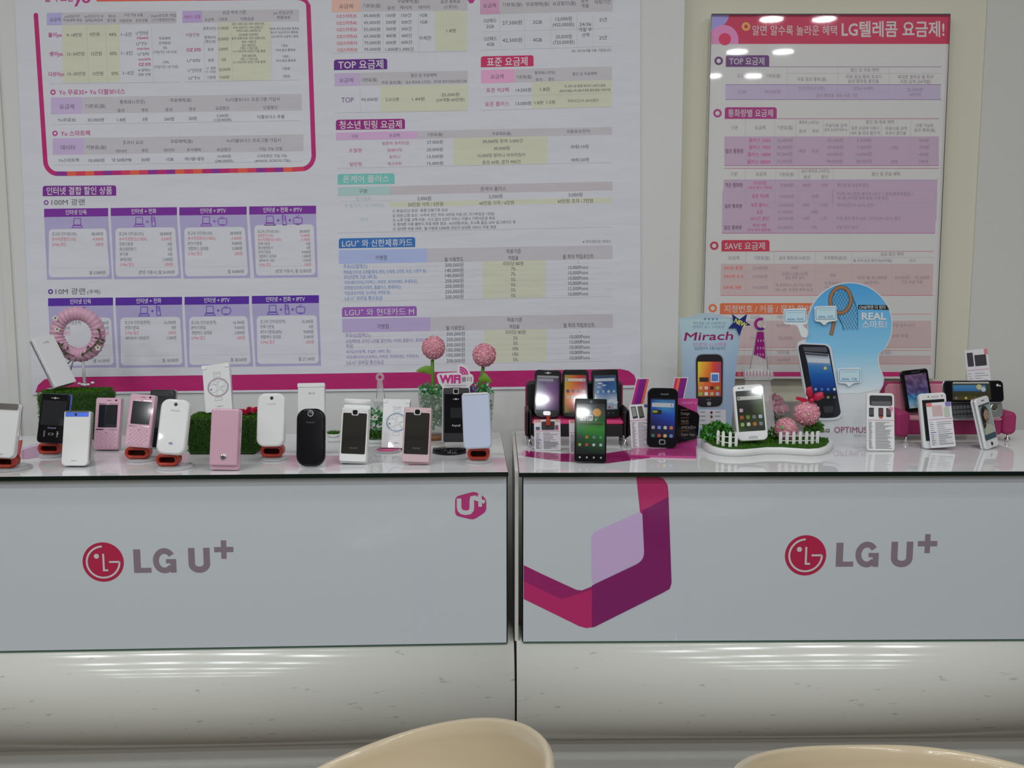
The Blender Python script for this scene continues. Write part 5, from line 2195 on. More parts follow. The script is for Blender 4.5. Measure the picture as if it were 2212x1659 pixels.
# ---- clear towers
def tower(label, ring, ro, ri, shaft, purple, gal, lower, Y, foot_y):
    base = P((lower[2][0] + lower[3][0]) / 2, lower[2][1], Y)
    T_ = Thing('tower_ornament', label, 'ornament', at(Vector((base.x, Y, CT))))
    th = 0.004
    fr = lambda dy: (lambda q_: P(q_[0], q_[1], Y) + Vector((0, dy, 0)))
    T_.part('shaft', MB().prism(shaft, fr(0), fr(th)), M['acrh'], world=True)
    T_.part('lower_shaft', MB().prism(lower, fr(0), fr(th)), M['acrh'], world=True)
    s_ = Y / F
    c_ = P(ring[0], ring[1], Y)
    pts = [c_ + Vector(((ro + ri) / 2 * s_ * cos(a), th / 2, (ro + ri) / 2 * s_ * sin(a))) for a in [2 * pi * k / 36 for k in range(37)]]
    tp = T_.part('ring_top', MB().tube(pts, (ro - ri) / 2 * s_, 8, cap=False), M['acrh'], world=True)
    x0, y0, x1, y1, nr = gal
    g_ = MB().prism([(x0 + 3, y1), (x1 - 3, y1), (x1, (y0 + y1) / 2), (x1 - 3, y0), (x0 + 3, y0), (x0, (y0 + y1) / 2)], fr(-0.003), fr(th + 0.004))
    gg = T_.part('gallery', g_, M['acrh'], 'ribbed clear gallery', world=True)
    mb = MB()
    for k in range(nr + 1):
        x = x0 + 4 + (x1 - x0 - 8) * k / nr
        mb.tube([P(x, y0 + 1, Y - 0.0035), P(x, y1 - 1, Y - 0.0035)], 0.9 * s_, 6)
    for yy in (y0, y1):
        mb.tube([P(x0 + 3, yy, Y - 0.003), P(x1 - 3, yy, Y - 0.003)], 0.8 * s_, 6)
    T_.part('gallery_rib', mb, M['whitem'], parent=gg, world=True)
    mb = MB()
    for a, b in ((shaft[0], shaft[3]), (shaft[1], shaft[2])):
        mb.tube([P(a[0], a[1], Y - 0.0006), P(b[0], b[1], Y - 0.0006)], 0.7 * s_, 6)
    T_.part('edge_line', mb, M['grey'], world=True)
    if purple:
        q = Ink(wallmap(Y - 0.0004, 0.0003))
        q.poly(purple, A(118, 22, 96))
        q2 = Ink(wallmap(Y + 0.002 - (ro - ri) / 2 * s_ - 0.0006, 0.0003))
        q2.ring(ring[0], ring[1], ro - 2, ri + 1, A(118, 28, 100), 1, 0.9, 5.2)
        q2.ring(ring[0], ring[1], ro - 2, ri + 1, A(70, 34, 100), 2, 0.9, 2.2)
        T_.part('ring_print', q2.mb, M['printgloss'], parent=tp, world=True)
        for k in range(3):
            for yy in (736, 752, 766):
                xx = 1636 + k * 6 - (yy - 736) * 0.05
                q.poly([(xx, yy - 2.5), (xx + 2, yy - 2.5), (xx + 3.4, yy + 2.5), (xx + 1.4, yy + 2.5)], (0.6, 0.5, 0.6), 2)
        q.text(1641, 780, 12, 8, 'U', (0.7, 0.68, 0.7), 2)
        T_.part('purple_print', q.mb, M['printgloss'], 'purple printing on the shaft', world=True)
    T_.part('foot', MB().box((-0.016, -0.008, 0.0004), (0.016, 0.016, 0.003)), M['acrh'])
    return T_


Yq = G(815, 950).y + 0.03
fy = 945
tower('small clear tower ornament in front of the magenta banner band', (820.5, 815), 9.5, 3.5, [(816, 823), (825, 823), (832, 862), (813, 862)], None, (805, 861, 829, 873, 5), [(808, 873), (828, 873), (832, fy), (798, fy)], Yq, fy)
Yq2 = G(1640, 950).y + 0.045
zf = proj(Vector((P(1640, 900, Yq2).x, Yq2, CT + 0.003)))[1]
tower('clear tower ornament with purple printing and ringed top beside the star', (1643, 700), 16, 7, [(1635, 716), (1650, 716), (1659, 798), (1620, 798)], [(1635, 717), (1649.5, 717), (1653.5, 776), (1641, 770), (1628, 766)], (1606, 799, 1671, 820, 8), [(1611, 820), (1664, 820), (1676, zf), (1600, zf)], Yq2, zf)

# ================================================================== mini sofas
def cushion(mb, x0, x1, y0, y1, z0, z1, r=0.006, col=None):
    """soft box: rounded in front view and at its edges"""
    mb.slab(x1 - x0, z1 - z0, y1 - y0, r, r, min(r * 0.6, (y1 - y0) * 0.3), (x0 + x1) / 2, z0, y0, col, 5)
    return mb


def legs(T_, spots, h):
    for x, y in spots:
        mb = MB().lathe([(0.0045, 0.0004), (0.0062, 0.003), (0.0058, 0.0065), (0.0022, 0.010), (0.0020, h)], (x, y, 0), 16)
        T_.part('leg', mb, M['chrome'], 'chrome ball foot')


Yf = G(1145, 966).y                     # front feet line
sS = Yf / F * 1.02
xl, xr = P(1135, 930, Yf).x, P(1361, 930, Yf).x
cxs = (xl + xr) / 2
WS = xr - xl
sofa = Thing('miniature_sofa', 'black miniature sofa with hot-pink seat holding three smartphones', 'phone sofa', at(Vector((cxs, Yf, CT))))
zl = P(1250, 944, Yf).z - CT           # underside
zs = P(1250, 913, Yf).z - CT           # seat front edge
zarm = P(1145, 886, Yf).z - CT
D = 0.080
hw = WS / 2
aw = 0.013
sofa.part('base', cushion(MB(), -hw + aw, hw - aw, 0.002, D, zl, zs - 0.004, 0.003), M['blackf'])
sofa.part('seat', cushion(MB(), -hw + aw, hw - aw, 0.0, D, zs - 0.0036, zs + 0.003, 0.003), M['magseat'], 'hot-pink seat')
for sg, nm in ((-1, 'armrest'), (1, 'armrest')):
    m_ = cushion(MB(), sg * (hw - aw / 2) - aw / 2, sg * (hw - aw / 2) + aw / 2, -0.002, D, zl - 0.002, zarm, 0.008)
    a_ = sofa.part(nm, m_, M['blackf'])
    sofa.part('side_trim', MB().box((sg * hw - 0.0008, 0.004, zl + 0.002), (sg * hw + 0.0022, D + 0.012, zarm - 0.006)), M['magenta'], 'magenta outer side', parent=a_)
zb_ = P(1250, 828, Yf + 0.05).z - CT
bk = cushion(MB(), -hw + 0.004, hw - 0.008, D + 0.0004, D + 0.016, zl, zb_, 0.010)
b_ = sofa.part('backrest', bk, M['blackf'])
sofa.part('back_trim', cushion(MB(), -hw + 0.001, hw - 0.004, D + 0.0165, D + 0.022, zl, zb_ + 0.003, 0.012), M['magenta'], 'magenta back shell', parent=b_)
legs(sofa, ((-hw + 0.008, 0.006), (hw - 0.008, 0.006), (-hw + 0.008, D), (hw - 0.008, D)), zl)
zst = CT + zs + 0.0034


def icons(q, u0, v0, du, dv, cols, sz=6, l=2):
    for r, row in enumerate(cols):
        for c, col in enumerate(row):
            if col:
                q.rrect(u0 + du * c - sz / 2, v0 + dv * r - sz / 2, u0 + du * c + sz / 2, v0 + dv * r + sz / 2, sz * 0.3, col, l, 3)


def grad(q, u0, v0, u1, v1, rows, l=1):
    """printed picture as a small grid of colours, smooth between the points"""
    nr, nc = len(rows), len(rows[0])
    v, cs = [], []
    for j in range(nr):
        for i in range(nc):
            v.append(q.f(u0 + (u1 - u0) * i / (nc - 1), v0 + (v1 - v0) * j / (nr - 1), l))
            cs.append(rows[j][i])
    q.mb.add(v, [(j * nc + i, (j + 1) * nc + i, (j + 1) * nc + i + 1, j * nc + i + 1) for j in range(nr - 1) for i in range(nc - 1)], cs)


def S_(*a):
    return tuple(lin(x) for x in a)


IC = [[S_(90, 150, 90), S_(200, 90, 60), S_(200, 170, 110), S_(150, 160, 190)], [S_(190, 190, 190), S_(90, 120, 190), S_(190, 190, 140), S_(200, 100, 70)]]


def smart(label, b, t, w_, tilt=15, yaw=0, Y=None, z=None, bodym=None, rt=10, rb=10, bev=4, thick=0.012, top=22, bot=30, side=9):
    p = Phone('smartphone', label, b, t, w_, tilt, yaw, Y, z, 'phone', GS, thick)
    p.body(bodym or M['black'], rt, rb, bev)
    p.scr = (side, top, 100 - side, p.H - bot)
    p.plate('display', M['dark'], side - 1, top - 1, 101 - side, p.H - bot + 1, 1.5, 0.0003)
    return p


# phone with the purple wallpaper
p = smart('black smartphone with purple wallpaper on the black sofa, next to its armrest', (1181, 903), (1184, 799), 58, 15, 0, None, zst, rt=16, rb=26)
q = p.ink(0.0005)
u0, v0, u1, v1 = p.scr
grad(q, u0, v0, u1, v1, [[S_(90, 90, 110), S_(110, 110, 120), S_(70, 60, 90)], [S_(150, 150, 170), S_(120, 90, 140), S_(100, 50, 120)], [S_(170, 170, 180), S_(140, 100, 150), S_(110, 50, 120)], [S_(120, 110, 130), S_(110, 80, 130), S_(60, 30, 80)]])
q.rect(u0 + 1, v0 + 1, u1 - 1, v0 + 8, S_(150, 150, 155), 2)
q.rrect(u0 + 3, v0 + 12, u1 - 20, v0 + 22, 2, S_(150, 150, 165), 2)
q.poly([(42, 12), (50, 8), (58, 12), (50, 16)], S_(210, 210, 210)); q.hl(38, 12, 62, 12, S_(200, 200, 200), 2)
p.put('screen_image', q)
p.plate('trackpad', M['silver'], 36, p.H - 26, 64, p.H - 10, 6, 0.001)
# phone with the orange wallpaper
p = smart('black smartphone with orange rainbow wallpaper, middle one on the black sofa', (1243, 902), (1243, 798), 57, 15, 0, None, zst, rt=14, rb=18, bot=18)
p.band('chrome_rim', M['chrome'], 0.6, 0.004, 0.003, 14, 18)
q = p.ink(0.0005)
u0, v0, u1, v1 = p.scr
OR_ = [[S_(130, 150, 60), S_(200, 110, 40), S_(190, 60, 30), S_(130, 60, 60)], [S_(190, 170, 60), S_(215, 120, 40), S_(190, 70, 40), S_(140, 70, 110)], [S_(215, 150, 50), S_(215, 100, 40), S_(190, 60, 60), S_(150, 60, 110)], [S_(205, 130, 40), S_(200, 80, 40), S_(180, 60, 40), S_(150, 60, 60)], [S_(120, 140, 60), S_(60, 40, 30), S_(50, 40, 40), S_(50, 40, 40)]]
grad(q, u0, v0, u1, v1, OR_)
q.rrect(u0 + 3, v0 + 13, u1 - 3, v0 + 24, 2, S_(205, 195, 190), 2)
q.disc(u0 + 9, v0 + 18.5, 3, S_(80, 90, 110), 3); q.disc(u1 - 9, v0 + 18.5, 2.5, S_(80, 90, 110), 3)
icons(q, u0 + 12, v0 + 62, 20, 22, [[S_(80, 70, 110), S_(130, 70, 80), S_(90, 80, 90), S_(190, 160, 150)], [S_(190, 170, 140), S_(190, 190, 180), S_(90, 60, 50), None]], 12)
p.put('screen_image', q)
# phone with the blue sky wallpaper
p = smart('black smartphone with blue cloudy-sky wallpaper on the black sofa', (1311, 902), (1306, 798), 58, 15, 0, None, zst, rt=8, rb=8)
q = p.ink(0.0005)
u0, v0, u1, v1 = p.scr
grad(q, u0, v0, u1, v1, [[S_(40, 70, 120), S_(30, 60, 110), S_(60, 90, 130)], [S_(120, 140, 160), S_(40, 80, 140), S_(60, 100, 150)], [S_(40, 90, 150), S_(50, 100, 160), S_(60, 110, 160)], [S_(120, 150, 170), S_(150, 170, 190), S_(190, 200, 210)], [S_(100, 130, 160), S_(130, 150, 170), S_(120, 140, 160)]])
for x, y, a, b_ in ((30, 52, 10, 3), (45, 60, 9, 2.5), (26, 66, 8, 2), (70, 118, 12, 5), (84, 126, 10, 5), (60, 124, 9, 3)):
    q.disc(x, y, a, S_(190, 200, 210), 1.5, sy=b_ / a)
q.rect(u0, v0, u1, v0 + 7, S_(60, 70, 90), 2); q.rrect(u0 + 3, v0 + 12, u1 - 6, v0 + 23, 2, S_(180, 190, 200), 2)
icons(q, u0 + 12, v0 + 62, 20, 60, [[S_(120, 190, 210), S_(140, 170, 190), S_(190, 200, 170), S_(170, 180, 200)], [None, None, S_(170, 70, 60), S_(180, 180, 190)]], 9)
p.put('screen_image', q)
icons(q := p.ink(0.0005), 26, p.H - 17, 16, 1, [[S_(90, 90, 95)] * 4], 4)
p.put('touch_key', q, 'print')


# ---- price cards
def pcard(label, b, t, w_, tilt=12, Y=None, yaw=0, pics=(), z=None, white=None, th=0.0012):
    p = Phone('price_card', label, b, t, w_, tilt, yaw, Y, z, 'card', 'small phone price cards', th)
    p.body(white or mat('white_card', (0.76, 0.75, 0.78), 0.4) if 'white_card' not in bpy.data.materials else bpy.data.materials['white_card'], 4, 4, 0.4, 'card')
    q = p.ink(0.0002)
    H = p.H
    k = H / 118.0
    for (x0, y0, x1, y1, c) in pics:
        q.rrect(x0, y0 * k, x1, y1 * k, 3, c, 2)
    q.hl(3, 44 * k, 97, 44 * k, S_(215, 150, 180), 2)
    y = 52
    while y < 110:
        g_ = random.choice((95, 115, 130))
        if 76 < y < 80:
            q.hl(5, y * k, 28, y * k, S_(90, 120, 180), 3)
        else:
            q.hl(6, y * k, 6 + random.uniform(10, 17), y * k, S_(g_, g_, g_ + 8), 1.6)
        q.hl(34, y * k, 34 + random.uniform(26, 60), y * k, S_(g_, g_, g_ + 6), 1.5)
        if y > 82:
            q.hl(6, y * k + 2.2, 30, y * k + 2.2, S_(150, 150, 158), 1)
            q.hl(36, y * k + 2.4, 92, y * k + 2.4, S_(150, 150, 158), 1.1)
        y += 5.2
    p.put('printing', q, 'print')
    return p


Yc = G(1183, 974).y
pc = pcard('small price card pinned by a red clip on the front of the black sofa', (1183, 973), (1182, 906), 57, 10, None,
           0, ((28, 8, 78, 40, S_(60, 55, 60)), (6, 28, 22, 40, S_(70, 100, 120)), (80, 22, 92, 40, S_(150, 80, 100)), (2, 0, 26, 10, S_(220, 150, 140)), (80, 0, 98, 10, S_(220, 170, 160))))
mb = MB()
ca = P(1184, 911, pc.b.y + 0.004)
mb.slab(0.0085, 0.012, 0.004, 0.002, 0.002, 0.0008, ca.x, ca.z - 0.006, ca.y - 0.009)
mb.slab(0.0065, 0.010, 0.004, 0.002, 0.002, 0.0008, ca.x, ca.z + 0.003, ca.y - 0.004)
tag(mb.build('red_clip', M['red']), 'red clip gripping the small price card on the black sofa', 'clip')
pcard('small price card mostly hidden behind the smartphone showing a clock', (1257, 979), (1256, 907), 54, 10, None,
      0, ((30, 8, 70, 38, S_(70, 90, 80)), (4, 0, 24, 10, S_(220, 150, 140))))

# ---- black phone with the clock widget
p = smart('black smartphone showing a 12 09 clock and green leaf wallpaper', (1275, 998), (1277, 861), 69, 14, 0, None, rt=4, rb=6, bev=2, top=18, bot=26, side=6)
q = p.ink(0.0005)
u0, v0, u1, v1 = p.scr
grad(q, u0, v0, u1, v1, [[S_(40, 40, 48), S_(50, 52, 62), S_(48, 48, 58)], [S_(55, 60, 66), S_(60, 70, 66), S_(80, 80, 70)], [S_(40, 70, 40), S_(40, 90, 40), S_(40, 100, 40)], [S_(60, 130, 70), S_(60, 140, 50), S_(60, 140, 60)], [S_(40, 80, 44), S_(40, 100, 50), S_(44, 110, 60)], [S_(44, 54, 50), S_(40, 70, 50), S_(50, 80, 56)], [S_(30, 36, 36), S_(30, 40, 36), S_(40, 48, 44)]])
for x in (15, 37):
    q.rrect(x, 51, x + 19, 71, 2, S_(190, 192, 190), 2)
q.text(24.5, 61, 16, 13, '12', S_(40, 44, 44), 3, 0.02); q.text(46.5, 61, 16, 13, '09', S_(40, 44, 44), 3, 0.02)
q.disc(69, 44, 10, S_(215, 150, 70), 2); q.ring(69, 44, 13, 10, S_(190, 150, 90), 2)
q.text(68, 66, 13, 9, '6°', S_(210, 215, 205), 3)
q.rect(14, 78, 88, 83, S_(50, 64, 46), 2); q.rect(14, 76, 88, 78, S_(80, 120, 60), 2)
icons(q, 16, 122, 22, 24, [[S_(90, 60, 110), S_(190, 120, 60), S_(110, 130, 140), S_(90, 150, 90)], [S_(150, 170, 90), S_(190, 80, 60), S_(180, 190, 190), S_(170, 180, 190)]], 9)
p.put('screen_image', q)
q = p.ink(0.0005); q.ring(50, 10, 4, 2, S_(150, 150, 155)); p.put('round_mark', q, 'print')
q = p.ink(0.0005)
icons(q, 17, p.H - 14, 22, 1, [[S_(190, 150, 150), S_(150, 150, 150), S_(150, 150, 150), S_(150, 150, 150)]], 6)
p.put('touch_key', q, 'print')
easel('clear acrylic stand behind the smartphone showing a clock', p)

# ---- magenta stand with V strips
p = Phone('price_card', 'price card with two phone pictures between the black sofa and the magenta stand', (1385, 967), (1380, 874), 42, 10, 0, G(1385, 972).y, None, 'card', 'small phone price cards', 0.0012)
p.body(bpy.data.materials['white_card'], 2, 2, 0.4, 'card')
q = p.ink(0.0002)
for x, c in ((8, S_(140, 150, 140)), (42, S_(90, 95, 80))):
    q.poly([(x, 10), (x + 24, 8), (x + 34, 68), (x + 8, 72)], S_(50, 52, 50)); q.poly([(x + 3, 14), (x + 21, 12), (x + 29, 58), (x + 9, 61)], c, 2)
q.disc(84, 8, 9, S_(90, 80, 150))
q.hl(0, 82, 100, 78, S_(215, 150, 190), 4)
for k in range(22):
    y = 92 + k * 6.2
    if y < p.H - 4:
        q.hl(8, y, 8 + random.uniform(12, 22), y, S_(100, 100, 110), 2); q.hl(40, y, 40 + random.uniform(25, 55), y, S_(110, 110, 118), 2)
p.put('printing', q, 'print')

Yg = G(1430, 969).y
base = G(1435, 984)
ST = Thing('phone_stand', 'magenta stand with striped strips and black list card behind a blue-screened phone', 'display stand', at(Vector((base.x, base.y, CT))))
mgm = mat('magenta_acrylic', A(150, 52, 108), 0.2, coat=0.4)
a_, b_ = G(1362, 982, CT + 0.004), G(1504, 986, CT + 0.004)
c_, d_ = G(1503, 962, CT + 0.004), G(1375, 962, CT + 0.004)
ring_ = [a_, b_, c_, d_]
ST.part('base_plate', MB().rings([[Vector((q_.x, q_.y, CT + 0.0004)) for q_ in ring_], ring_], smooth=False), mgm, world=True)
Yk = c_.y + 0.012


def flat(name, pts, Y, m, th=0.0015, col=None, label=None):
    return ST.part(name, MB().prism(pts, lambda q_: P(q_[0], q_[1], Y), lambda q_: P(q_[0], q_[1], Y) + Vector((0, th, 0)), col), m, label, world=True)


zz = proj(Vector((P(1485, 960, Yk).x, Yk, CT + 0.0006)))[1]
flat('back_card', [(1440, 861), (1508, 861), (1506, 880), (1506, zz), (1440, zz)], Yk, mgm)
q = Ink(wallmap(Yk - 0.0003, 0.0002)); q.text(1488, 870, 8, 34, 'GALAXY U', A(205, 120, 175)); ST.part('card_lettering', q.mb, M['print'], world=True)
flat('list_card', [(1455, 869), (1468, 875), (1507, 892), (1511, 898), (1508, 940), (1502, 948), (1466, 957), (1455, 957)], Yk - 0.0065, M['black'], label='black list card with slanted corners')
q = Ink(wallmap(Yk - 0.0069, 0.0002))
for y, t_ in ((893, 'Design'), (910, 'Wi-Fi'), (923, 'AMOLED+'), (938, 'Super App.')):
    q.text(1471, y, 8.5, 0, t_, S_(150, 140, 135), al='l')
    q.hl(1470, y - 7, 1488, y - 8, S_(90, 50, 30), 2.5)
ST.part('list_lettering', q.mb, M['print'], world=True)
for i, (A0, B0, C0, D0, fl) in enumerate((((1375, 817), (1405, 816), (1391, 874), (1361, 876), 0), ((1457, 815), (1487, 815), (1477, 862), (1448, 862), 1))):
    Ys_ = Yk + 0.006 + 0.003 * i
    flat('strip', [A0, B0, C0, D0], Ys_, M['print'], 0.0015, (0.74, 0.72, 0.76), 'striped purple strip')
    q = Ink(wallmap(Ys_ - 0.0003, 0.0002))

    def L_(u, v):
        t0 = (A0[0] + (B0[0] - A0[0]) * u, A0[1] + (B0[1] - A0[1]) * u)
        t1 = (D0[0] + (C0[0] - D0[0]) * u, D0[1] + (C0[1] - D0[1]) * u)
        return (t0[0] + (t1[0] - t0[0]) * v, t0[1] + (t1[1] - t0[1]) * v)
    cols = ((0.08, 0.26, A(150, 30, 104)), (0.26, 0.76, A(98, 22, 104)), (0.76, 0.93, A(186, 82, 58))) if fl == 0 else ((0.07, 0.26, A(162, 40, 84)), (0.26, 0.44, A(186, 86, 50)), (0.44, 0.93, A(98, 22, 100)))
    for ua, ub, cc in cols:
        q.poly([L_(ua, 0.04), L_(ub, 0.04), L_(ub, 0.96), L_(ua, 0.96)], cc)
    sp = [o for o in ST.o.children if o.name.startswith('strip')][-1]
    ST.part('stripes', q.mb, M['print'], parent=sp, world=True)
    e1, e2 = P((C0[0] + D0[0]) / 2, C0[1], Ys_ + 0.002), None
    ST.part('strip_leg', MB().tube([e1, Vector((e1.x, e1.y, CT + 0.0006))], 0.0012, 6), M['acr'], world=True)

p = smart('black smartphone with blue wallpaper and silver square key on the magenta stand', (1430, 967), (1433, 838), 65, 9, 0, None, CT + 0.0044, rt=20, rb=18, bev=3, top=36, bot=34, side=10)
q = p.ink(0.0005)
u0, v0, u1, v1 = p.scr
grad(q, u0, v0, u1, v1, [[S_(40, 70, 150), S_(70, 120, 170), S_(80, 120, 160)], [S_(50, 90, 170), S_(70, 150, 190), S_(60, 120, 180)], [S_(40, 60, 130), S_(40, 80, 170), S_(40, 90, 190)], [S_(40, 40, 90), S_(40, 50, 130), S_(40, 60, 160)], [S_(36, 36, 60), S_(36, 40, 80), S_(38, 44, 100)], [S_(36, 36, 44), S_(36, 36, 50), S_(36, 38, 60)]])
q.rect(u0, v0, u1, v0 + 3, S_(30, 40, 70), 2)
q.rrect(u0 + 3, v0 + 14, u1 - 4, v0 + 28, 2, S_(190, 195, 205), 2); q.hl(u1 - 12, v0 + 17, u1 - 12, v0 + 24, S_(70, 80, 90), 2, 3)
q.rrect(u0 + 5, v0 + 38, u0 + 36, v0 + 52, 2, S_(40, 44, 50), 2); q.rrect(u0 + 6, v0 + 40, u0 + 22, v0 + 47, 2, S_(165, 170, 50), 3)
icons(q, u0 + 9, v0 + 96, 20, 27, [[S_(170, 150, 160), S_(120, 150, 210), S_(200, 200, 170), S_(205, 120, 80)], [S_(70, 120, 90), S_(190, 90, 80), S_(210, 180, 120), S_(110, 140, 200)]], 11)
p.put('screen_image', q)
p.plate('home_key', M['silver'], 39, p.H - 27, 61, p.H - 10, 5, 0.0008)
p.plate('key_centre', M['black'], 43, p.H - 24, 57, p.H - 13, 3, 0.0012)
q = p.ink(0.0005); q.text(54, 20, 9, 26, 'Anycall', S_(150, 150, 150)); p.put('maker_mark', q, 'print')

def AS(r, g, b):
    return A(r, g, b, (182, 186, 192))


# ================================================================== pale blue star-topped cut-out display
Ym = G(1520, 946).y


def z1440(x, y):
    return (1440 + x * 0.2532, 600 + y * 0.2532)


def cardstand(name, label, cat, outline, Y, col, th=0.003):
    c = P(sum(a[0] for a in outline) / len(outline), 900, Y)
    T_ = Thing(name, label, cat, at(Vector((c.x, Y, CT))))
    T_.part('board', MB().prism(outline, lambda q_: P(q_[0], q_[1], Y), lambda q_: P(q_[0], q_[1], Y) + Vector((0, th, 0)), col), M['printgloss'], world=True)
    return T_


ol = [z1440(*a) for a in ((100, 345), (150, 340), (210, 328), (270, 308), (330, 300), (400, 303), (470, 318), (560, 345), (650, 352), (620, 560), (590, 790), (570, 920), (548, 1240), (545, 1360), (190, 1360), (180, 1250), (160, 1050), (140, 850), (120, 600))]
MI = cardstand('display_standee', 'pale blue cut-out board with magenta title and a big phone picture', 'standee', ol, Ym, AS(148, 168, 178))
q = Ink(wallmap(Ym - 0.0003, 0.0002), 1440, 600, 0.2532)
# board art: pale aqua top melting into grey blue
rows = [[AS(150, 176, 180), AS(152, 180, 184), AS(150, 174, 180)], [AS(144, 168, 182), AS(146, 172, 188), AS(136, 160, 180)], [AS(130, 150, 172), AS(132, 154, 178), AS(122, 144, 168)], [AS(134, 148, 164), AS(134, 148, 166), AS(120, 136, 154)]]
xs4 = [(108, 642, 352), (128, 616, 560), (142, 584, 860), (186, 545, 1355)]
v_, cs_ = [], []
for (xl_, xr_, yy), rw in zip(xs4, rows):
    for i in range(3):
        v_.append(q.f(xl_ + (xr_ - xl_) * i / 2, yy, 1)); cs_.append(rw[i])
q.mb.add(v_, [(j * 3 + i, (j + 1) * 3 + i, (j + 1) * 3 + i + 1, j * 3 + i + 1) for j in range(3) for i in range(2)], cs_)
for k in range(4):
    q.disc(328 + 34 * k, 352, 10, AS(96, 122, 150), 2)
q.text(365, 388, 30, 275, '여섯 빛깔 나의 스마트라이프', AS(96, 122, 158))
q.text(360, 420, 30, 272, '팬택의 SKY 스마트폰', AS(110, 130, 156))
q.text(362, 495, 98, 412, 'Mirach', AS(128, 22, 78), 3, 0, fat=0.014, shear=0.2, rot=-0.02)
q.text(365, 570, 36, 285, '안드로이드 2.2 스마트폰', AS(168, 90, 130))
q.text(368, 603, 32, 260, '꼼꼼함까지 아름다움까지', AS(84, 96, 110))
MI.part('printing', q.mb, M['print'], 'title and small lettering', world=True)
q = Ink(wallmap(Ym - 0.0007, 0.0002), 1440, 600, 0.2532)
q.poly(soft([(242, 648), (488, 646), (484, 1108), (246, 1116)], 70), AS(120, 128, 138), 1)
q.poly(soft([(250, 656), (480, 654), (476, 1098), (254, 1106)], 62), AS(26, 24, 28), 2)
grad(q, 266, 716, 466, 1012, [[AS(196, 182, 50), AS(206, 140, 46), AS(190, 60, 40), AS(150, 56, 70)], [AS(206, 176, 48), AS(206, 120, 46), AS(184, 58, 40), AS(140, 56, 100)], [AS(200, 150, 50), AS(196, 100, 44), AS(176, 60, 44), AS(150, 60, 70)], [AS(180, 100, 46), AS(180, 80, 40), AS(176, 66, 40), AS(160, 64, 44)], [AS(150, 110, 50), AS(150, 84, 44), AS(150, 70, 40), AS(130, 60, 40)]], 3)
q.rect(266, 1012, 466, 1040, AS(34, 30, 32), 3, sl=0)
q.rect(280, 850, 358, 888, AS(44, 40, 40), 4); q.rect(376, 810, 448, 892, AS(178, 190, 200), 4); q.rect(384, 824, 440, 882, AS(64, 110, 170), 5)
icons(q, 290, 940, 48, 50, [[AS(180, 160, 120), AS(190, 170, 160), AS(60, 40, 36), AS(130, 150, 70)], [AS(130, 160, 80), AS(190, 190, 190), AS(170, 150, 110), AS(150, 140, 170)]], 30, 5)
q.disc(362, 1074, 18, AS(120, 124, 128), 4); q.text(360, 1040, 18, 40, 'SKY', AS(110, 110, 110), 5)
q.rect(272, 1126, 505, 1282, AS(168, 172, 176), 2)
for k in range(4):
    for j in range(2):
        q.hl(285 + j * 130, 1145 + k * 36, 330 + j * 130, 1145 + k * 36, AS(110, 112, 118), 7, 3)
        q.disc(382, 1150 + k * 36, 12, (AS(140, 60, 80), AS(120, 80, 70), AS(110, 110, 120), AS(90, 110, 90))[k], 3)
MI.part('phone_picture', q.mb, M['print'], 'printed picture of a phone with orange screen', world=True)
mb = MB().box((P(1486, 940, Ym).x, Ym + 0.0032, CT + 0.0004), (P(1580, 940, Ym).x, Ym + 0.028, CT + 0.012))
MI.part('foot', mb, M['black'], 'black foot', world=True)
sc = (1598, 699)
stp = []
for k in range(10):
    a = radians(-90 + 36 * k + 3)
    r = 25.5 if k % 2 == 0 else 11.5
    stp.append((sc[0] + r * cos(a - 0.02) * 0.98, sc[1] + 1 + r * sin(a)))
stp = [(1581, 678), (1597.5, 690), (1614, 678), (1610.5, 694), (1622.5, 702.5), (1605, 704.5), (1597.5, 725.5), (1590, 708), (1573.5, 709), (1585, 696)]
st_o = MI.part('star', MB().prism(stp, lambda q_: P(q_[0], q_[1], Ym - 0.0045), lambda q_: P(q_[0], q_[1], Ym - 0.0045) + Vector((0, 0.002, 0)), AS(26, 42, 100)), M['printgloss'], 'dark blue star', world=True)
q = Ink(wallmap(Ym - 0.0048, 0.0002)); q.text(1600, 697.5, 13.5, 27, 'NEW', AS(204, 196, 90), bold=0.03, rot=0.42); MI.part('star_lettering', q.mb, M['print'], 'yellow lettering', parent=st_o, world=True)
MI.part('star_peg', MB().box((P(1590, 699, Ym).x, Ym - 0.0025, P(1590, 703, Ym).z), (P(1596, 699, Ym).x, Ym - 0.00005, P(1590, 696, Ym).z)), M['acr'], world=True)

# ================================================================== blue round cut-out display
Yo = G(1830, 954).y


def z1660(x, y):
    return (1660 + x * 0.21705, 600 + y * 0.21705)


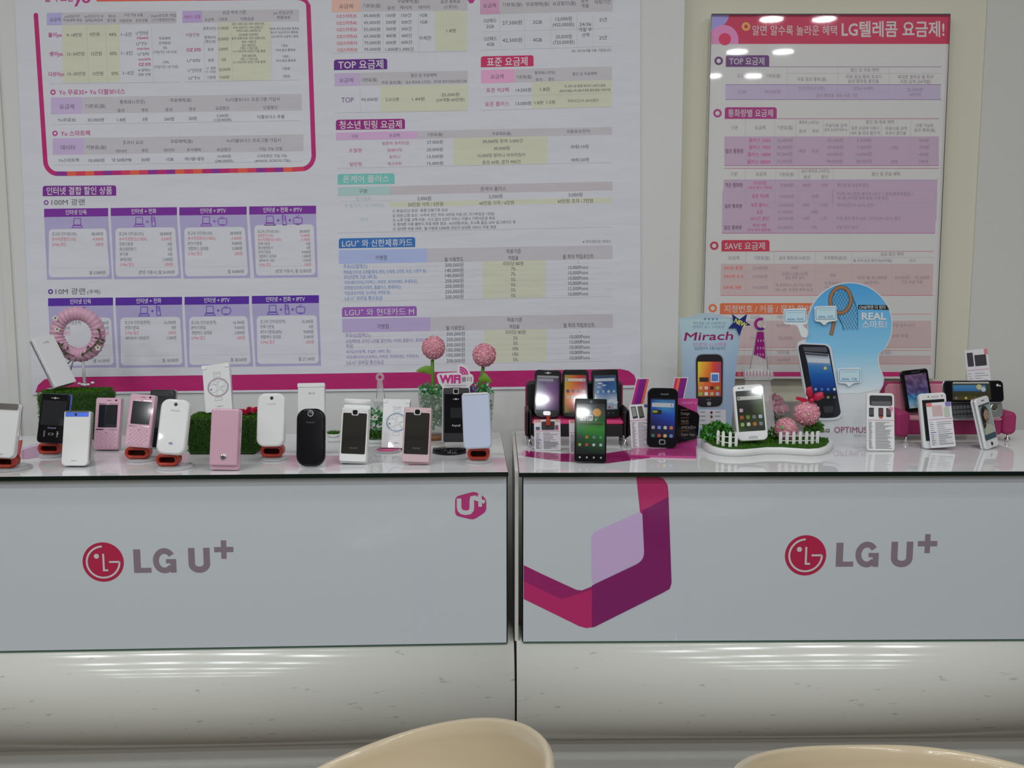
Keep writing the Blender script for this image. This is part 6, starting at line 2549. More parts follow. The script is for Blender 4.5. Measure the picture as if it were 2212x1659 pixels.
ol = [z1660(810 + 425 * cos(radians(a)), 470 + 425 * sin(radians(a))) for a in range(-190, 37, 7)]
ol += [z1660(*a) for a in ((1112, 745), (1098, 775), (1100, 840), (1112, 900), (1140, 960), (1150, 1010), (1142, 1070), (1118, 1115), (1098, 1140), (1100, 1300), (1105, 1632), (560, 1632), (480, 1560), (430, 1420), (380, 1250), (345, 1080), (310, 860), (280, 700), (300, 640), (340, 620), (370, 560))]
Y0 = Yo
OP = cardstand('display_standee', 'tall cut-out board with round sky-blue head, printed net and phone picture', 'standee', ol, Y0, AS(178, 184, 186), 0.004)
q = Ink(wallmap(Y0 - 0.0003, 0.0002), 1660, 600, 0.21705)
N = 10
inner = [(810 + 415 * cos(radians(a)), 470 + 415 * sin(radians(a))) for a in range(-192, 37, 6)]
sky = inner + [(1104, 742), (1086, 775), (1088, 842), (1100, 905), (1128, 965), (1138, 1010), (1130, 1066), (1108, 1108), (900, 1150), (700, 1150), (640, 900), (600, 700), (420, 690), (370, 640)]


def skyc(y):
    t_ = max(0, min(1, (y - 60) / 1090))
    a, b_, c_ = AS(66, 140, 190), AS(116, 172, 208), AS(186, 196, 202)
    return mix(a, b_, t_ * 1.6) if t_ < 0.62 else mix(b_, c_, min(1, (t_ - 0.62) / 0.38))


# horizontal slices so the printed sky can fade smoothly downward
def hslice(poly, y0, y1):
    for side, yy in ((1, y0), (-1, y1)):
        out_ = []
        for i in range(len(poly)):
            a, b_ = poly[i - 1], poly[i]
            ia, ib = (a[1] - yy) * side >= 0, (b_[1] - yy) * side >= 0
            if ia != ib:
                t_ = (yy - a[1]) / (b_[1] - a[1])
                out_.append((a[0] + (b_[0] - a[0]) * t_, yy))
            if ib:
                out_.append(b_)
        poly = out_
        if not poly:
            break
    return poly


for k in range(16):
    y0, y1 = 55 + k * 69, 55 + (k + 1) * 69
    sl2 = hslice(sky, y0, y1)
    if len(sl2) > 2:
        q.poly(sl2, [skyc(p_[1]) for p_ in sl2], 1)
OP.part('sky_print', q.mb, M['printgloss'], 'sky-blue print fading to white', world=True)
q = Ink(wallmap(Y0 - 0.0006, 0.0002), 1660, 600, 0.21705)
BR_ = AS(136, 102, 70)
el = [(715 + 107 * cos(a) + 0.28 * 0 , 222 + 128 * sin(a)) for a in [2 * pi * k / 40 for k in range(40)]]
el = [(718 + 105 * cos(a) * 0.98 + 22 * sin(a) * -0.25, 222 + 128 * sin(a)) for a in [2 * pi * k / 40 for k in range(40)]]
dkl = AS(38, 62, 84)
net = [(640, 190), (690, 110), (780, 105), (825, 170), (860, 250), (885, 330), (888, 420), (884, 515), (745, 525), (735, 470), (690, 372), (650, 300)]
for k in range(-6, 14):
    for sg in (1, -1):
        pts = []
        for j in range(40):
            y = 110 + j * 10.5
            x = 640 + k * 30 + sg * (y - 300) * 0.55
            if 110 < y < 520:
                lo = 630 + max(0, (y - 330)) * 0.62
                hi = 825 + max(0, min(60, (y - 150) * 0.4))
                if y < 150:
                    lo, hi = 670, 790
                if lo + 4 < x < hi:
                    pts.append((x, y))
                elif len(pts) > 1:
                    q.line(pts, 2.4, dkl, 2); pts = []
                else:
                    pts = []
        if len(pts) > 1:
            q.line(pts, 2.4, dkl, 2)
q.line([(825, 160), (862, 250), (886, 335), (889, 425), (886, 515)], 5, dkl, 3)
q.line([(692, 372), (735, 465), (746, 525)], 5, dkl, 3)
q.line([(x, y) for x, y in el], 38, AS(70, 50, 36), 3, True)
q.line([(x, y) for x, y in el], 29, BR_, 4, True)
q.line([(665, 335), (655, 420), (640, 500), (622, 570)], 36, AS(70, 50, 36), 3)
q.line([(665, 335), (655, 420), (640, 500), (622, 568)], 27, BR_, 4)
OP.part('net_print', q.mb, M['print'], 'printed brown-rimmed net', world=True)
q = Ink(wallmap(Y0 - 0.0006, 0.0002), 1660, 600, 0.21705)
q.poly([(892, 270), (1176, 272), (1202, 320), (892, 314)], AS(30, 34, 38))
q.text(1035, 294, 42, 262, 'ONE하면 다 된다', AS(176, 184, 184), 2, 0.01)
q.text(1050, 380, 96, 244, 'REAL', (0.8, 0.8, 0.8), 2, 0.03)
q.text(1055, 465, 84, 244, '스마트!', (0.8, 0.8, 0.8), 2, 0.015)
q.text(575, 1520, 46, 72, 'LG', AS(90, 78, 84), 2, 0.03)
q.text(818, 1512, 84, 325, 'OPTIMUS', AS(130, 52, 84), 2, -0.003)
q.text(930, 1570, 30, 160, 'One', AS(150, 150, 156), 2)
OP.part('lettering', q.mb, M['print'], world=True)


def bubble(pts, inner_, txt, tail):
    z_ = Y0 - 0.006
    mb = MB().prism([z1660(*a) for a in pts], lambda q_: P(q_[0], q_[1], z_), lambda q_: P(q_[0], q_[1], z_) + Vector((0, 0.0018, 0)), AS(186, 198, 208))
    o = OP.part('speech_bubble', mb, M['printgloss'], world=True)
    q = Ink(wallmap(z_ - 0.0003, 0.0002), 1660, 600, 0.21705)
    x0, y0, x1, y1 = inner_
    q.poly(rrpx(x0, y0, x1, y1, 16), AS(94, 132, 160), 1)
    q.poly(rrpx(x0 + 5, y0 + 5, x1 - 5, y1 - 5, 13), AS(164, 190, 208), 2)
    q.text((x0 + x1) / 2, y1 - 26, 28, (x1 - x0) * 0.72, txt, AS(60, 110, 150), 3, 0.01)
    q.hl(x0 + 30, y0 + 24, x1 - 30, y0 + 24, AS(130, 160, 184), 4, 3)
    OP.part('bubble_lettering', q.mb, M['print'], parent=o, world=True)
    m_ = P(*z1660(tail[0], tail[1]), z_)
    OP.part('bubble_peg', MB().box((m_.x - 0.003, z_ + 0.0019, m_.z - 0.004), (m_.x + 0.003, Y0 - 0.0001, m_.z + 0.004)), M['acr'], parent=o, world=True)


bubble(soft([(150, 310), (375, 303), (388, 460), (330, 468), (395, 520), (380, 600), (330, 590), (285, 470), (155, 462)], 24), (162, 322, 374, 440), 'REAL 터치', (372, 575))
bubble(soft([(458, 285), (676, 278), (684, 430), (590, 440), (555, 480), (520, 440), (462, 435)], 24), (470, 297, 672, 414), 'REAL 사진', (560, 420))
bubble(soft([(690, 900), (915, 893), (925, 1040), (840, 1052), (800, 1090), (775, 1054), (695, 1050)], 24), (704, 912, 912, 1034), 'REAL 기능', (800, 1040))
# big phone picture on its own layer
Zp = Y0 - 0.0035
pl = soft([(278, 645), (620, 660), (738, 1375), (690, 1412), (560, 1422), (440, 1410), (385, 1250)], 60)
o = OP.part('phone_cutout', MB().prism([z1660(*a) for a in pl], lambda q_: P(q_[0], q_[1], Zp), lambda q_: P(q_[0], q_[1], Zp) + Vector((0, 0.0034, 0)), AS(176, 184, 190)), M['printgloss'], 'cut-out picture of a black phone', world=True)
q = Ink(wallmap(Zp - 0.0003, 0.0002), 1660, 600, 0.21705)
q.poly(soft([(290, 660), (600, 672), (722, 1350), (680, 1388), (560, 1398), (450, 1385), (400, 1240)], 55), AS(30, 32, 38), 1)
q.poly(soft([(340, 690), (578, 690), (590, 740), (356, 730)], 12), AS(70, 74, 82), 2)
v_ = [[(360, 740), (600, 760)], [(376, 800), (612, 812)], [(392, 870), (624, 878)], [(405, 960), (645, 964)], [(425, 1060), (664, 1060)], [(440, 1150), (684, 1150)]]
cc = [AS(110, 118, 126), AS(150, 160, 170), AS(60, 110, 160), AS(30, 84, 150), AS(26, 62, 130), AS(24, 32, 60)]
q.mb.add([q.f(*p_, 2) for r_2 in v_ for p_ in r_2], [(2 * j, 2 * j + 2, 2 * j + 3, 2 * j + 1) for j in range(5)], [c_ for c_ in cc for _ in (0, 1)])
q.poly([(385, 796), (603, 806), (608, 852), (392, 842)], AS(168, 176, 184), 3)
q.poly([(365, 748), (590, 765), (592, 782), (368, 766)], AS(60, 64, 70), 3)
icons(q, 470, 1110, 62, 80, [[AS(120, 130, 160), AS(60, 100, 190), AS(70, 110, 190), AS(170, 190, 180)], [AS(60, 80, 60), AS(80, 80, 90), AS(110, 130, 80), AS(90, 90, 100)]], 26, 4)
q.disc(565, 900, 16, AS(200, 170, 70), 4)
q.poly(soft([(540, 1280), (650, 1275), (640, 1340), (560, 1345)], 14), AS(54, 54, 60), 3)
OP.part('phone_art', q.mb, M['printgloss'], parent=o, world=True)
xm = P(1830, 900, Y0).x
OP.part('rear_leg', MB().rings([[(xm + sx_ * 0.03, Y0 + dy, z) for sx_, dy in ((-1, a), (1, a), (1, a + 0.002), (-1, a + 0.002))] for a, z in ((0.045, CT + 0.0004), (0.0042, CT + 0.12))], smooth=False), M['whitem'], world=True)

# ================================================================== toy garden
zg = CT + 0.0135
fr_ = [(1514, 960), (1519, 970), (1530, 978), (1548, 983), (1570, 986), (1600, 986.5), (1630, 984), (1655, 981.5), (1690, 981.5), (1720, 983.5), (1750, 985.5), (1775, 984), (1792, 978), (1800, 969), (1797, 964)]
fg = [G(*a) for a in fr_]
fb = [Vector((fg[-1].x - 0.012, fg[-1].y + 0.014, CT)), Vector(((fg[0].x + fg[-1].x) / 2, fg[0].y + 0.012, CT)), Vector((fg[0].x + 0.02, fg[0].y + 0.010, CT))]
loop_ = fg + fb
cg = sum(loop_, Vector()) / len(loop_)
GA = Thing('toy_garden', 'white wavy-edged toy garden with turf, picket fences and pink pompoms', 'ornament', at(Vector((cg.x, cg.y, CT))))


def shrink(k, z):
    return [Vector((cg.x + (p_.x - cg.x) * k, cg.y + (p_.y - cg.y) * k, z)) for p_ in loop_]


GA.part('base', MB().rings([shrink(1.0, CT + 0.0004), shrink(1.0, zg - 0.004), shrink(0.985, zg)]), M['whitem'], world=True)
inner_ = shrink(0.93, zg)
mb = MB()
gb = MB().rings([shrink(0.93, zg + 0.0001), shrink(0.925, zg + 0.003)], (0.03, 0.10, 0.01), smooth=False)
tri = tessellate_polygon([[Vector((p_.x, p_.y, 0)) for p_ in inner_]])
areas = [((inner_[a] - inner_[b_]).cross(inner_[c_] - inner_[b_])).length for a, b_, c_ in tri]


def pick():
    a, b_, c_ = random.choices(tri, areas)[0]
    u, v = random.random(), random.random()
    if u + v > 1:
        u, v = 1 - u, 1 - v
    p_ = inner_[a] + (inner_[b_] - inner_[a]) * u + (inner_[c_] - inner_[a]) * v
    return Vector((p_.x, p_.y, zg + 0.002)), Vector((0, 0, 1))


blades(gb, 3600, pick, 0.0048, GCOL + [(0.07, 0.20, 0.015)])
GA.part('turf', gb, M['tint'], 'bright green turf', world=True)


def fence(xs, ytops, ybots, wpx):
    o = None
    T_posts = []
    pr = []
    root = None
    for i, (x, yt, yb) in enumerate(zip(xs, ytops, ybots)):
        b = G(x, yb, zg + 0.003)
        s_ = b.y / F
        h_ = P(x, yt, b.y).z - b.z
        pr.append((b, h_))
        w2 = wpx * s_ / 2
        mb = MB().prism([(-w2, -0.002), (w2, -0.002), (w2, h_ - w2 * 1.2), (w2 * 0.6, h_ - w2 * 0.3), (0, h_), (-w2 * 0.6, h_ - w2 * 0.3), (-w2, h_ - w2 * 1.2)],
                        lambda q_: b + Vector((q_[0], 0, q_[1])), lambda q_: b + Vector((q_[0], 0.0018, q_[1])))
        if root is None:
            rails = MB()
            root = 1
        T_posts.append(mb)
    for t_ in (0.25, 0.62):
        pts = [b + Vector((0, 0.0026, h_ * t_)) for b, h_ in pr]
        rails.tube(pts, 0.0011, 6)
    rail = GA.part('fence_rail', rails, M['whitem'], world=True)
    for mb in T_posts:
        GA.part('picket', mb, M['whitem'], parent=rail, world=True)


fence((1551, 1562, 1577, 1590), (929, 931, 932, 933), (960, 964, 966, 965), 6.5)
fence((1686, 1700, 1714.5, 1728.5, 1742, 1754.5, 1765.5), (932, 932, 932, 931.5, 931.5, 932, 931), (959, 959.5, 960, 960, 959.5, 959, 958), 7)
ypm = G(1700, 958, zg).y + 0.026
for cpx, r_px in (((1698, 927), 25.5), ((1742.5, 893), 28.5)):
    yy_ = ypm if cpx[0] < 1720 else ypm + 0.012
    c = P(cpx[0], cpx[1], yy_)
    o = GA.part('pompom', fuzzball(tuple(c), r_px * yy_ / F, 800), M['tint'], 'pink petal ball', world=True)
    if cpx[0] > 1720:
        GA.part('pompom_stem', MB().tube([Vector((c.x, c.y, zg)), c], 0.003, 8), M['stem'], parent=o, world=True)
    for (dx, dy, cc) in (((-7, -4, (0.10, 0.75, 0.18)), (8, -1, (0.6, 0.8, 0.25))) if cpx[0] < 1720 else ((4, 2, (0.55, 0.8, 0.3)), (-15, -4, (0.8, 0.6, 0.5)), (-10, 18, (0.8, 0.6, 0.5)))):
        r3 = 4.2 if cc[0] < 0.2 else 2.6
        q = MB()
        ctr = P(cpx[0] + dx, cpx[1] + dy, yy_ - r_px * yy_ / F * 1.0)
        pts = []
        for k in range(20):
            a = 2 * pi * k / 20
            rr3 = r3 * yy_ / F * (0.75 + 0.25 * cos(5 * a))
            pts.append(ctr + Vector((rr3 * cos(a), 0, rr3 * sin(a))))
        q.add(pts + [p_ + Vector((0, 0.0008, 0)) for p_ in pts], [tuple(range(20))] + [(k, (k + 1) % 20, 20 + (k + 1) % 20, 20 + k) for k in range(20)], cc)
        GA.part('sequin', q, M['printgloss'], 'flower sequin', parent=o, world=True)
bc = P(1752, 864, ypm + 0.004)
mb = MB()
for pts in (((0, 0), (-10, -10), (-12, -26), (-2, -30), (4, -14)), ((0, 0), (8, -14), (22, -18), (26, -6), (14, 2))):
    tp = [bc + Vector((x * 0.00092, -0.006 * (1 if i in (2, 3) else 0), -y * 0.00092)) for i, (x, y) in enumerate(pts)]
    mid = sum(tp, Vector()) / 5 + Vector((0, -0.012, 0))
    mb.add(tp + [mid], [(i, (i + 1) % 5, 5) for i in range(5)], None, True)
    mb.add([p_ + Vector((0, 0.004, 0)) for p_ in tp] + [mid + Vector((0, 0.010, 0))], [((i + 1) % 5, i, 5) for i in range(5)], None, True)
for pts in (((-2, 0), (-14, -4), (-30, -7), (-32, -1), (-14, 6)), ((0, 2), (8, 10), (12, 18), (2, 16))):
    tp = [bc + Vector((x * 0.00092, 0.002, -y * 0.00092)) for x, y in pts]
    mb.add(tp, [tuple(range(len(tp)))])
    mb.add([p_ + Vector((0, 0.0012, 0)) for p_ in tp], [tuple(reversed(range(len(tp))))])
mb.sphere(bc + Vector((0, -0.004, 0)), 0.005, 10, 8)
GA.part('red_bow', mb, M['redrib'], 'bright red bow', world=True)
mb = MB()
c = P(1549, 938, G(1550, 957, zg).y + 0.012)
leaflets(mb, c, 0.030, 0.012, 0.020, 420, 0.009, [(0.04, 0.22, 0.02), (0.07, 0.30, 0.03), (0.03, 0.15, 0.02), (0.09, 0.36, 0.05)])
GA.part('foliage', mb, M['tint'], 'bright green leafy clump', world=True)
mb = MB()
c = P(1757, 926, ypm + 0.010)
leaflets(mb, c, 0.018, 0.010, 0.012, 160, 0.008, [(0.05, 0.17, 0.02), (0.08, 0.22, 0.03), (0.12, 0.24, 0.06)])
leaflets(mb, P(1668, 938, ypm + 0.01), 0.010, 0.008, 0.010, 80, 0.007, [(0.05, 0.17, 0.02), (0.08, 0.22, 0.03)])
GA.part('foliage', mb, M['tint'], world=True)
for x, y in ((1532, 928), (1541, 917), (1536, 912)):
    GA.part('blossom', blossom(P(x, y, c.y - 0.012), 0.0055), M['tint'], 'pale pink flower', world=True)

# white phone standing in the garden
p = smart('white smartphone standing on the toy garden turf', (1627, 952), (1616, 831), 67, 13, 0, None, zg + 0.0088, bodym=M['white'], rt=14, rb=18, bev=4, top=20, bot=32, side=8)
q = p.ink(0.0005)
u0, v0, u1, v1 = p.scr
grad(q, u0, v0, u1, v1, [[S_(44, 44, 46), S_(40, 44, 40), S_(60, 72, 56)], [S_(44, 46, 44), S_(44, 46, 40), S_(90, 110, 80)], [S_(40, 42, 38), S_(46, 50, 40), S_(100, 116, 86)], [S_(50, 60, 44), S_(60, 70, 50), S_(70, 80, 60)], [S_(70, 100, 60), S_(60, 70, 60), S_(60, 64, 62)]])
q.rrect(u0 + 2, v0 + 17, u1 - 2, v0 + 29, 2, S_(190, 192, 184), 2); q.disc(u0 + 8, v0 + 23, 3, S_(90, 100, 110), 3)
q.disc(u1 - 8, v0 + 7, 5, S_(205, 205, 195), 2)
icons(q, u0 + 12, v0 + 62, 20, 23, [[S_(190, 170, 180), None, None, None], [S_(180, 90, 50), S_(110, 150, 70), S_(120, 130, 130), S_(180, 190, 200)], [S_(150, 180, 110), S_(200, 200, 190), S_(190, 120, 60), S_(130, 140, 150)]], 12)
p.put('screen_image', q)
p.plate('home_key', M['silver'], 36, p.H - 16, 66, p.H - 8, 4, 0.0008)
p.plate('sensor', M['blackm'], 16, 8, 22, 11, 1, 0.0004); p.plate('earpiece', M['blackm'], 26, 8, 36, 10.5, 1, 0.0004)

# pink silk rose behind
Yr2 = G(1672, 935).y
c = P(1674, 874, Yr2)
T_ = Thing('silk_flower', 'pale pink silk flowers between the purple tower and the toy garden', 'artificial flower', at(Vector((c.x, Yr2, CT))))
mb = MB()
for cx_, cy_, n_ in ((0, 0, 26), (0.013, -0.004, 14), (-0.004, 0.010, 12)):
    for k in range(n_):
        a = random.uniform(0, 2 * pi); r = random.uniform(0.002, 0.012)
        o_ = c + Vector((cx_ + r * cos(a), random.uniform(-0.006, 0.006), cy_ + r * sin(a)))
        d = Vector((cos(a), random.uniform(-0.8, -0.1), sin(a))).normalized() * 0.010
        e = d.cross(Vector((0, 1, 0.2))).normalized() * 0.006
        mb.add([o_ - d * 0.3, o_ + e + d * 0.3, o_ + d, o_ - e + d * 0.3], [(0, 1, 2, 3)], random.choice([(0.70, 0.36, 0.42), (0.74, 0.44, 0.50), (0.66, 0.32, 0.44)]))
T_.part('petals', mb, M['tint'], world=True)
mb = MB()
mb.tube([c + Vector((0, 0.004, -0.01)), c + Vector((0.004, 0.004, -0.035)), Vector((c.x + 0.004, Yr2, CT + 0.0006))], 0.0012, 6, (0.12, 0.14, 0.10))
mb.tube([c + Vector((0.004, 0.004, -0.035)), c + Vector((-0.02, 0.002, -0.028)), c + Vector((-0.03, 0.002, -0.036))], 0.0009, 6, (0.12, 0.14, 0.10))
leaflets(mb, c + Vector((0.008, 0, -0.032)), 0.014, 0.006, 0.008, 40, 0.008, [(0.10, 0.16, 0.08), (0.30, 0.22, 0.26), (0.08, 0.12, 0.06)])
T_.part('stem', mb, M['tint'], world=True)

# ================================================================== magenta sofa and its phones
Yf2 = G(1969, 957).y
xl, xr = P(1934, 930, Yf2).x, P(2192, 930, Yf2 + 0.02).x
cxs = (xl + xr) / 2
hw = (xr - xl) / 2
rot = radians(-0.5)
S2_ = Thing('miniature_sofa', 'magenta miniature sofa with pale pink cushions under the keyboard phone', 'phone sofa', at(Vector((cxs, Yf2, CT))))
zl = P(2080, 939, Yf2 + 0.014).z - CT
zs = P(2080, 908, Yf2 + 0.014).z - CT
D = 0.082
aw = 0.030
S2_.part('base', cushion(MB(), -hw + aw, hw - aw, 0.014, D, zl, zs - 0.001, 0.004), M['magenta'])
S2_.part('seat', cushion(MB(), -hw + aw, hw - aw, 0.013, D, zs - 0.0008, zs + 0.005, 0.003), M['pinkseat'], 'pale pink seat')
for sg in (-1, 1):
    y_ = -0.002 if sg < 0 else 0.012
    za = P(1960, 889, Yf2).z - CT if sg < 0 else P(2170, 890, Yf2 + 0.012).z - CT
    S2_.part('armrest', cushion(MB(), sg * (hw - aw / 2) - aw / 2, sg * (hw - aw / 2) + aw / 2, y_, D, zl - (0.003 if sg < 0 else 0), za, 0.011), M['magenta'])
zb_ = P(1990, 825, Yf2 + D).z - CT
x1_ = P(2160, 850, Yf2 + D).x - cxs
b_ = S2_.part('backrest', cushion(MB(), -hw + 0.0015, x1_, D + 0.004, D + 0.016, zl, zb_, 0.016), M['magenta'])
S2_.part('back_cushion', cushion(MB(), -hw + 0.007, x1_ - 0.006, D + 0.0002, D + 0.0038, zs, zb_ - 0.004, 0.012), M['pinkseat'], 'pale pink inner back', parent=b_)
legs(S2_, ((-hw + 0.024, 0.004), (hw - 0.016, 0.016), (-hw + 0.006, D - 0.01), (hw - 0.016, D)), zl)
zseat = CT + zs + 0.0056
p = smart('black smartphone with purple speckled screen leaning on the magenta sofa', (1989, 888), (1975, 798), 58, 12, 0, Yf2 + 0.048, None, rt=12, rb=8, bev=3, top=18, bot=14, side=10)
q = p.ink(0.0005)
u0, v0, u1, v1 = p.scr
random.seed(5)
rows = []
for j in range(12):
    rw = []
    for i in range(8):
        if j < 7:
            base_ = (110 - j * 3, 84, 120 + j * 2)
        else:
            base_ = (60 + (j - 7) * 20, 130 + (j - 7) * 10, 180)
        n_ = random.uniform(-26, 26)
        rw.append(S_(*[max(10, b3 + n_) for b3 in base_]))
    rows.append(rw)
grad(q, u0, v0, u1, v1, rows)
p.put('screen_image', q)
T_ = Thing('display_stand', 'clear acrylic block propping the black phone with the speckled screen', 'display stand', at(Vector((p.b.x, p.b.y, zseat))), 'clear acrylic phone stands')
T_.part('block', MB().box((-p.w * 0.35, -0.004, 0.0002), (p.w * 0.35, 0.010, max(0.002, p.b.z - zseat - 0.0035))), M['acr'])
q = p.ink(0.0005); q.text(52, 9, 9, 30, 'Anycall', S_(90, 90, 90)); p.put('maker_mark', q, 'print')

# keyboard phone lying sideways
Yq_ = Yf2 + 0.028
pk = Phone('smartphone', 'slide-out keyboard phone lying sideways on the magenta sofa', (2111, 905), (2106, 864), 116, 14, 0, None, zseat, 'phone', GS, 0.008)
pk.body(M['silver'], 4, 10, 1.5, 'keyboard_half', 'silver keyboard half')
kb = pk.plate('keyboard', M['blackm'], 5, 3, 72, pk.H - 6, 2, 0.0004, label='dark keyboard')
mb = MB()
for r in range(3):
    for c in range(10):
        mb.slab(5.2 * pk.k, 6.4 * pk.k, 0.0007, 0.8 * pk.k, 0.8 * pk.k, 0.3 * pk.k, (9.5 + c * 6.5 - 50) * pk.k, pk.h - (12 + r * 8.6 + 3.2) * pk.k, -0.001)
pk.T.part('keys', mb, mat('grey_keys', (0.10, 0.105, 0.11), 0.3), parent=kb)
pk.knob('round_pad', M['chrome'], 84, 16, 7, 0.001)
p = Phone('screen_tmp', 'x', (2105, 869), (2102, 822), 130, 14, 0, pk.b.y - 0.002, None, 'phone', GS, 0.008)
tmp = p.T
# move the screen half under the keyboard phone as its part
rel = pk.T.inv @ tmp.m
p.T = pk.T
_old = p.f


def _emb(mb):
    mb.v = [rel @ v for v in mb.v]
    return mb


mb = MB().slab(p.w, p.h, 0.008, 7 * p.k, 7 * p.k, 1.6 * p.k, n=6)
so = pk.T.part('screen_half', _emb(mb), M['black'], 'black screen half')
mb = MB().slab(p.w + 0.0012, p.h + 0.0012, 0.004, 7 * p.k, 7 * p.k, 0.8 * p.k, 0, -0.0006, 0.002, n=6)
pk.T.part('chrome_rim', _emb(mb), M['chrome'], parent=so)
q = p.ink(0.0004)
grad(q, 14, 4, 78, p.H - 4, [[S_(70, 76, 70), S_(80, 84, 76), S_(60, 66, 56)], [S_(64, 74, 70), S_(70, 80, 66), S_(60, 66, 50)], [S_(60, 62, 44), S_(66, 66, 44), S_(64, 60, 44)], [S_(90, 76, 30), S_(96, 84, 36), S_(70, 62, 40)]])
q.rect(16, 2.5, 76, 5, S_(190, 190, 180), 2)
q.rect(16, 8, 70, 18, S_(80, 140, 190), 2, S_(60, 110, 160))
q.disc(59, 11, 4.5, S_(205, 190, 130), 3); q.disc(66, 15, 4, S_(190, 200, 210), 3)
icons(q, 20, p.H - 7, 16, 1, [[S_(130, 120, 160), S_(190, 180, 120), S_(110, 100, 60), S_(180, 180, 170)]], 4, 3)
_emb(q.mb)
pk.T.part('screen_image', q.mb, M['screen'], parent=so)
q = p.ink(0.0004)
q.disc(90, 8, 2.2, S_(200, 205, 200)); q.disc(94, 9, 1.4, S_(200, 205, 200))
_emb(q.mb)
pk.T.part('touch_key', q.mb, M['print'], parent=so)
bpy.data.objects.remove(tmp.o)

# cards and phones before the magenta sofa
pcard('price card propped high behind the sideways keyboard phone', (2121, 872), (2108, 755), 50, 10, Yf2 + 0.056, 0,
      ((8, 6, 34, 50 * 0.72, S_(70, 60, 70)), (40, 12, 90, 36, S_(62, 58, 66)), (84, 0, 99, 12, S_(220, 130, 140))))
p = Phone('price_card', 'phone-shaped white price card with three small phone pictures, beside the blue round board', (1903, 974), (1902, 849), 60, 11, 0, None, None, 'card', 'small phone price cards', 0.006)
p.body(M['whitem'], 13, 10, 2, 'card')
q = p.ink(0.0003)
q.poly(rrpx(10, 9, 92, 46, 7), S_(52, 52, 56)); q.poly(rrpx(16, 30, 88, 44, 3), S_(100, 100, 104), 2)
for x, c1_ in ((8, S_(80, 80, 86)), (42, S_(110, 60, 60)), (70, S_(96, 76, 80))):
    q.poly(rrpx(x, 54, x + 17, 86, 2), S_(40, 40, 44), 2); q.poly(rrpx(x + 2, 58, x + 15, 80, 1), c1_, 3)
q.poly(rrpx(44, 82, 57, 92, 2), S_(200, 100, 70), 2)
q.disc(86, 58, 9, S_(220, 150, 180), 3)
q.hl(4, 98, 96, 98, S_(210, 160, 190), 2)
for k in range(26):
    y = 106 + k * 3.9
    if y < p.H - 8:
        q.hl(6, y, 6 + random.uniform(8, 15), y, S_(130, 130, 140), 1.6); q.hl(30, y, 30 + random.uniform(25, 62), y, S_(130, 130, 138), 1.5)
p.put('printing', q, 'print')
easel('clear acrylic stand behind the phone-shaped price card', p)

p = Phone('smartphone', 'white smartphone with a price card leaning over its screen', (2026, 968), (2014, 849), 59, 12, 0, None, None, 'phone', GS, 0.012)
p.body(M['white'], 12, 12, 3)
p.plate('display', M['dark'], 9, 24, 91, p.H - 28, 1.5, 0.0003)
p.plate('earpiece', M['blackm'], 32, 10, 35, 16, 1, 0.0004); p.plate('sensor', M['blackm'], 82, 10, 86, 15, 1.4, 0.0004)
q = p.ink(0.0004); q.text(57, 13, 9, 26, 'Anycall', S_(170, 170, 170)); p.put('maker_mark', q, 'print')
pcard('price card leaning over the front of the white smartphone', (2038, 966), (2027, 869), 54, 12, p.b.y - 0.008, 0,
      ((22, 8, 62, 36, S_(205, 180, 180)), (68, 14, 90, 40, S_(190, 200, 180)), (0, 0, 22, 10, S_(225, 130, 120)), (76, 0, 98, 12, S_(140, 120, 190))), th=0.001)

p = Phone('smartphone', 'white smartphone turned sideways with a portrait of a person on its screen', (2145, 967), (2121, 858), 43, 13, 36, None, None, 'phone', GS, 0.012)
p.body(M['white'], 14, 14, 3)
p.band('chrome_rim', M['silver'], 0.5, 0.004, 0.003, 14, 14)
q = p.ink(0.0005)
u0, v0, u1, v1 = 8, 27, 92, p.H - 36
grad(q, u0, v0, u1, v1, [[S_(120, 150, 150), S_(150, 170, 165)], [S_(140, 165, 160), S_(150, 175, 168)], [S_(150, 165, 150), S_(150, 160, 150)]])
q.rect(u0, v0, u1, v0 + 7, S_(60, 80, 84), 2)
q.disc(42, 68, 30, S_(36, 32, 34), 2, 24, 1.15); q.poly([(12, 70), (34, 66), (34, 118), (14, 122)], S_(38, 34, 36), 2)
q.disc(50, 72, 19, S_(176, 140, 120), 3, 24, 1.25); q.poly([(42, 88), (60, 88), (60, 112), (42, 112)], S_(170, 136, 116), 3)
q.poly(soft([(14, 150), (20, 122), (42, 108), (62, 108), (86, 124), (90, 150)], 12), S_(186, 186, 170), 4)
q.poly([(31, 50), (52, 47), (70, 62), (66, 52), (50, 42), (34, 46), (28, 66)], S_(36, 32, 34), 5)
for x in (44, 58):
    q.disc(x, 70, 2.2, S_(50, 36, 34), 5, 10, 0.6)
q.disc(51, 83, 4, S_(150, 70, 70), 5, 12, 0.4)
q.rect(u0, v1 - 22, u1, v1, S_(52, 82, 92), 5)
p.put('screen_image', q)
p.knob('home_key', M['dark'], 50, p.H - 17, 8, 0.0006)
p.plate('earpiece', M['blackm'], 38, 12, 62, 15, 1.2, 0.0004)
easel('clear acrylic stand behind the turned white smartphone', p, wide=0.5)

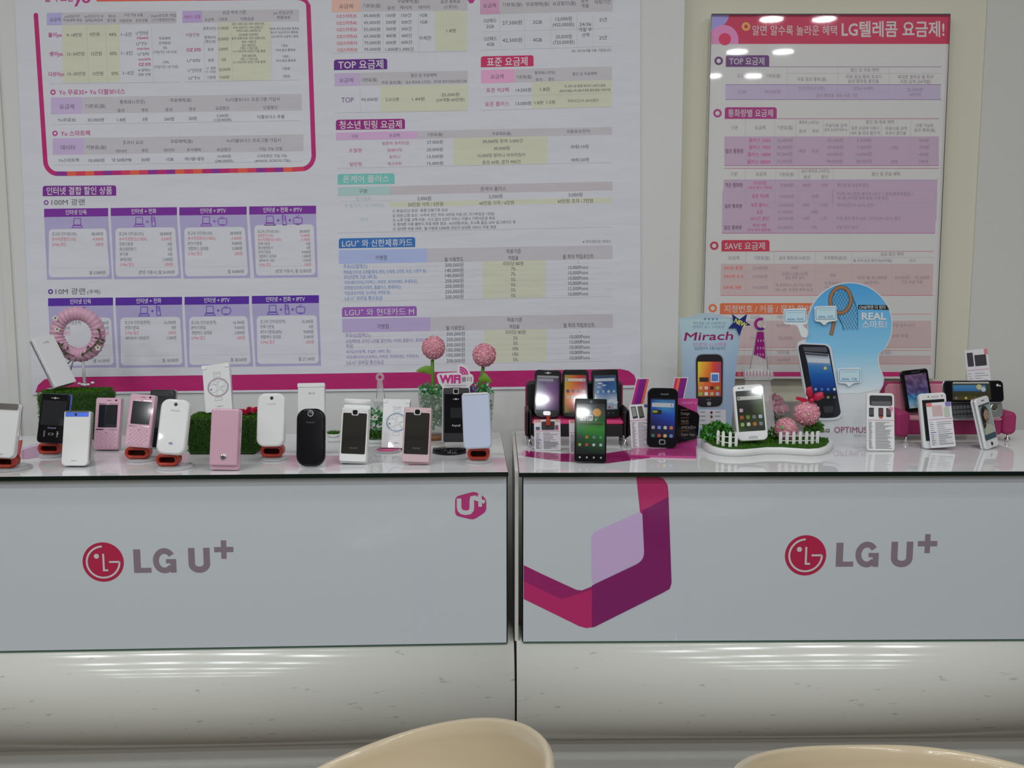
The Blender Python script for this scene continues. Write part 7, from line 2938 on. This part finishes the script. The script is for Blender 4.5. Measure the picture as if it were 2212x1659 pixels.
# ================================================================== chairs
def shell_chair(label, cx, Yc, R_, back_deg, ztop, rng, fac, ex, zseat):
    c = Vector((cx, Yc, 0))
    T_ = Thing('shell_chair', label, 'chair', at(Vector((c.x, c.y, 0))), 'cream shell chairs')
    NA, NT = 72, 16
    prof = []

    def rimz(a):
        d = (a - radians(back_deg) + pi) % (2 * pi) - pi
        t_ = 0.5 + 0.5 * cos(max(-pi, min(pi, d * fac)))
        return ztop - rng * (1 - t_ ** ex)
    outer_, inner__ = [], []
    for j in range(NT + 1):
        t_ = j / NT
        ro, ri = [], []
        for i in range(NA):
            a = 2 * pi * i / NA
            zr = rimz(a)
            r = R_ * (0.02 + 0.98 * (1 - (1 - t_) ** 2.0))
            z = zseat + (zr - zseat) * t_ ** 2.4
            flare = 1.0
            ro.append(Vector((r * flare * cos(a), r * flare * sin(a), z)))
        outer_.append(ro)
    th = 0.010
    for j in range(NT, -1, -1):
        rr2 = []
        t_ = j / NT
        for i in range(NA):
            p_ = outer_[j][i]
            k = (1 + (th / R_) * 1.0) if t_ > 0.3 else 1.0
            rr2.append(Vector((p_.x * k, p_.y * k, p_.z - th * (1 - t_ * 0.9))))
        inner__.append(rr2)
    rim = [Vector((p_.x * (1 + th / R_ * 0.5), p_.y * (1 + th / R_ * 0.5), p_.z + th * 0.35)) for p_ in outer_[NT]]
    mb = MB().rings(outer_ + [rim] + inner__, cap0=True, cap1=True)
    T_.part('seat_shell', mb, M['chair'], 'cream moulded shell')
    T_.part('pedestal', MB().lathe([(0.05, zseat - 0.012), (0.03, zseat - 0.04), (0.025, 0.03)], (0, 0, 0), 24), M['chrome'])
    T_.part('base_disc', MB().lathe([(0.20, 0.0), (0.20, 0.008), (0.05, 0.022), (0.025, 0.03)], (0, 0, 0), 40), M['chrome'])
    return T_


shell_chair('cream moulded chair turned sideways, its high side below the gap between the counters', -0.1629, 0.9686, 0.1972, -2.6, 0.598, 0.1566, 0.856, 1.446, 0.41)
shell_chair('cream moulded chair below the smartphone counter, only its rounded back in view', 0.4534, 0.8891, 0.2259, 225.3, 0.6303, 0.0974, 1.338, 0.908, 0.43)

# ------------------------------------------------------------------ tidy
bpy.data.objects.remove(_fo)
bpy.data.curves.remove(_fc)
